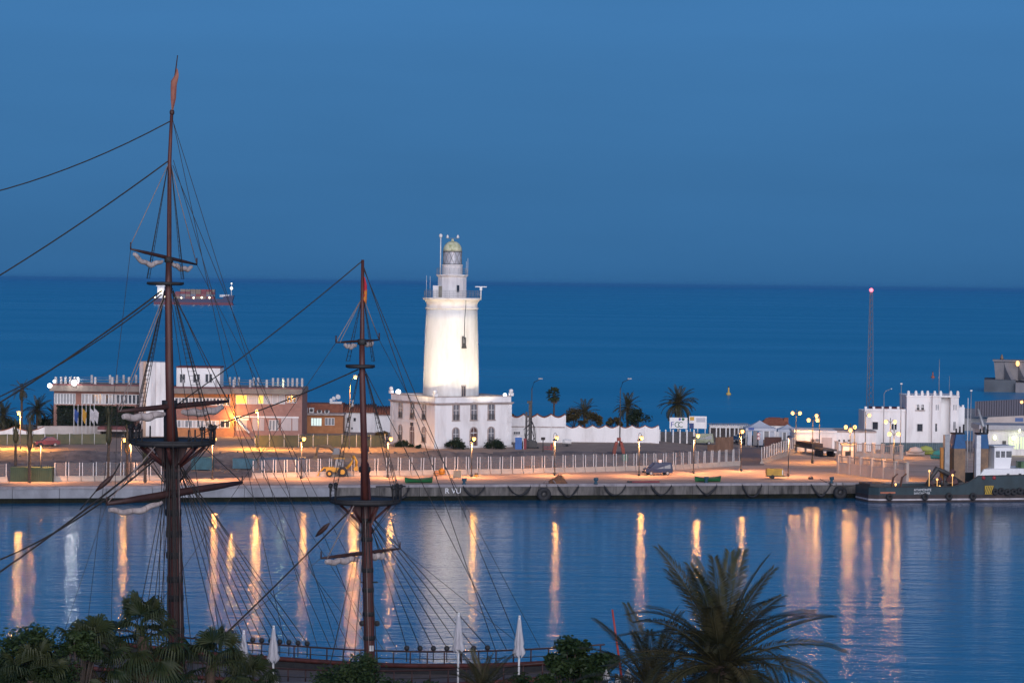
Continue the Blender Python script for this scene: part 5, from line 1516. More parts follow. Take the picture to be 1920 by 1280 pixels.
mb = MB(); mb.tube([(2.3, 0, 3.0), (2.75, 0, 2.2), (2.7, 0, 1.5)], [0.16, 0.2, 0.13], 7); mb.build('dipper', my, bh)
mb = MB(); mb.prism([(2.5, 1.5), (2.95, 1.5), (3.0, 0.95), (2.55, 0.8), (2.3, 1.1)], 'y', -0.35, 0.35); mb.build('rear_bucket', my, bh)
for s_ in (-1, 1):
    mb = MB(); mb.tube([(1.3, s_ * 0.75, 1.0), (1.55, s_ * 0.95, 0.03)], 0.09, 6); mb.build('stabiliser_leg', m_metal, bh)
# weathered excavator arm on the bank
p = G(640, 866, 2.6)
ex = thing('excavator', 'dusty tan excavator with its arm stretched left on the dug bank', 'excavator', (p.x, p.y, terr(p.x, p.y)), R(0))
mt_ = mat('dusty_tan', (0.25, 0.16, 0.09), 0.8, (0.16, 0.11, 0.07), 1.2)
mb = MB(); mb.prism([(-1.6, 0.55), (1.6, 0.55), (1.7, 1.2), (1.2, 1.7), (-1.4, 1.6)], 'y', -1.1, 1.1); mb.build('house', mt_, ex)
for s_ in (-1, 1):
    mb = MB(); mb.prism([(-1.7, 0.05), (1.7, 0.05), (1.9, 0.3), (1.7, 0.55), (-1.7, 0.55), (-1.9, 0.3)], 'y', s_ * 1.2 - 0.25, s_ * 1.2 + 0.25); mb.build('track', m_metal, ex)
mb = MB(); mb.prism([(-1.3, 1.6), (-0.2, 1.62), (-0.25, 2.5), (-1.1, 2.5)], 'y', -1.05, -0.1); mb.build('cab', m_glass2, ex)
mb = MB(); mb.tube([(0.0, 0.3, 1.3), (-1.8, 0.3, 2.7), (-3.6, 0.3, 2.75)], [0.3, 0.3, 0.2], 7); mb.build('boom', mt_, ex)
mb = MB(); mb.tube([(-3.6, 0.3, 2.75), (-3.9, 0.3, 1.2)], [0.24, 0.14], 7); mb.build('dipper', mt_, ex)
mb = MB(); mb.prism([(-4.2, 1.3), (-3.6, 1.25), (-3.5, 0.6), (-4.1, 0.35), (-4.4, 0.8)], 'y', -0.25, 0.85); mb.build('bucket', mt_, ex)
# orange mooring buoys, crate, nets, pallet
def buoy(label, px, py, r, col):
    p = G(px, py, QZ); t = thing('mooring_buoy', label, 'buoy', p, 0)
    mb = MB(); mb.lathe([(r * 0.5, 0), (r * 0.95, r * 0.45), (r, r), (r * 0.8, r * 1.55), (r * 0.25, r * 1.95), (0.05, r * 2)], 14); mb.build('float', paint(col[0], col[1], 0.5), t)
    mb = MB(); mb.lathe([(r * 1.0, 0), (r * 1.05, r * 0.1), (r * 1.0, r * 0.2)], 14, (0, 0, r * 0.9)); mb.build('band', m_metal, t)
buoy('pale orange buoy, left of the pair on the quay', 818, 892, 0.42, ('buoy_pale', (0.55, 0.24, 0.1)))
buoy('bright orange buoy, right of the pair on the quay', 828, 890, 0.5, ('buoy_bright', (0.6, 0.25, 0.02)))
p = G(857, 895, QZ)
cr = thing('slatted_crate', 'pale slatted crate standing on the quay right of the buoys', 'crate', p, R(5))
mb = MB(); mb.box(-0.5, 0.5, -0.45, 0.45, 0.1, 1.0); mb.build('inner_bin', mat('crate_dark', (0.25, 0.18, 0.12), 0.9), cr)
for i in range(7):
    x = -0.52 + 1.04 * i / 6
    mb = MB(); mb.box(x - 0.06, x + 0.06, -0.5, -0.45, 0.08, 1.05); mb.build('slat', mat('crate_wood', (0.5, 0.38, 0.26), 0.85, (0.4, 0.3, 0.2), 2), cr)
for x in (-0.45, 0.45):
    mb = MB(); mb.box(x - 0.06, x + 0.06, -0.45, 0.45, 0, 0.1); mb.build('skid', MATS['crate_wood'], cr)
p = G(1046, 906, QZ)
nh = thing('net_heap', 'rust brown heap of nets piled on the quay edge', 'net heap', p)
mb = MB(); n1, n2 = 20, 9; vs = []
for j in range(n2):
    for i in range(n1):
        a = 2 * math.pi * i / n1; u_ = 1 - j / (n2 - 1)
        q = Vector((math.cos(a) * 1.35 * u_, math.sin(a) * 0.9 * u_, 0.95 * (1 - u_ ** 2) ** 0.8))
        q += Vector((MN.noise(q * 1.9 + Vector((3, 1, 7))), MN.noise(q * 2.1 + Vector((9, 2, 7))), MN.noise(q * 2.3))) * 0.3 * (0.4 + u_ * (1 - u_) * 3)
        q.z = max(q.z, 0) + (0.25 if q.x > 0 and j > 2 else 0)
        vs.append(q)
mb.add(vs, [(j * n1 + i, j * n1 + (i + 1) % n1, (j + 1) * n1 + (i + 1) % n1, (j + 1) * n1 + i) for j in range(n2 - 1) for i in range(n1)], True)
mb.build('net_pile', mat('rusty_net', (0.26, 0.12, 0.06), 0.95, (0.12, 0.06, 0.035), 2.2, bump=0.15, bscale=5), nh)
mb = MB(); mb.tube([(-1.3, -0.6, 0.1), (-1.7, -0.7, 0.35), (-2.0, -0.8, 0.1)], 0.12, 6); mb.tube([(-0.7, -0.9, 0.5), (-0.3, -1.0, 0.1)], 0.1, 6); mb.build('rope_end', m_rope2, nh)
p = G(993, 881, QZ)
pl = thing('rusty_skip', 'low rusty crate against the foot of the wire fence', 'crate', (p.x, p.y - 1.0, QZ), QA)
mb = MB(); mb.box(-0.9, 0.9, -0.45, 0.45, 0.05, 0.75); mb.build('box', MATS['rusty_steel'], pl)
for i in range(6):
    x = -0.85 + 1.7 * i / 5
    mb = MB(); mb.box(x - 0.05, x + 0.05, -0.5, -0.452, 0, 0.8); mb.build('slat', mat('rust_orange', (0.3, 0.13, 0.07), 0.9), pl)
p = G(893, 893, QZ)
sm = thing('small_winch', 'small yellow winch beside a quay lamp post', 'winch', p)
mb = MB(); mb.box(-0.25, 0.25, -0.2, 0.2, 0, 0.25); mb.build('base', my, sm)
mb = MB(); mb.tube([(-0.25, 0, 0.35), (0.25, 0, 0.35)], 0.18, 10); mb.build('drum', m_metal, sm)
p = G(1208, 904.5, QZ)
rp = thing('red_beam', 'long dark red beam lying along the quay edge', 'beam', (p.x, p.y, QZ + 0.03), QA)
mb = MB(); mb.box(-1.8, 2.2, -0.12, 0.12, 0, 0.2); mb.build('timber', mat('red_timber', (0.22, 0.03, 0.04), 0.7, (0.15, 0.025, 0.03), 2), rp)
mb = MB(); mb.box(-2.5, -1.8, -0.14, 0.14, 0, 0.22); mb.build('black_end', m_black, rp)
p = G(1520, 898, QZ)
sc_ = thing('scrap_block', 'small rusty block lying on the quay left of the walls', 'scrap', p)
mb = MB(); mb.cbox((0, 0, 0.14), (0.7, 0.4, 0.26), R(12)); mb.build('block', MATS['rusty_steel'], sc_)
mb = MB(); mb.tube([(-0.3, 0, 0.3), (0, 0, 0.45), (0.3, 0, 0.3)], 0.04, 5); mb.build('lug', m_metal, sc_)

# ================================================================ works on the upper ground
p = G(993, 841, 3.2)
dr = thing('drilling_rig', 'tall dark drilling rig with hanging hoses right of the lighthouse', 'drilling rig', (p.x, p.y, 3.0), R(0))
k_ = F / p.y
mb = MB(); mb.box(-0.22, 0.22, -0.3, 0.1, 0.3, 7.6); mb.build('mast', m_metal, dr)
mb = MB(); mb.box(-0.75, -0.4, -0.35, 0.0, 0.3, 6.2); mb.build('leader', m_metal, dr)
mb = MB(); mb.box(-0.5, 0.35, -0.45, 0.2, 7.6, 8.0); mb.build('crown_block', m_metal, dr)
for i in range(7):
    mb = MB(); z_ = 0.8 + i * 0.75
    mb.tube([(-0.4, -0.25, z_), (-0.22, -0.25, z_ + 0.35)], 0.05, 5); mb.build('cross_brace', m_metal, dr)
for i, (x, b) in enumerate(((0.55, 0.5), (0.75, 0.9), (-0.95, -0.5), (0.4, 1.2))):
    mb = MB(); mb.tube([(0.1, -0.3, 5.2 - i * 0.5), (x, -0.35, 4.2 - i * 0.4), (x + 0.15, -0.4, 2.4), (b, -0.3, 0.9)], 0.07, 6); mb.build('hose', m_black, dr)
mb = MB(); mb.prism([(-1.2, 0.45), (1.2, 0.45), (1.2, 1.3), (0.4, 1.6), (-1.2, 1.4)], 'y', -0.6, 1.2); mb.build('power_pack', m_metal, dr)
for s_ in (-0.7, 1.2):
    mb = MB(); mb.prism([(-1.4, 0.02), (1.4, 0.02), (1.55, 0.25), (1.4, 0.5), (-1.4, 0.5), (-1.55, 0.25)], 'y', s_ - 0.2, s_ + 0.2); mb.build('track', m_tyre, dr)
p = G(972, 843, 3.2)
tb = thing('portable_toilet', 'bright blue portable toilet cabin left of the drilling rig', 'cabin', (p.x, p.y, 3.1))
mb = MB(); mb.box(-0.55, 0.55, -0.55, 0.55, 0.05, 2.15); mb.build('cabin', paint('toilet_blue', (0.01, 0.12, 0.42), 0.4), tb)
mb = MB(); mb.box(-0.6, 0.6, -0.6, 0.6, 2.15, 2.3); mb.ball((0, 0, 2.28), 0.4, 10, 5, 0.4); mb.build('roof', m_wpost, tb)
mb = MB(); mb.box(-0.42, 0.42, -0.58, -0.551, 0.12, 2.0); d_ = mb.build('door', MATS['paint_toilet_blue'], tb)
mb = MB(); mb.box(0.3, 0.36, -0.62, -0.582, 1.0, 1.15); mb.build('handle', m_metal, d_)
p = G(984, 843, 3.2)
rd_ = thing('red_cabinet', 'narrow red cabinet between the blue toilet and the rig', 'cabinet', (p.x, p.y, 3.1))
mb = MB(); mb.box(-0.24, 0.24, -0.3, 0.3, 0, 1.95); mb.build('body', paint('cabinet_red', (0.25, 0.02, 0.03), 0.5), rd_)
mb = MB(); mb.box(-0.26, -0.2, -0.33, -0.301, 0.1, 1.85); mb.build('hinge_strip', m_wpost, rd_)
p = G(1063, 838, 3.2)
wt = thing('water_tank', 'white water bowser tank on wheels beside the rig', 'tank', (p.x, p.y, 3.25))
mb = MB(); mb.tube([(-0.72, 0, 0.85), (0.72, 0, 0.85)], 0.4, 14); mb.build('tank', m_wpost, wt)
mb = MB(); mb.box(-0.8, 0.8, -0.3, 0.3, 0.38, 0.48); mb.build('chassis', m_metal, wt)
for s_ in (-1, 1):
    mb = MB(); mb.tube([(0, s_ * 0.3, 0.25), (0, s_ * 0.45, 0.25)], 0.25, 12); mb.build('wheel', m_tyre, wt)
p = G(1034, 846, 3.1)
rb_ = thing('red_barrier', 'red plastic barrier mesh leaning beside the drilling rig', 'barrier', (p.x, p.y, 3.0))
mb = MB(); mb.box(-0.15, 0.15, -0.05, 0.05, 0, 1.3); mb.build('red_panel', paint('barrier_red', (0.4, 0.03, 0.03), 0.6), rb_)
for z_ in (0.1, 0.45, 0.8):
    mb = MB(); mb.box(-1.3, -0.16, -0.02, 0.02, z_, z_ + 0.08); mb.build('mesh_band', MATS['paint_barrier_red'], rb_)
for x in (-1.3, -0.7):
    mb = MB(); mb.box(x - 0.03, x + 0.03, -0.03, 0.03, -0.1, 1.0); mb.build('stake', m_metal, rb_)
p = G(1160, 857, 2.6)
gb = thing('clamshell_grab', 'rusty red clamshell grab standing open behind the fence', 'grab', (p.x, p.y, terr(p.x, p.y) - 0.05))
mred = mat('rusty_red', (0.3, 0.06, 0.04), 0.7, (0.17, 0.05, 0.035), 1.4)
for s_ in (-1, 1):
    mb = MB(); mb.prism([(s_ * 0.15, 2.2), (s_ * 0.55, 2.3), (s_ * 0.95, 1.0), (s_ * 1.0, 0.0), (s_ * 0.55, 0.3), (s_ * 0.35, 1.2)], 'y', -0.55, 0.55); mb.build('jaw', mred, gb)
    mb = MB(); mb.tube([(s_ * 0.1, -0.3, 2.7), (s_ * 0.6, -0.45, 1.7)], 0.08, 6); mb.build('arm', mred, gb)
mb = MB(); mb.box(-0.3, 0.3, -0.4, 0.4, 2.4, 2.9); mb.build('head', mred, gb)
p = G(1172, 861, 2.5)
gx = thing('green_bin', 'small green bin beside the red grab', 'bin', (p.x, p.y, terr(p.x, p.y) - 0.03))
mb = MB(); mb.prism([(-0.4, 0.05), (0.4, 0.05), (0.5, 1.1), (-0.5, 1.1)], 'y', -0.35, 0.35); mb.build('body', paint('bin_green', (0.02, 0.14, 0.06), 0.5), gx)
mb = MB(); mb.box(-0.55, 0.55, -0.4, 0.4, 1.1, 1.2); mb.build('lid', m_metal, gx)
# ================================================================ sailing ship in the foreground
DM, DZ = 187.0, 181.5          # distance of main and mizzen mast
TH = math.atan2(DM - DZ, 12.9)
FWD = Vector((-math.cos(TH), math.sin(TH), 0)); BM = Vector((math.sin(TH), math.cos(TH), 0))   # forward; towards the far side
mfoot = A(331, 1200, DM); zfoot = A(693, 1226, DZ)
ship = thing('sailing_ship', 'old wooden two masted sailing ship with furled sails moored in front', 'sailing ship', (mfoot.x, mfoot.y, 0))
SO = Vector((mfoot.x, mfoot.y, 0))
def SP(p): return Vector(p) - SO
def SA(px, py, Y): return SP(A(px, py, Y))
def spart(name, mb, m, par=None): return mb.build(name, m, par or ship)
def rope(pts, r=0.035, m=None, name='rope', par=None, sag=0.0, n=5):
    if len(pts) == 2 and sag > 0:
        a, b = pts; k = 10
        pts = [a + (b - a) * (i / k) - Vector((0, 0, sag * 4 * (i / k) * (1 - i / k))) for i in range(k + 1)]
    mb = MB(); mb.tube(pts, r, n); return spart(name, mb, m or m_rope, par)
RZ0 = 5.15
def rail_pt(t, side, z=None):
    """t metres aft of the main mast along the hull; side +1 far, -1 near"""
    hb = 5.2 * max(0.2, 1 - (max(0, -t - 8) / 14.0) ** 2) * (1 - max(0, (t - 26)) * 0.02)
    zz = RZ0 + 0.0035 * max(0, t - 8) ** 2 + 0.012 * max(0, -t) ** 1.5
    return Vector((mfoot.x, mfoot.y, 0)) - FWD * t + BM * hb * side + Vector((0, 0, zz if z is None else z)) - SO
# hull
ts = [-9 + 2.0 * i for i in range(20)]
hull = MB(); vs = []
for t in ts:
    for sd in (-1, 1):
        top = rail_pt(t, sd); 
        vs += [top + Vector((0, 0, -1.0)), SP(SO) + (rail_pt(t, sd, 2.0)) * 1.0, rail_pt(t, sd * 0.82, -0.8)]
fs = []
for i in range(len(ts) - 1):
    for sd in (0, 1):
        for k in range(2):
            a = i * 6 + sd * 3 + k; fs.append((a, a + 6, a + 7, a + 1))
hull.add(vs, fs, True)
e = (len(ts) - 1) * 6; hull.add([vs[e], vs[e + 3], vs[e + 4], vs[e + 1]], [(0, 1, 2, 3)])
hull.add([vs[0], vs[3], vs[4], vs[1]], [(0, 1, 2, 3)])
spart('hull', hull, m_black)
dk = MB(); vs = []
for t in ts:
    for sd in (-1, 1): vs.append(rail_pt(t, sd * 0.97) + Vector((0, 0, -1.5)))
dk.add(vs, [(i * 2, i * 2 + 2, i * 2 + 3, i * 2 + 1) for i in range(len(ts) - 1)])
spart('deck', dk, mat('weathered_deck', (0.16, 0.13, 0.11), 0.7, (0.11, 0.09, 0.08), 1.5))
for sd in (-1, 1):
    mb = MB(); mb.tube([rail_pt(t, sd) + Vector((0, 0, -0.95)) for t in ts], 0.17, 6); spart('wale', mb, m_redwood)
    mb = MB(); mb.tube([rail_pt(t, sd) + Vector((0, 0, 0.0)) for t in ts], 0.06, 6); spart('handrail', mb, m_wood)
    mb = MB(); mb.tube([rail_pt(t, sd) + Vector((0, 0, -0.5)) for t in ts], 0.03, 5); spart('guard_rope', mb, m_rope)
    for i in range(31):
        t = -8.8 + i * 1.25
        mb = MB(); b = rail_pt(t, sd); mb.tube([b + Vector((0, 0, -0.95)), b], 0.05, 5); spart('stanchion', mb, m_wood)
# ---- main mast
def mast(name, pts, radii, m):
    mb = MB(); mb.tube(pts, radii, 14); return spart(name, mb, m)
def dX(px): return px
mp = lambda px, py: SA(px, py, DM)
lower = mast('lower_mast', [mp(332, 1262), mp(331, 1200), mp(327, 1000), mp(322, 850), mp(318, 758)], [0.55, 0.53, 0.5, 0.47, 0.33], m_redwood)
for py in (1180, 1120, 1085, 1040, 1000, 960, 925, 890):
    c = mp(331 - (1200 - py) * 0.0257, py)
    mb = MB(); mb.lathe([(0.52, -0.22), (0.56, -0.2), (0.56, 0.2), (0.52, 0.22)], 14, c); spart('mast_band', mb, m_black, lower)
for s_ in (-1, 1):
    mb = MB(); mb.prism([(s_ * 0.4, 0), (s_ * 1.15, 0), (s_ * 0.42, -1.9)], 'y', -0.2, 0.2); q = spart('cheek', mb, m_redwood, lower); q.location = mp(321, 834)
topm = mast('topmast', [mp(323, 832) + Vector((0, -0.55, 0)), mp(319, 700) + Vector((0, -0.4, 0)), mp(316.5, 540) + Vector((0, -0.3, 0)), mp(316.5, 487)], [0.3, 0.28, 0.22, 0.2], m_redwood)
mb = MB(); mb.lathe([(0.45, -0.25), (0.52, -0.22), (0.52, 0.22), (0.45, 0.25)], 12, mp(318.5, 757) + Vector((0, -0.2, 0))); spart('mast_cap', mb, m_black, lower)
tg = mast('topgallant_mast', [mp(317.5, 545) + Vector((0, 0.25, 0)), mp(317, 487), mp(318, 300), mp(322, 208)], [0.17, 0.17, 0.13, 0.1], m_redwood)
mb = MB(); mb.lathe([(0.2, -0.2), (0.3, -0.16), (0.3, 0.16), (0.2, 0.2)], 10, mp(316.5, 487)); spart('mast_cap', mb, m_black, tg)
mast('flag_staff', [mp(321, 225) + Vector((0.05, 0, 0)), mp(326, 160), mp(333, 104)], [0.075, 0.06, 0.03], m_wood)
mb = MB(); mb.ball(mp(322.5, 211), 0.17, 8, 5, 1.3); spart('truck', mb, m_wood)
def flag(pts_px, Y, m, n=5, name='flag'):
    vs = []; k = len(pts_px)
    for i, ((ax, ay), (bx, by)) in enumerate(pts_px):
        a, b = SA(ax, ay, Y - 0.1), SA(bx, by, Y - 0.25)
        for j in range(n):
            u_ = j / (n - 1); p = a + (b - a) * u_; p.y += 0.14 * math.sin(j * 2.1 + i * 0.8); vs.append(p)
    mb = MB(); mb.add(vs, [(i * n + j, i * n + j + 1, (i + 1) * n + j + 1, (i + 1) * n + j) for i in range(k - 1) for j in range(n - 1)], True)
    return spart(name, mb, m)
flag([((331, 128), (333, 130)), ((326, 143), (335, 140)), ((320, 152), (335, 146)), ((319.5, 165), (332, 160)), ((320, 185), (330.5, 185)), ((322, 207), (325, 207))], DM, mat('faded_flag', (0.3, 0.13, 0.09), 0.85, (0.22, 0.07, 0.06), 1.2))
# tops (fighting platforms)
def top_platform(px, py, Y, half_px, name, th=0.34):
    c = SA(px, py, Y); r = half_px * Y / F
    mb = MB(); mb.lathe([(r * 0.82, -th), (r, -th * 0.55), (r, 0.05), (r * 0.94, 0.08), (r * 0.3, 0.08)], 28, c); o = spart(name, mb, m_black)
    mb = MB(); mb.lathe([(r * 0.98, 0.06), (r * 1.0, 0.16), (r * 0.93, 0.16), (r * 0.93, 0.06)], 28, c, cap=False); spart('top_rim', mb, m_black, o)
    return c, r, o
cM, rM, oM = top_platform(323, 828, DM, 80, 'main_top', 0.27)
for a in range(0, 360, 45):
    mb = MB(); d = Vector((math.cos(R(a)), math.sin(R(a)), 0)); mb.tube([cM + d * rM * 0.75 + Vector((0, 0, -0.35)), cM + d * 0.5 + Vector((0, 0, -1.7))], [0.13, 0.1], 6); spart('top_knee', mb, m_redwood, oM)
# upper crosstree of the main
def crosstree(px0, px1, py, Y):
    a, b = SA(px0, py, Y), SA(px1, py, Y)
    c = (a + b) / 2; w = (b - a).length / 2
    mb = MB(); mb.lathe([(w * 0.85, -0.14), (w, -0.08), (w, 0.08), (w * 0.4, 0.1)], 20, c); return spart('crosstree', mb, m_black), c, w
oX, cX_, wX = crosstree(275, 345, 531, DM)
# yards with furled sails
def yard(a_px, b_px, Ya, Yb, r, sails, nm='yard', sr=0.26):
    a, b = SA(*a_px, Ya), SA(*b_px, Yb)
    mb = MB(); mb.tube([a + (b - a) * u_ for u_ in (0, 0.2, 0.5, 0.8, 1)], [r * 0.45, r * 0.85, r, r * 0.85, r * 0.45], 9); o = spart(nm, mb, m_wood)
    for (u0, u1, dip) in sails:
        n = 30; pts = []; rs_ = []
        for i in range(n + 1):
            u_ = u0 + (u1 - u0) * i / n; w = i / n
            p = a + (b - a) * u_ + Vector((0, -0.1, -r - sr * 0.7 - dip * math.sin(math.pi * w)))
            pts.append(p + Vector((0, 0, 0.05 * math.sin(i * 0.6 + u0 * 5)))); rs_.append(sr * (0.9 + 0.07 * math.sin(i * 0.37 + u0 * 9) + 0.035 * math.sin(i * 0.8 + u0 * 3)) * (0.55 + 0.45 * math.sin(math.pi * w) ** 0.6))
        mb = MB(); mb.tube(pts, rs_, 9); sl_ = spart('furled_sail', mb, m_sail, o)
        for i in range(4, n, 8):
            mb = MB(); mb.lathe([(rs_[i] * 1.08, -0.03), (rs_[i] * 1.08, 0.03)], 8, (0, 0, 0), cap=False); q = spart('gasket', mb, m_rope2, sl_); q.location = pts[i]; q.rotation_euler = (b - a).to_track_quat('Z', 'Y').to_euler()
    for e_ in (a, b):
        mb = MB(); mb.tube([e_, e_ + Vector((0, 0, 0.45))], 0.05, 5); spart('yard_arm_block', mb, m_wood, o)
    return a, b, o
yA, yB, _ = yard((245, 467), (369, 496), DM - 2.6, DM + 2.2, 0.13, [(0.05, 0.48, 0.45), (0.62, 0.93, 0.25)], sr=0.2)
yC, yD, _ = yard((220, 771), (428, 752), DM - 3.5, DM + 3.0, 0.2, [(0.05, 0.42, 0.12), (0.58, 0.95, 0.18)], sr=0.3)
yE, yF, _ = yard((200, 944), (454, 904), DM - 4.5, DM + 4.0, 0.27, [(0.02, 0.4, 0.35)], sr=0.24)
# shrouds: from the masthead to the rail on both sides, with deadeyes
def deadeye(p, par=None, r=0.19):
    mb = MB(); mb.ball((0, 0, 0), r, 8, 6); q = spart('deadeye', mb, m_black, par); q.location = p; return q
def shroud_set(head, t0, t1, n, side, tbase, deadn=True):
    out = []
    for i in range(n):
        t = tbase + t0 + (t1 - t0) * i / (n - 1)
        foot = rail_pt(t, side)
        o = rope([head + Vector((rng.uniform(-0.1, 0.1), 0, rng.uniform(-0.25, 0.25))), foot + Vector((0, 0, 0.25))], 0.03, name='shroud')
        if deadn:
            deadeye(foot + Vector((0, 0, 0.22)), o); 
            mb = MB(); mb.tube([foot + Vector((0, 0, 0.2)), foot + Vector((0, 0, -0.7))], 0.035, 5); spart('lanyard', mb, m_rope, o)
        out.append((head, foot))
    return out
hM = mp(322, 848)
MTZ = (zfoot - mfoot).dot(-FWD)
sM = shroud_set(hM, 0.2, 7.2, 11, 1, 0.0); shroud_set(hM, -0.4, 4.2, 8, -1, 0.0)
# topmast shrouds with ratlines (from the main top rim up to the crosstree)
def ladder(lo_c, lo_r, hi_c, hi_r, angs, rat, name='topmast_shroud', r=0.026):
    ends = []
    for a in angs:
        d = Vector((math.cos(R(a)), math.sin(R(a)), 0))
        p0, p1 = lo_c + d * lo_r, hi_c + d * hi_r
        ends.append((p0, p1)); rope([p0 + Vector((0, 0, 0.3)), p1], r, name=name)
    if rat:
        mb = MB(); n = rat
        for i in range(1, n):
            u_ = i / n
            pts = [p0 + (p1 - p0) * u_ for p0, p1 in ends]
            for a, b in zip(pts, pts[1:]): mb.tube([a, b], 0.014, 3, False)
        o = spart('ratline', mb, m_rope); o['kind'] = 'stuff'
    return ends
hiM = mp(316.5, 545)
e1 = ladder(cM, rM, hiM, 0.3, (-40, -22, -4, 14, 32), 34)
e2 = ladder(cM, rM, hiM, 0.3, (148, 166, 184, 202, 220), 34)
for p0, p1 in e1 + e2:
    deadeye(p0 + Vector((0, 0, 1.0)), None, 0.15); mb = MB(); mb.tube([p0, p0 + Vector((0, 0, 1.0))], 0.07, 5); spart('lanyard', mb, m_black)
for a in (-60, -50, 130, 230, -12, 5, 24, 45):
    d = Vector((math.cos(R(a)), math.sin(R(a)), 0)); mb = MB(); mb.tube([cM + d * rM * 0.96, cM + d * rM * 0.96 + Vector((0, 0, 0.95))], 0.06, 5); spart('top_stanchion', mb, m_black, oM)
# futtock shrouds under the top
for a in (-30, -10, 10, 30, 150, 170, 190, 210):
    d = Vector((math.cos(R(a)), math.sin(R(a)), 0)); rope([cM + d * rM * 0.95, mp(322, 905) + d * 0.5], 0.025, name='futtock_shroud')
ladder(cX_, wX, mp(318, 305), 0.1, (-25, 0, 25), 26, 'topgallant_shroud', 0.02)
ladder(cX_, wX, mp(318, 305), 0.1, (155, 180, 205), 26, 'topgallant_shroud', 0.02)
# stays running forward out of frame, and backstays
def stay(a_px, b_px, Ya, Yb, r, m=None, sag=0.25, nm='stay'): return rope([SA(*a_px, Ya), SA(*b_px, Yb)], r, m, nm, None, sag)
FW = lambda px, Y0, x0: Y0 + (x0 - px) * Y0 / F * math.tan(TH)
stay((318, 228), (-60, 372), DM, FW(-60, DM, 318), 0.045, sag=0.55)
stay((314, 303), (-60, 552), DM, FW(-60, DM, 314), 0.052, sag=0.25)
stay((303, 545), (-60, 790), DM, FW(-60, DM, 303), 0.06, sag=0.3)
stay((303, 552), (-60, 770), DM, FW(-60, DM, 303), 0.045, sag=0.6)
s1 = stay((292, 850), (-60, 1112), DM, FW(-60, DM, 292), 0.075, sag=0.25)
s2 = stay((290, 862), (-60, 1070), DM, FW(-60, DM, 290), 0.065, sag=0.9)
for a, b, Y, r in (((213, 890), (180, 920), DM + 0.5, 0.17), ((290, 852), (270, 872), DM, 0.13)):
    p, q = SA(*a, Y), SA(*b, Y); mb = MB(); mb.tube([p, p + (q - p) * 0.3, p + (q - p) * 0.7, q], [0.05, r, r, 0.05], 8); spart('stay_block', mb, m_wood)
rope([SA(213, 890, DM + 0.5), SA(225, 868, DM + 0.5)], 0.05); rope([SA(180, 920, DM + 0.5), SA(150, 955, DM + 0.6)], 0.045)
for x0, y0, t in ((324, 225, 5.5), (325, 300, 8.0), (326, 232, 9.5), (324, 310, 12.0), (323, 540, 9.0), (323, 545, 10.5)):
    rope([SA(x0, y0, DM), rail_pt(t, 1)], 0.021, name='backstay')
for x0, y0, t in ((316, 300, 3.0), (318, 540, 6.5)):
    rope([SA(x0, y0, DM), rail_pt(t, -1)], 0.024, name='backstay')
# lifts and braces
rope([mp(317, 305), yA + Vector((0, 0, 0.3))], 0.03, m_rope2, 'lift'); rope([mp(319, 305), yB], 0.03, m_rope2, 'lift')
rope([mp(311, 545), yC], 0.035, m_rope2, 'lift'); rope([mp(314, 548), yC + Vector((0.2, 0, 0))], 0.03, m_rope2, 'lift'); rope([mp(322, 548), yD], 0.026, None, 'lift')
rope([cM + Vector((-0.6, -2.4, 0.1)), yE], 0.035, m_rope2, 'lift'); rope([cM + Vector((1.5, 1.5, 0)), yF], 0.028, None, 'lift')
for p, t, sd in ((yA, -4, -1), (yB, 14, 1), (yC, -2, -1), (yD, 13, 1), (yF, 12, 1), (yE, -6, -1)):
    rope([p, rail_pt(t, sd)], 0.018, None, 'brace')
for y0 in (846, 838): rope([mp(330, y0) + Vector((0.25, -0.6, 0)), mp(336 + (y0 - 838) * 0.3, 1240) + Vector((0.1, -0.7, 0))], 0.03, m_rope2 if y0 > 840 else None, 'halyard')
mb = MB(); mb.tube([mp(321.5, 838) + Vector((0, 0.05, 0)), mp(319.5, 800) + Vector((0, 0.0, 0)), mp(318, 758)], [0.52, 0.46, 0.4], 12); spart('mast_doubling', mb, m_black, lower)
for dx, b in ((-14, -30), (-11, -18), (-6, -9), (6, 9), (11, 22), (-2, -3), (1, 4)): rope([mp(322 + dx, 833) + Vector((0, -0.8, 0)), mp(329 + b, 1250) + Vector((0, -1.2, 0))], 0.028, None, 'halyard')
for dx in (-8, -4, 3, 8): rope([mp(322 + dx, 835) + Vector((0, -0.7, 0)), mp(329 + dx, 1250) + Vector((0, -0.9, 0))], 0.024, None, 'halyard')
# ---- mizzen mast
zp = lambda px, py: SA(px, py, DZ)
lz = mast('lower_mast', [zp(693.5, 1285), zp(693, 1226), zp(690, 1090), zp(686, 940), zp(684, 868)], [0.37, 0.36, 0.36, 0.36, 0.28], m_redwood)
for py in (1195, 1150, 1105, 1068, 1010, 975):
    c = zp(693 - (1226 - py) * 0.0245, py)
    mb = MB(); mb.lathe([(0.37, -0.15), (0.4, -0.13), (0.4, 0.13), (0.37, 0.15)], 12, c); spart('mast_band', mb, m_black, lz)
for s_ in (-1, 1):
    mb = MB(); mb.prism([(s_ * 0.3, 0), (s_ * 0.95, 0), (s_ * 0.35, -1.6)], 'y', -0.15, 0.15); q = spart('cheek', mb, m_redwood, lz); q.location = zp(686, 944)
mast('topmast', [zp(686, 943) + Vector((0, -0.4, 0)), zp(681, 760) + Vector((0, -0.25, 0)), zp(679, 690) + Vector((0, -0.2, 0)), zp(678.5, 640)], [0.23, 0.21, 0.19, 0.17], m_redwood)
mast('topgallant_mast', [zp(680, 705) + Vector((0, 0.2, 0)), zp(679, 640), zp(680, 487)], [0.17, 0.16, 0.1], m_redwood)
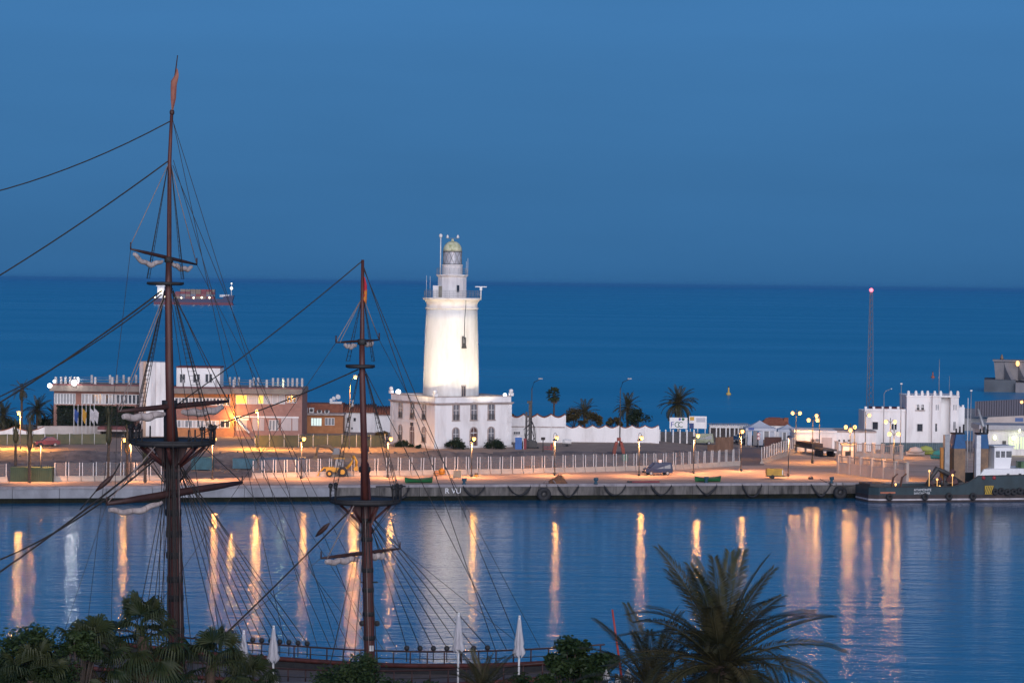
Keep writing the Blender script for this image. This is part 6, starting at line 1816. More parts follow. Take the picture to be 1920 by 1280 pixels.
mb = MB(); mb.lathe([(0.3, -0.2), (0.38, -0.16), (0.38, 0.16), (0.3, 0.2)], 12, zp(684, 880)); spart('mast_cap', mb, m_black, lz)
mb = MB(); mb.lathe([(0.2, -0.2), (0.3, -0.16), (0.3, 0.16), (0.2, 0.2)], 10, zp(679, 641)); spart('mast_cap', mb, m_black)
cZ, rZ, oZ = top_platform(685, 938, DZ, 67, 'mizzen_top', 0.24)
for a in range(0, 360, 60):
    mb = MB(); d = Vector((math.cos(R(a)), math.sin(R(a)), 0)); mb.tube([cZ + d * rZ * 0.7 + Vector((0, 0, -0.3)), cZ + d * 0.4 + Vector((0, 0, -1.4))], [0.1, 0.08], 6); spart('top_knee', mb, m_redwood, oZ)
oY, cY_, wY = crosstree(648, 703, 686, DZ)
gA, gB, _ = yard((630, 642), (711, 637), DZ - 1.6, DZ + 1.5, 0.09, [(0.2, 0.46, 0.12), (0.62, 0.86, 0.05)], sr=0.17)
gC, gD, _ = yard((602, 1046), (750, 1028), DZ - 2.8, DZ + 2.4, 0.14, [(0.06, 0.46, 0.03), (0.58, 0.8, 0.03)], sr=0.24)
flag([((681, 517), (684, 520)), ((681, 532), (688, 535)), ((681, 548), (688.5, 552)), ((681, 562), (687.5, 571))], DZ, mat('red_yellow_flag', (0.4, 0.02, 0.035), 0.85, (0.55, 0.2, 0.03), 0.9, contrast=(0.55, 0.6)))
hZ = zp(686, 958)
shroud_set(hZ, 0.3, 6.2, 7, 1, MTZ); shroud_set(hZ, -0.2, 3.2, 5, -1, MTZ)
hiZ = zp(679.5, 700)
f1 = ladder(cZ, rZ, hiZ, 0.25, (-36, -14, 8, 30), 26, r=0.022); f2 = ladder(cZ, rZ, hiZ, 0.25, (150, 172, 194, 216), 26, r=0.022)
for p0, p1 in f1 + f2:
    deadeye(p0 + Vector((0, 0, 0.95)), None, 0.14); mb = MB(); mb.tube([p0, p0 + Vector((0, 0, 0.95))], 0.06, 5); spart('lanyard', mb, m_black)
mb = MB(); mb.tube([cZ + Vector((rZ * 0.3, -0.4, 0.95)), cZ + Vector((rZ * 1.12, 0.2, 0.95))], 0.05, 5); spart('top_rail', mb, m_black, oZ)
for a in (-25, -5, 15, 40): 
    d = Vector((math.cos(R(a)), math.sin(R(a)), 0)); mb = MB(); mb.tube([cZ + d * rZ * 0.96, cZ + d * rZ * 0.96 + Vector((0, 0, 0.95))], 0.05, 5); spart('top_stanchion', mb, m_black, oZ)
ladder(cY_, wY, zp(680, 560), 0.08, (-20, 10, 40), 14, 'topgallant_shroud', 0.018); ladder(cY_, wY, zp(680, 560), 0.08, (140, 170, 200), 14, 'topgallant_shroud', 0.018)
for a in (-30, 0, 30, 150, 180, 210):
    d = Vector((math.cos(R(a)), math.sin(R(a)), 0)); rope([cZ + d * rZ * 0.95, zp(687, 1000) + d * 0.35], 0.022, name='futtock_shroud')
stay((677, 491), (322, 765), DZ, DM - 0.3, 0.04, sag=0.25)
stay((672, 692), (420, 792), DZ, DM - 1.2, 0.045, sag=0.15); rope([SA(420, 792, DM - 1.2), SA(330, 838, DM - 0.3)], 0.03, name='stay')
stay((664, 948), (420, 1190), DZ, DM - 1.6, 0.06, sag=0.1)
p, q = SA(618, 980, DZ + 0.4), SA(592, 1005, DZ + 0.8); mb = MB(); mb.tube([p, p + (q - p) * 0.3, p + (q - p) * 0.7, q], [0.05, 0.17, 0.16, 0.05], 8); spart('stay_block', mb, m_wood)
for y0, t in ((500, 6.8), (505, 8.6), (690, 7.6)):
    rope([zp(682, y0), rail_pt(MTZ + t, 1)], 0.026, name='backstay')
rope([zp(677, 562), gA], 0.028, m_rope2, 'lift'); rope([zp(676, 565), gA + Vector((0.25, 0, 0))], 0.025, m_rope2, 'lift'); rope([zp(683, 562), gB], 0.03, m_rope2, 'lift')
rope([cZ + Vector((-0.5, -2.0, 0.1)), gC + Vector((0.4, 0, 0))], 0.04, m_rope2, 'lift'); rope([cZ + Vector((1.2, 1.5, 0)), gD], 0.024, None, 'lift')
for p, t, sd in ((gA, -1, -1), (gB, MTZ + 10, 1), (gC, 4, -1), (gD, MTZ + 9, 1)): rope([p, rail_pt(t, sd)], 0.018, None, 'brace')
for dx in (-5, 0, 6): rope([zp(685 + dx, 945) + Vector((0, -0.5, 0)), zp(694 + dx, 1270) + Vector((0, -0.7, 0))], 0.022, m_rope2 if dx == 0 else None, 'halyard')
mb = MB(); mb.tube([zp(692, 1090) + Vector((-0.6, -0.2, 0)), zp(692, 1090) + Vector((0.6, -0.2, 0))], 0.05, 5); spart('pin_rail', mb, m_black, lz)
for s_ in (-1, 1): deadeye(zp(693 + s_ * 14, 1168), lz, 0.2)
# ensign staff at the stern
st_ = A(1166, 1240, 172.5); mb = MB(); mb.tube([SP(st_) + Vector((0, 0, -1)), SA(1148, 1142, 172.5)], [0.09, 0.06], 6); spart('ensign_staff', mb, mat('staff_red', (0.35, 0.04, 0.03), 0.5))
mb = MB(); mb.box(-0.13, 0.13, -0.05, 0.05, 0, 0.35); q = spart('mast_notice', mb, m_wpost, lz); q.location = zp(697, 1218) + Vector((0, -0.45, 0))
# ================================================================ vegetation
def frond_mesh(L, droop, n, ll, wid, seed, m, name='frond', up=0.35, rach=0.05):
    rr = random.Random(seed); mb = MB()
    pts = []; p = Vector((0, 0, 0)); K = 14
    dirs = []
    for i in range(K + 1):
        t = i / K; a = -droop * t ** 1.5
        d = Vector((math.cos(a), 0, math.sin(a))); pts.append(p.copy()); dirs.append(d); p = p + d * (L / K)
    mb.tube(pts, [rach * (1 - 0.85 * i / K) for i in range(K + 1)], 4, False)
    for i in range(n):
        t = 0.1 + 0.9 * i / (n - 1); f = t * K; k = min(K - 1, int(f)); q = pts[k] + (pts[k + 1] - pts[k]) * (f - k); d = dirs[k]
        upv = Vector((-d.z, 0, d.x))
        l = ll * (0.45 + 0.55 * math.sin(math.pi * min(1, t * 0.85 + 0.12))) * rr.uniform(0.85, 1.1)
        for s_ in (-1, 1):
            fw = 0.42 + 0.55 * t * t + rr.uniform(-0.1, 0.1)
            v = (Vector((0, s_, 0)) * (1.0) + d * fw + upv * (up + rr.uniform(-0.15, 0.15))).normalized()
            nb = v.cross(upv).normalized() * wid
            tip = q + v * l + Vector((0, 0, -0.26 * l))
            mid = q + v * l * 0.45
            mb.add([q, mid + nb, tip, mid - nb], [(0, 1, 2, 3)])
    me = mb.build(name, m); return me
def frond_set(L, ll, wid, n, m, seed, droops=(0.5, 0.8, 1.15, 1.6), rach=0.05):
    out = [frond_mesh(L, d, n, ll, wid, seed + i, m, rach=rach) for i, d in enumerate(droops)]
    return out
def drop(srcs):
    for s_ in srcs: bpy.data.objects.remove(s_)
def trunk_mesh(r0, r1, h, bend=(0, 0), rings=9, bulge=0.0, z0=-0.3):
    mb = MB(); pts = []; rs_ = []
    for i in range(rings * 2 + 1):
        t = i / (rings * 2); pts.append((bend[0] * t * t, bend[1] * t * t, z0 + (h - z0) * t)); rs_.append((r0 + (r1 - r0) * t) * (1.06 if i % 2 else 0.96) + bulge * math.exp(-((t - 0.93) / 0.09) ** 2))
    mb.tube(pts, rs_, 10); return mb
def feather_palm(label, base, h, srcs, count, r0, r1, elev=(88, -35), seed=1, bulge=0.12, dry=0, group='date palms', bend=(0, 0), scale=1.0):
    rr = random.Random(seed)
    t = thing('date_palm', label, 'palm tree', base, 0, group)
    trunk_mesh(r0, r1, h, bend, 9, bulge).build('trunk', m_trunk, t)
    c = Vector((bend[0], bend[1], h))
    for i in range(count):
        f = (i + 0.5) / count
        el = elev[0] + (elev[1] - elev[0]) * f ** 0.85 + rr.uniform(-7, 7)
        az = i * 137.508 + rr.uniform(-14, 14)
        k = 0 if el > 60 else (1 if el > 35 else (2 if el > 5 else 3)); k = min(len(srcs) - 1, max(0, k + rr.choice((0, 0, 0, 1, -1))))
        s_ = scale * rr.uniform(0.85, 1.08)
        o = inst(srcs[k], t, c + Vector((0, 0, -0.3 * f)), (rr.uniform(-0.4, 0.4), -R(el), R(az)), s_)
        o.name = 'frond'
    return t
def fan_mesh(rad, pet, seg, span, droop, seed, m, name='fan_leaf', el=30):
    """a fan leaf made for one pitch of its stalk, so that its finger tips hang straight down"""
    rr = random.Random(seed); mb = MB(); g = Vector((-math.sin(R(el)), 0, -math.cos(R(el))))
    mb.tube([(0, 0, 0), (pet * 0.6, 0, 0.03 * pet), Vector((pet, 0, 0)) + g * 0.06 * pet], [0.03, 0.02, 0.014], 4, False)
    for i in range(seg):
        a = R(-span / 2 + span * (i + 0.5) / seg); l = rad * (0.72 + 0.28 * math.cos(a * 0.6)) * rr.uniform(0.88, 1.1)
        d = Vector((math.cos(a), math.sin(a), 0)); sd = Vector((-math.sin(a), math.cos(a), 0))
        w = l * math.tan(R(span / seg) / 2) * 0.55
        z = 0.05 if i % 2 else -0.03
        dr = droop * l * rr.uniform(0.7, 1.3)
        o = Vector((pet, 0, 0)) + g * 0.06 * pet
        b = o + d * l * 0.42 + g * dr * 0.04; c = o + d * l * 0.66 + g * dr * 0.28; e = o + d * l * 0.76 + g * dr * 0.66; f = o + d * l * 0.78 + g * dr
        mb.add([o, b + sd * w * 0.75 + Vector((0, 0, z)), b - sd * w * 0.75 + Vector((0, 0, -z)), c + sd * w * 0.7, c - sd * w * 0.7, e + sd * w * 0.3, e - sd * w * 0.3, f], [(0, 2, 1), (1, 2, 4, 3), (3, 4, 6, 5), (5, 6, 7)])
    return mb.build(name, m)
FAN_EL = (72, 40, 8, -28)
def fan_set(rad, pet, seg, span, droop, seed, m): return [fan_mesh(rad, pet, seg, span, droop * k, seed + i * 7 + j, m, el=e) for i, e in enumerate(FAN_EL) for j, k in enumerate((0.8, 1.25))]
def fan_palm(label, base, h, srcs, count, r0, r1, elev, seed, group, scale=1.0, bend=(0, 0), dry=None, ndry=0):
    rr = random.Random(seed)
    t = thing('fan_palm', label, 'palm tree', base, 0, group)
    trunk_mesh(r0, r1, h, bend, 9, 0.08).build('trunk', m_trunk, t)
    c = Vector((bend[0], bend[1], h))
    for i in range(count):
        f = (i + 0.5) / count; el = elev[0] + (elev[1] - elev[0]) * f + rr.uniform(-8, 8); az = i * 137.508 + rr.uniform(-15, 15)
        k = min(range(4), key=lambda q: abs(FAN_EL[q] - el)) * 2 + rr.randrange(2)
        o = inst(srcs[k], t, c + Vector((0, 0, -0.25 * f)), (rr.uniform(-0.3, 0.3), -R(el), R(az)), scale * rr.uniform(0.8, 1.1)); o.name = 'fan_leaf'
    for i in range(ndry):
        o = inst(dry, t, c + Vector((0, 0, -0.4)), (rr.uniform(-0.5, 0.5), R(rr.uniform(45, 80)), R(i * 137.5)), scale * rr.uniform(0.7, 0.95)); o.name = 'dry_leaf'
    return t
def tree(name, label, base, h, clumps, leaf, nleaf, m, seed, group=None, cat='tree', trunk_r=0.14):
    """clumps: list of (offset from base, radii)"""
    rr = random.Random(seed)
    t = thing(name, label, cat, base, 0, group)
    tm = MB(); tm.tube([(0, 0, -0.3), (0.05, 0, h * 0.3), (0, 0.05, h * 0.6)], [trunk_r, trunk_r * 0.8, trunk_r * 0.5], 7)
    for c, r in clumps:
        tm.tube([(0, 0.03, h * rr.uniform(0.25, 0.5)), (c[0] * 0.5, c[1] * 0.5, c[2] * 0.75), (c[0], c[1], c[2])], [trunk_r * 0.45, trunk_r * 0.3, 0.02], 5)
    tm.build('trunk', m_bark, t)
    mb = MB()
    for c, r in clumps: leaf_cloud(mb, c, r, nleaf, leaf, seed=rr.randrange(10 ** 6), shell=0.25)
    mb.build('crown', m, t)
    return t
def auto_clumps(n, w, d, z0, z1, r, seed, dome=True):
    rr = random.Random(seed); out = []
    for i in range(n):
        x = rr.uniform(-1, 1); y = rr.uniform(-1, 1)
        k = math.sqrt(max(0, 1 - x * x * 0.9)) if dome else 1
        z = z0 + (z1 - z0) * rr.random() ** 0.45 * k
        s_ = rr.uniform(0.7, 1.25) * r
        out.append(((x * w, y * d, z), (s_, s_, s_ * rr.uniform(0.65, 0.95))))
    return out

# ---- far shore: palms and shrubs
far_fr = frond_set(3.3, 0.62, 0.06, 24, m_palm, 11, (0.4, 0.75, 1.1, 1.5), 0.05)
def far_palm(label, px, py, Y, z, scale, count=38, r=0.22, seed=3, elev=(85, -40), bend=(0, 0)):
    c = A(px, py, Y); b = Vector((c.x, Y, z)); return feather_palm(label, b, c.z - z, far_fr, count, r, r * 0.8, elev, seed, 0.18, scale=scale, bend=bend)
far_palm('full date palm rising behind the billboard with letters', 1272, 755, 503, 2.6, 1.15, 46, 0.26, 5)
far_palm('date palm behind the scalloped wall next to a dark bush', 1177, 762, 490, 3.3, 0.85, 40, 0.24, 6)
far_palm('date palm half hidden by olive bushes behind the scalloped wall', 1096, 772, 488, 3.3, 0.85, 26, 0.24, 7, (80, -10))
far_palm('tall thin date palm with a shaggy head at the far left', 41, 729, 472, 3.3, 0.62, 20, 0.22, 8, (80, -75))
far_palm('date palm at the left picture edge behind the cream wall', 6, 778, 482, 3.3, 0.9, 34, 0.26, 9)
far_palm('date palm between the street lamp and the restaurant', 70, 768, 486, 3.3, 0.92, 34, 0.26, 10)
far_palm('leafy date palm against the restaurant left corner', 103, 783, 482, 3.3, 0.8, 34, 0.24, 12)
drop(far_fr)
ff = fan_set(0.75, 0.8, 14, 230, 0.35, 31, m_palm2); fd = fan_mesh(0.7, 0.7, 12, 200, 0.3, 37, m_dry, 'dry_leaf', -60)
c = A(1039, 738, 485)
fan_palm('slim fan palm standing alone behind the scalloped house', Vector((c.x, 485, 3.3)), c.z - 3.3, ff, 34, 0.17, 0.14, (80, -45), 4, 'fan palms', 1.1, dry=fd, ndry=8)
drop(ff + [fd])
def bush(label, px, py_top, py_bot, half, Y, z, m, seed, n=9, leaf=0.2, nleaf=170, name='shrub', group='shrubs on the far shore'):
    c = A(px, py_bot, Y); s_ = F / Y; h = (py_bot - py_top) / s_; w = half / s_
    return tree(name, label, Vector((c.x, Y, z)), max(h, 0.6), auto_clumps(n, w * 0.7, w * 0.6, (c.z - z) + h * 0.12, (c.z - z) + h * 0.78, w * 0.42, seed), leaf, nleaf, m, seed, group, 'shrub', 0.1)
bush('olive brown bush behind the scalloped wall, left of the hidden palm', 1076, 757, 802, 19, 480, 3.3, m_leaf3, 1, 12)
bush('olive brown bush behind the scalloped wall, right of the hidden palm', 1111, 762, 802, 20, 480, 3.3, m_leaf3, 2, 12)
bush('low rusty bush behind the scalloped wall before the unlit lamp', 1152, 776, 804, 16, 482, 3.3, m_leaf3, 3, 9)
bush('dark round bush below the date palm behind the scalloped wall', 1197, 762, 804, 26, 484, 3.3, m_leaf2, 4, 14)
bush('dark shrub against the lighthouse base, left of its door', 853, 822, 843, 22, 447.5, 3.2, m_leaf2, 5, 12, 0.16, 170)
bush('dark shrub against the lighthouse base, right of its door', 925, 826, 843, 26, 449.5, 3.2, m_leaf2, 6, 14, 0.16, 170)
bush('dark shrub at the left face of the lighthouse base', 757, 825, 842, 20, 452, 3.2, m_leaf2, 7, 11, 0.16, 160)
bush('small shrub near the front corner of the lighthouse base', 786, 832, 842, 9, 448.5, 3.2, m_leaf2, 8, 6, 0.14, 120)
bush('bush peeping over the wall right of the lighthouse base', 963, 766, 800, 9, 478, 3.3, m_leaf3, 9, 6)
bush('dark bush below the left street lamp', 15, 778, 815, 28, 490, 3.3, m_leaf2, 10, 12)
bush('dark bush behind the restaurant garden wall', 90, 780, 812, 26, 488, 3.3, m_leaf2, 12, 12)
bush('dry tree beside the white terracotta roofed house', 715, 797, 838, 14, 452, 3.2, m_leaf3, 13, 9)
# bundled transplanted palms on the dug bank and quay
def bundled_palm(label, px, pt, pb, Y, z, tuft=False, seed=1):
    c0 = A(px, pb, Y); s_ = F / Y; h = (pb - pt) / s_
    t = thing('bundled_palm', label, 'palm tree', Vector((c0.x, Y, z)), 0, 'bundled transplanted palms')
    lift = c0.z - z
    ht = h * 0.52 + lift
    trunk_mesh(0.22, 0.16, ht).build('trunk', m_trunk, t)
    mb = MB(); hh = h * 0.48
    mb.tube([(0, 0, ht - 0.2), (0, 0, ht + hh * 0.12), (0.03, 0, ht + hh * 0.35), (0, 0, ht + hh * 0.7), (0.02, 0, ht + hh)], [0.18, 0.42, 0.36, 0.16, 0.03], 9)
    mb.build('bundled_fronds', m_dry if seed % 2 else m_palm, t)
    rr = random.Random(seed); mb = MB()
    for i in range(70):
        a = rr.uniform(0, 6.28); q = Vector((math.cos(a) * 0.3, math.sin(a) * 0.3, ht + hh * rr.uniform(0.1, 0.9)))
        d = Vector((math.cos(a) * (0.9 if tuft else 0.25), math.sin(a) * (0.9 if tuft else 0.25), 1)).normalized() * hh * rr.uniform(0.2, 0.45); n_ = Vector((-math.sin(a), math.cos(a), 0)) * 0.05
        mb.add([q, q + d * 0.5 + n_, q + d, q + d * 0.5 - n_], [(0, 1, 2, 3)])
    mb.build('loose_leaf', m_palm, t)['kind'] = 'stuff'
bundled_palm('bundled palm with thin dark head at far left of the bank', 29, 790, 868, 412, 2.1, False, 2)
bundled_palm('bundled palm on the quay in front of the green container', 55, 782, 902, 377.5, QZ, False, 3)
bundled_palm('bundled palm left of the main mast with a pointed head', 203, 770, 897, 380, QZ, False, 4)
bundled_palm('short bundled palm with a bushy head left of the main mast', 238, 800, 900, 383, QZ, True, 5)
bundled_palm('bundled palm nearest the main mast on the quay', 272, 835, 903, 380, QZ, False, 6)

# ---- foreground trees on the near promenade
PZ = 5.0
big = frond_set(4.9, 0.74, 0.02, 120, m_palm, 51, (0.5, 0.95, 1.4, 1.9), 0.055)
c = A(1352, 1246, 110)
feather_palm('large feathery date palm in the right foreground', Vector((c.x, 110, PZ)), c.z - PZ, big, 82, 0.42, 0.36, (84, -42), 21, 0.25, group='foreground date palms')
c = A(1222, 1296, 119)
feather_palm('date palm half hidden left of the large foreground palm', Vector((c.x, 119, PZ)), c.z - PZ, big, 54, 0.36, 0.32, (80, -40), 22, 0.2, group='foreground date palms', scale=0.78)
c = A(905, 1300, 135)
feather_palm('small date palm at the bottom edge between the parasols', Vector((c.x, 135, PZ)), c.z - PZ, big, 40, 0.3, 0.26, (82, -20), 23, 0.2, group='foreground date palms', scale=0.52)
drop(big)
fl = fan_set(1.5, 1.35, 30, 220, 0.62, 61, m_palm2)
dl = fan_mesh(1.1, 1.0, 20, 220, 0.5, 71, m_dry, 'dry_leaf', -60)
for i, (px, py, Y, sc_l, cnt, lb) in enumerate(((268, 1192, 140, 1.1, 22, 'tallest fan palm in the left foreground'), (165, 1232, 138, 1.1, 20, 'fan palm left of the tallest one in the foreground'), (395, 1246, 142, 1.05, 20, 'fan palm right of the main mast foot'), (470, 1290, 146, 0.85, 22, 'low fan palm below the left closed parasols'), (60, 1275, 132, 0.95, 22, 'low fan palm in the bottom left corner'))):
    c = A(px, py, Y)
    fan_palm(lb, Vector((c.x, Y, PZ)), c.z - PZ, fl, cnt, 0.24, 0.2, (85, -50), 80 + i, 'foreground fan palms', sc_l, dry=dl, ndry=10)
drop(fl + [dl])
def fg_tree(label, px, py_top, half, Y, m, seed, n, leaf=0.13, nleaf=330, zlow=8.0):
    c = A(px, py_top, Y); w = half * Y / F; zt_ = c.z - PZ
    r = w * 0.36
    cl = auto_clumps(n, w * 0.75, w * 0.6, max(1.0, zt_ - w * 2.2), zt_ - r * 0.6, r, seed)
    return tree('broadleaf_tree', label, Vector((c.x, Y, PZ)), zt_, cl, leaf, nleaf, m, seed, 'foreground broadleaf trees', 'tree', 0.16)
fg_tree('dark leafy tree in the bottom left corner', 55, 1165, 100, 134, m_leaf, 91, 26)
fg_tree('slim leafy bush beside the left fan palms', 150, 1175, 40, 136, m_leaf, 92, 12)
fg_tree('green bushy tree at the mizzen mast foot', 668, 1212, 92, 150, m_leaf, 93, 26, 0.12)
fg_tree('round leafed bushy tree right of the closed parasols', 1066, 1180, 58, 140, m_leaf, 94, 20, 0.15)
fg_tree('low leafy bush between the round tree and the palms', 1128, 1215, 46, 138, m_leaf, 95, 14, 0.15)
fg_tree('dark low bush at the bottom edge left of the round tree', 990, 1258, 60, 142, m_leaf, 96, 14, 0.14)
fg_tree('dark low bush at the bottom edge under the mizzen', 780, 1262, 70, 150, m_leaf2, 97, 12, 0.14)
fg_tree('dark bush low behind the fan palms', 330, 1262, 110, 148, m_leaf2, 98, 20, 0.14)

# ---- closed parasols on the terrace
m_para = mat('parasol_canvas', (0.5, 0.5, 0.53), 0.85, (0.36, 0.35, 0.38), 1.6, (3, 3, 0.4), coords='object')
def parasol(label, px, ptop, pbot, Y):
    c = A(px, ptop, Y); s_ = F / Y; h = c.z - PZ; ln = (pbot - ptop) / s_
    t = thing('closed_parasol', label, 'parasol', Vector((c.x, Y, PZ)), rng.uniform(0, 1), 'closed white parasols')
    mb = MB(); mb.tube([(0, 0, 0), (0, 0, h)], 0.07, 8); mb.build('pole', m_wpost, t)
    mb = MB(); N = 32; prof = [(0.03, h), (0.08, h - ln * 0.06), (0.15, h - ln * 0.35), (0.26, h - ln * 0.68), (0.22, h - ln * 0.74), (0.34, h - ln * 0.95), (0.28, h - ln)]
    vs = []
    for r, z in prof:
        for k in range(N):
            a = 2 * math.pi * k / N; rr_ = r * (1 + 0.28 * math.cos(8 * a)); vs.append((rr_ * math.cos(a), rr_ * math.sin(a), z + (0.12 * math.cos(8 * a) if z < h - ln * 0.9 else 0)))
    mb.add(vs, [(i * N + k, i * N + (k + 1) % N, (i + 1) * N + (k + 1) % N, (i + 1) * N + k) for i in range(len(prof) - 1) for k in range(N)], True)
    mb.build('folded_canopy', m_para, t)
    mb = MB(); mb.ball((0, 0, h + 0.06), 0.08, 8, 5); mb.build('finial', m_wpost, t)
    mb = MB(); mb.lathe([(0.45, 0), (0.5, 0.1), (0.2, 0.25), (0.08, 0.3)], 14); mb.build('base', m_concrete, t)
parasol('leftmost closed white parasol, half hidden by fan palm leaves', 457, 1185, 1246, 172)
parasol('closed white parasol right of the leftmost one', 513, 1176, 1240, 172)
parasol('closed white parasol below the lighthouse reflection', 860, 1152, 1222, 171)
parasol('rightmost closed white parasol with its pole showing', 974, 1157, 1230, 171)
# pale yucca blooms under the palms
p = A(1155, 1262, 128)
yc = thing('white_yucca', 'cluster of pale drooping white blooms under the date palms', 'plant', Vector((p.x, 128, PZ)), 0)
mb = MB(); mb.tube([(0, 0, 0), (0, 0, p.z - PZ)], [0.12, 0.06], 7); mb.build('stem', m_bark, yc)
for i, (dx, dz) in enumerate(((-0.45, 0.2), (0.1, 0.0), (0.55, 0.3), (0.75, -0.1), (-0.15, -0.35))):
    mb = MB(); rr = random.Random(i)
    for k in range(26):
        a = rr.uniform(0, 6.28); l = rr.uniform(0.35, 0.7); q = Vector((dx, 0, p.z - PZ + dz)); d = Vector((math.cos(a) * 0.5, math.sin(a) * 0.5, -1)).normalized() * l; n_ = Vector((-math.sin(a), math.cos(a), 0)) * 0.035
        mb.add([q, q + d * 0.5 + n_, q + d, q + d * 0.5 - n_], [(0, 1, 2, 3)])
    mb.build('bloom', mat('pale_bloom', (0.55, 0.53, 0.5), 0.8), yc)
# ================================================================ moored dredger at right
o_u = (A(1617, 935, 392) - Vector((0, 385.2, 0))).dot(QU)
bo = Vector(qp(o_u, -4.6, 0))
db = thing('dredger', 'dark green dredger boat with tan funnels and blue tops moored at right', 'boat', bo, QA)
m_hull = mat('dredger_hull', (0.025, 0.05, 0.06), 0.5, (0.015, 0.03, 0.035), 0.8, (1, 1, 0.4), 0.01)
m_rust = mat('rust_belt', (0.07, 0.05, 0.045), 0.8, (0.04, 0.03, 0.03), 0.8)
def hullrow(xs_, zf, hb):
    return [[(x, -hb(x), zf(x)) for x in xs_], [(x, hb(x), zf(x)) for x in xs_]]
xs_ = [0, 0.4, 1.2, 3, 6, 9, 12, 14.5, 16, 18, 22, 28, 34]
hbm = lambda x: 3.5 if x > 1.2 else (2.6 + 0.75 * x)
sheer = lambda x: 2.15 if x < 13.5 else (2.15 + min(1.5, (x - 13.5) * 0.6) if x < 16 else 3.65 + (x - 16) * 0.015)
def band(z0, z1, k0, k1, name, m):
    mb = MB()
    for sd in (-1, 1):
        vs = []
        for x in xs_:
            a = z0(x); b = z1(x); vs += [(x * 1.0, sd * hbm(x) * k0, a), (x, sd * hbm(x) * k1, b)]
        fs = [(i * 2, i * 2 + 2, i * 2 + 3, i * 2 + 1) if sd < 0 else (i * 2 + 1, i * 2 + 3, i * 2 + 2, i * 2) for i in range(len(xs_) - 1)]
        mb.add(vs, fs)
    x = xs_[0]; mb.add([(x, -hbm(x) * k0, z0(x)), (x, hbm(x) * k0, z0(x)), (x, hbm(x) * k1, z1(x)), (x, -hbm(x) * k1, z1(x))], [(0, 3, 2, 1)])
    return mb.build(name, m, db)
band(lambda x: -0.8, lambda x: 0.28, 0.9, 0.97, 'boot_top', m_rust)
band(lambda x: 0.28, lambda x: 0.5, 0.985, 0.99, 'waterline_stripe', mat('stripe_white', (0.6, 0.55, 0.56), 0.6, (0.4, 0.37, 0.38), 1.2))
band(lambda x: 0.5, lambda x: 1.05, 0.985, 1.0, 'rust_belt', m_rust)
band(lambda x: 1.05, sheer, 1.0, 1.02, 'hull_side', m_hull)
mb = MB(); mb.add([(x, s_ * hbm(x) * 0.98, min(1.75, sheer(x))) for x in xs_ for s_ in (-1, 1)], [(i * 2, i * 2 + 2, i * 2 + 3, i * 2 + 1) for i in range(len(xs_) - 1)]); mb.build('deck', m_rust, db)
mb = MB(); mb.tube([(x, -hbm(x) * 1.02, sheer(x) + 0.03) for x in xs_], 0.08, 5); mb.build('bulwark_cap', m_metal, db)
for x in (2.7, 8.0, 11.6, 15.2):
    mb = MB(); mb.lathe([(0.2, -0.16), (0.48, -0.2), (0.55, 0), (0.48, 0.2), (0.2, 0.16), (0.2, -0.16)], 14, cap=False); q = mb.build('tyre_fender', m_tyre, db); q.location = (x, -3.75, 0.8); q.rotation_euler = (R(90), 0, 0)
for i in range(9):
    mb = MB(); mb.lathe([(0.15, -0.16), (0.45, -0.2), (0.5, 0), (0.45, 0.2), (0.15, 0.16), (0.15, -0.16)], 12, cap=False); q = mb.build('tyre_fender', m_tyre, db); q.location = (18.5 + i * 0.95, -3.75, 1.45 + 0.1 * math.sin(i * 2)); q.rotation_euler = (R(90), 0, 0)
text_obj('boat_name', 'AYAMONTE', 0.48, m_wtext, db, (6.35, -3.62, 1.6), (R(90), 0, 0), 0.01)
text_obj('home_port', 'SANTANDER', 0.42, m_wtext, db, (6.35, -3.60, 1.15), (R(90), 0, 0), 0.01)
mb = MB(); mb.box(1.4, 3.6, -3.62, -3.52, 1.25, 1.5); mb.build('orange_strip', mat('strip_orange', (0.4, 0.14, 0.08), 0.7), db)
# white superstructure side (slanted aft edge) and portholes
mb = MB(); mb.prism([(14.9, 1.76), (17.0, 4.6), (34, 4.8), (34, 3.2), (18.5, 2.6), (18.0, 1.76)], 'y', -3.35, -2.9); sup = mb.build('superstructure_side', m_white, db)
mb = MB(); mb.box(18, 34, -2.88, 2.9, 1.8, 4.65); mb.build('deckhouse', m_white, db)
for x in (20.4, 22.2, 25.2, 28):
    mb = MB(); mb.box(x, x + 0.4, -3.42, -3.352, 3.5, 4.0); mb.build('port_light', m_glass, db)
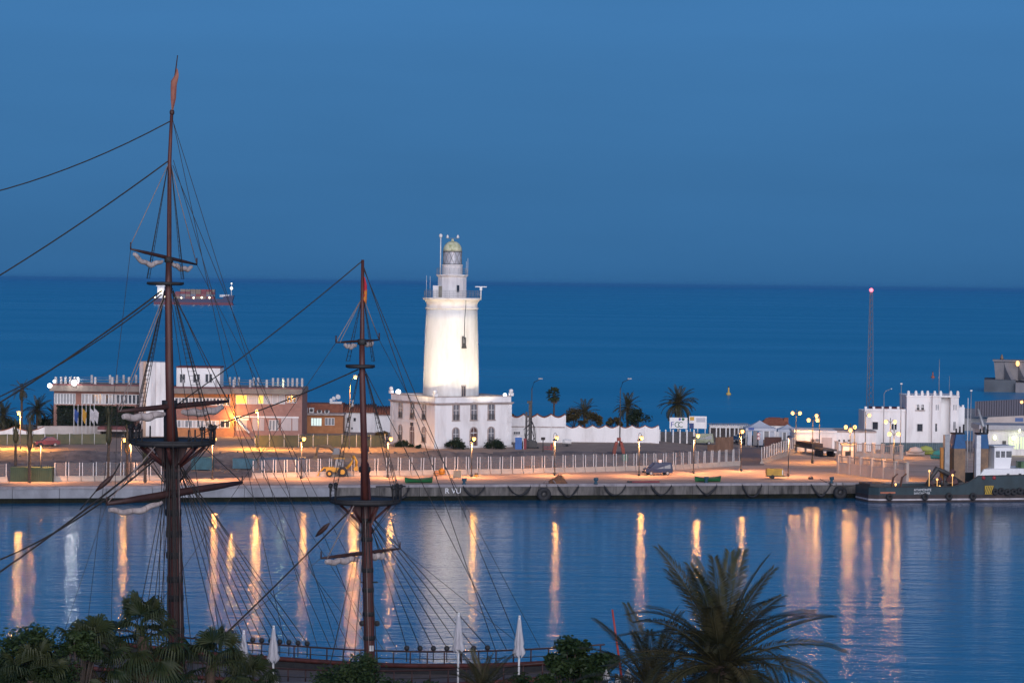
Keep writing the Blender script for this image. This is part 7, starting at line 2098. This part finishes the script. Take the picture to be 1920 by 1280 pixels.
# spuds, funnels, wheelhouse, crane, dredge ladder
mb = MB(); mb.box(12.2, 12.95, -0.4, 0.3, 1.7, 9.3); mb.build('spud_post', m_grey, db)
mb = MB(); mb.box(15.75, 16.4, -3.4, -2.7, 3.4, 9.4); mb.build('spud_post', m_wpost, db)
mb = MB(); mb.box(11.7, 12.1, -0.2, 0.2, 1.7, 7.5); mb.build('orange_post', paint('post_orange', (0.5, 0.2, 0.03)), db)
m_tan = mat('tan_funnel', (0.26, 0.16, 0.09), 0.7, (0.15, 0.1, 0.07), 1)
for x0, x1, y_ in ((13.3, 15.0, -1.2), (16.9, 18.4, -1.4)):
    mb = MB(); mb.box(x0, x1, y_, y_ + 1.8, 1.76, 7.4); mb.build('funnel', m_tan, db)
    mb = MB(); w = 0.25; mb.add([(x0 - w * 0.2, y_ - 0.03, 7.4), (x1 + w * 0.4, y_ - 0.03, 7.4), (x1 + w * 0.4, y_ + 1.85, 7.4), (x0 - w * 0.2, y_ + 1.85, 7.4), (x0 + w, y_, 9.4), (x1 - w, y_, 9.4), (x1 - w, y_ + 1.8, 9.4), (x0 + w, y_ + 1.8, 9.4)], [(0, 3, 2, 1), (4, 5, 6, 7), (0, 1, 5, 4), (1, 2, 6, 5), (2, 3, 7, 6), (3, 0, 4, 7)]); mb.build('funnel_top', paint('funnel_blue', (0.01, 0.10, 0.26), 0.5), db)
    mb = MB(); mb.box(x0 + 0.1, x1 - 0.1, y_, y_ + 1.8, 9.4, 9.6); mb.build('funnel_cap', m_black, db)
    for k in range(3):
        mb = MB(); mb.tube([(x0 + 0.5 + k * 0.55, y_ + 0.6, 9.5), (x0 + 0.5 + k * 0.55, y_ + 0.6, 10.2 + 0.3 * k)], 0.12, 6); mb.build('exhaust_pipe', m_black, db)
mb = MB(); mb.prism([(18.9, 4.6), (21.3, 4.6), (21.7, 7.7), (18.9, 7.6)], 'y', -2.4, 1.0); whs = mb.build('wheelhouse', m_white, db)
for a, b in ((19.1, 19.7), (19.9, 20.5), (20.7, 21.5)):
    mb = MB(); mb.box(a, b, -2.44, -2.402, 6.2, 7.1); mb.build('window', m_glass, whs)
mb = MB(); mb.box(18.7, 22.0, -2.6, 1.2, 7.7, 7.85); mb.build('wheelhouse_roof', m_wpost, db)
mb = MB(); mb.tube([(18.6, 0, 8.0), (18.4, 0, 9.8), (17.3, 0, 13.0)], [0.4, 0.35, 0.16], 7); mb.build('deck_crane', m_grey, db)
mb = MB(); mb.tube([(16.2, 1.0, 4), (16.2, 1.0, 14.5)], [0.1, 0.05], 5); mb.build('signal_mast', m_wpost, db)
m_junk = mat('red_machinery', (0.13, 0.06, 0.06), 0.8, (0.06, 0.045, 0.05), 1.0)
mb = MB(); mb.tube([(9.0, -1.5, 2.2), (10.6, -1.5, 4.6), (12.0, -1.4, 4.0), (14.8, -1.2, 2.3)], [0.25, 0.4, 0.35, 0.3], 7); mb.build('dredge_ladder', m_metal, db)
rr = random.Random(5)
for i in range(26):
    x = rr.uniform(9.2, 15.2); z_ = rr.uniform(1.9, 2.4 + 2.0 * max(0, 1 - abs(x - 12.5) / 3.2)); mb = MB(); mb.cbox((x, rr.uniform(-2.6, -0.6), z_), (rr.uniform(0.3, 0.9), rr.uniform(0.3, 0.8), rr.uniform(0.3, 0.8)), rr.uniform(0, 3), rr.uniform(0, 1), rr.uniform(0, 1)); mb.build('deck_gear', rr.choice((m_junk, m_junk, m_metal, m_grey, m_tan)), db)
for x, z_ in ((10.5, 2.0), (10.1, 3.0), (12.4, 3.6), (3.9, 2.35), (8.9, 4.2)):
    mb = MB(); mb.ball((x, -2.9, z_ + 0.15), 0.17, 8, 6); mb.tube([(x, -2.9, 1.7), (x, -2.9, z_)], 0.03, 4); mb.build('deck_lamp', emit('deck_lamp', (1.0, 0.55, 0.18), 1.6), db)
mb = MB(); mb.box(0.35, 3.4, -2.2, 2.2, 1.76, 2.5); mb.build('stern_locker', m_metal, db)
for x in (3.6, 4.9):
    mb = MB(); mb.tube([(x, -2.0, 1.76), (x + 0.3, -2.0, 3.4), (x + 0.9, -2.0, 3.9)], 0.16, 6); mb.build('davit', mat('davit_brown', (0.14, 0.07, 0.05), 0.7), db)
mb = MB(); mb.box(17.0, 18.3, -3.68, -3.58, 1.1, 2.3); hz_ = mb.build('hazard_plate', mat('hazard_yellow', (0.5, 0.33, 0.03), 0.6), db)
for i in range(5):
    mb = MB(); mb.cbox((17.13 + i * 0.26, -3.69, 1.7), (0.09, 0.016, 1.15), 0, 0, R(18)); mb.build('hazard_stripe', m_black, hz_)
for x in (16.4, 18.0):
    mb = MB(); mb.ball((x + 0.4, -3.5, 3.4), 0.3, 10, 6); mb.build('red_buoy', paint('ring_red', (0.35, 0.04, 0.05)), db)
for i in range(10):
    x = 22 + i * 1.1
    mb = MB(); mb.tube([(x, -3.2, 4.7), (x, -3.2, 5.7)], 0.035, 4); mb.build('rail_stanchion', m_grey, db)
mb = MB(); mb.tube([(22, -3.2, 5.7), (34, -3.2, 5.8)], 0.04, 4); mb.build('rail', m_grey, db)
for x, c_ in ((23, (0.1, 0.2, 0.08)), (25, (0.5, 0.5, 0.5)), (26.6, (0.2, 0.22, 0.06))):
    mb = MB(); mb.box(x, x + 1.5, -2.4, -0.5, 4.66, 5.6); mb.build('deck_locker', paint('locker%d' % int(x), c_), db)
rope_ = MB(); rope_.tube([(0.3, 1, 2.3), (-2.2, 3.4, 1.5), (-4.4, 5.4, 2.7)], 0.04, 5); rope_.build('mooring_line', m_rope, db)

# ================================================================ container ship on the horizon
CY = 3350.0; cs_ = F / CY
c0 = A(362, 571.5, CY)
cs = thing('container_ship', 'distant container ship crossing behind the main mast', 'ship', Vector((c0.x, CY, 0)), R(2))
def kx(px): return (px - 362) / cs_
def kz(py): return (571.5 - py) / cs_
mb = MB(); mb.prism([(kx(290), 0), (kx(434), 0), (kx(439), kz(553)), (kx(420), kz(555)), (kx(418), kz(560)), (kx(300), kz(561)), (kx(288), kz(557))], 'y', -8, 8); mb.build('hull', mat('navy_hull', (0.03, 0.035, 0.08), 0.6, (0.05, 0.04, 0.08), 0.02), cs)
mb = MB(); mb.prism([(kx(290), -1), (kx(438), -1), (kx(436), kz(567)), (kx(289.5), kz(567))], 'y', -8.05, 8.05); mb.build('boot_top', mat('red_boot', (0.16, 0.04, 0.05), 0.7), cs)
ccs = [(0.3, 0.07, 0.06), (0.28, 0.2, 0.13), (0.25, 0.1, 0.09), (0.3, 0.22, 0.16), (0.2, 0.2, 0.24), (0.24, 0.06, 0.06)]
rr = random.Random(9); k = 0
for row, (y0, y1) in enumerate(((556, 560.5), (551.5, 556), (547, 551.5), (542.5, 547))):
    px = 329.0
    while px < 400:
        w = 9.6 if px + 9.6 < 403 else 403 - px
        if not (row == 3 and px < 334):
            cc = rr.choice(ccs); mb = MB(); mb.box(kx(px) + 0.15, kx(px + w) - 0.15, -7.5, 7.5, kz(y1), kz(y0) - 0.1); mb.build('container', paint('cont_%d' % ccs.index(cc), cc, 0.7), cs)
        px += 9.7
mb = MB(); mb.box(kx(296), kx(309), -7, 7, kz(560), kz(536)); mb.build('bridge_house', m_white, cs)
mb = MB(); mb.box(kx(294), kx(311), -8.2, 8.2, kz(538), kz(535)); mb.build('bridge_deck', m_white, cs)
mb = MB(); mb.box(kx(412), kx(430), -4, 4, kz(556.5), kz(552)); mb.build('forecastle', m_stain, cs)
mb = MB(); mb.tube([(kx(433.5), 0, kz(555)), (kx(433.5), 0, kz(530))], [0.7, 0.35], 6); mb.build('fore_mast', m_white, cs)
m_dk = emit('ship_light', (1.0, 0.85, 0.6), 3.0)
for px, py, r in ((433.5, 540, 1.7), (433.5, 531, 0.8), (303, 546, 1.8), (301, 550, 1.6), (292, 558, 1.2), (311, 557, 1.2), (329, 558.5, 1.0), (341, 559, 1.0), (364, 558.5, 1.2), (379, 558, 1.2), (393.5, 558, 1.2)):
    mb = MB(); mb.ball((kx(px), -8.4 if py > 541 else 0, kz(py)), r, 8, 6); mb.build('deck_light', m_dk, cs)
# ================================================================ breakwater head and small marks on the water
BY = 815.0; b0_ = A(1845, 733, BY); bs_ = F / BY
bw = thing('breakwater_head', 'concrete breakwater head with ribbed parapet at the right edge', 'breakwater', Vector((b0_.x, BY, 0)), -R(10))
def bx_(px): return (px - 1845) / bs_
def bz_(py, px=1845): return 30 - (py - 520 - 0.01198 * px) / bs_
m_bw = mat('sea_concrete', (0.27, 0.25, 0.25), 0.9, (0.17, 0.165, 0.17), 0.12, bump=0.05, bscale=0.4)
mb = MB(); mb.box(0, bx_(1903), 0, 22, -2, bz_(712, 1870)); mb.build('foundation_block', mat('dark_block', (0.12, 0.13, 0.14), 0.85, (0.07, 0.08, 0.09), 0.15), bw)  # foundation block coloured darker than the one to its right
mb = MB(); mb.box(bx_(1903), bx_(2050), -1.5, 22, -2, bz_(717, 1915)); mb.build('foundation_block', m_bw, bw)
mb = MB(); mb.prism([(bx_(1866), bz_(714, 1866)), (bx_(2050), bz_(714, 1866)), (bx_(2050), bz_(677, 1866)), (bx_(1862), bz_(677, 1866))], 'y', 7, 16); mb.build('parapet_wall', m_bw, bw)
mb = MB(); mb.box(bx_(1860), bx_(2050), 6.3, 16.5, bz_(678, 1866), bz_(675.5, 1866)); mb.build('parapet_cap', m_bw, bw)
for px in (1881, 1907, 1933):
    x = bx_(px); mb = MB(); z0_, z1_ = bz_(712, px), bz_(677, px)
    n = 6; vs = []
    for i in range(n + 1):
        u_ = i / n; yy = 7 - 5.0 * (1 - u_) ** 2; xx = x + 2.2 * (1 - u_) ** 1.5
        vs += [(xx, yy, z0_ + (z1_ - z0_) * u_), (xx + 1.0, yy, z0_ + (z1_ - z0_) * u_), (x + 1.0, 7.1, z0_ + (z1_ - z0_) * u_), (x, 7.1, z0_ + (z1_ - z0_) * u_)]
    mb.add(vs, [(i * 4 + k, i * 4 + (k + 1) % 4, i * 4 + 4 + (k + 1) % 4, i * 4 + 4 + k) for i in range(n) for k in range(4)]); mb.build('buttress', m_bw, bw)
mb = MB(); mb.lathe([(0.5, 0), (0.45, 0.6), (0.25, 1.2), (0.1, 1.6)], 10, (bx_(1877), 10, bz_(675.5, 1877))); mb.build('beacon', m_tan, bw)
mb = MB(); mb.ball((bx_(1906.5), 5.6, bz_(682, 1906)), 0.55, 10, 6, 1.5); mb.build('parapet_lamp', m_globe, bw)
def sea_mark(label, px, py, h, col, z=0.0):
    p = G(px, py, 0.0); t = thing('channel_buoy', label, 'buoy', p)
    mb = MB(); mb.lathe([(h * 0.3, -0.3), (h * 0.34, 0.15 * h), (h * 0.12, 0.35 * h), (h * 0.1, 0.85 * h), (h * 0.02, h)], 10); mb.build('float', col, t)
    mb = MB(); mb.ball((0, 0, h), h * 0.1, 8, 5); mb.build('top_mark', m_metal, t)
sea_mark('small yellow buoy floating on the open sea', 1366, 740, 2.2, paint('buoy_yellow', (0.6, 0.4, 0.1)))
sea_mark('small red buoy on the sea left of the office roof mast', 1749, 708, 2.0, paint('buoy_red', (0.4, 0.1, 0.04)))
# ================================================================ dusk haze over the water
mb = MB(); mb.box(-30000, 30000, -120, 60000, -1.0, 46.0)
hzm = bpy.data.materials.new('dusk_haze'); hzm.use_nodes = True
ht = hzm.node_tree; ht.nodes.clear()
ho = ht.nodes.new('ShaderNodeOutputMaterial'); pv_ = ht.nodes.new('ShaderNodeVolumePrincipled')
pv_.inputs['Density'].default_value = 3.0e-5
pv_.inputs['Color'].default_value = (0.075, 0.33, 0.72, 1)
ht.links.new(pv_.outputs[0], ho.inputs['Volume'])
tag(mb.build('haze', hzm), 'thin blue dusk haze over the harbour and sea', 'haze', kind='stuff')
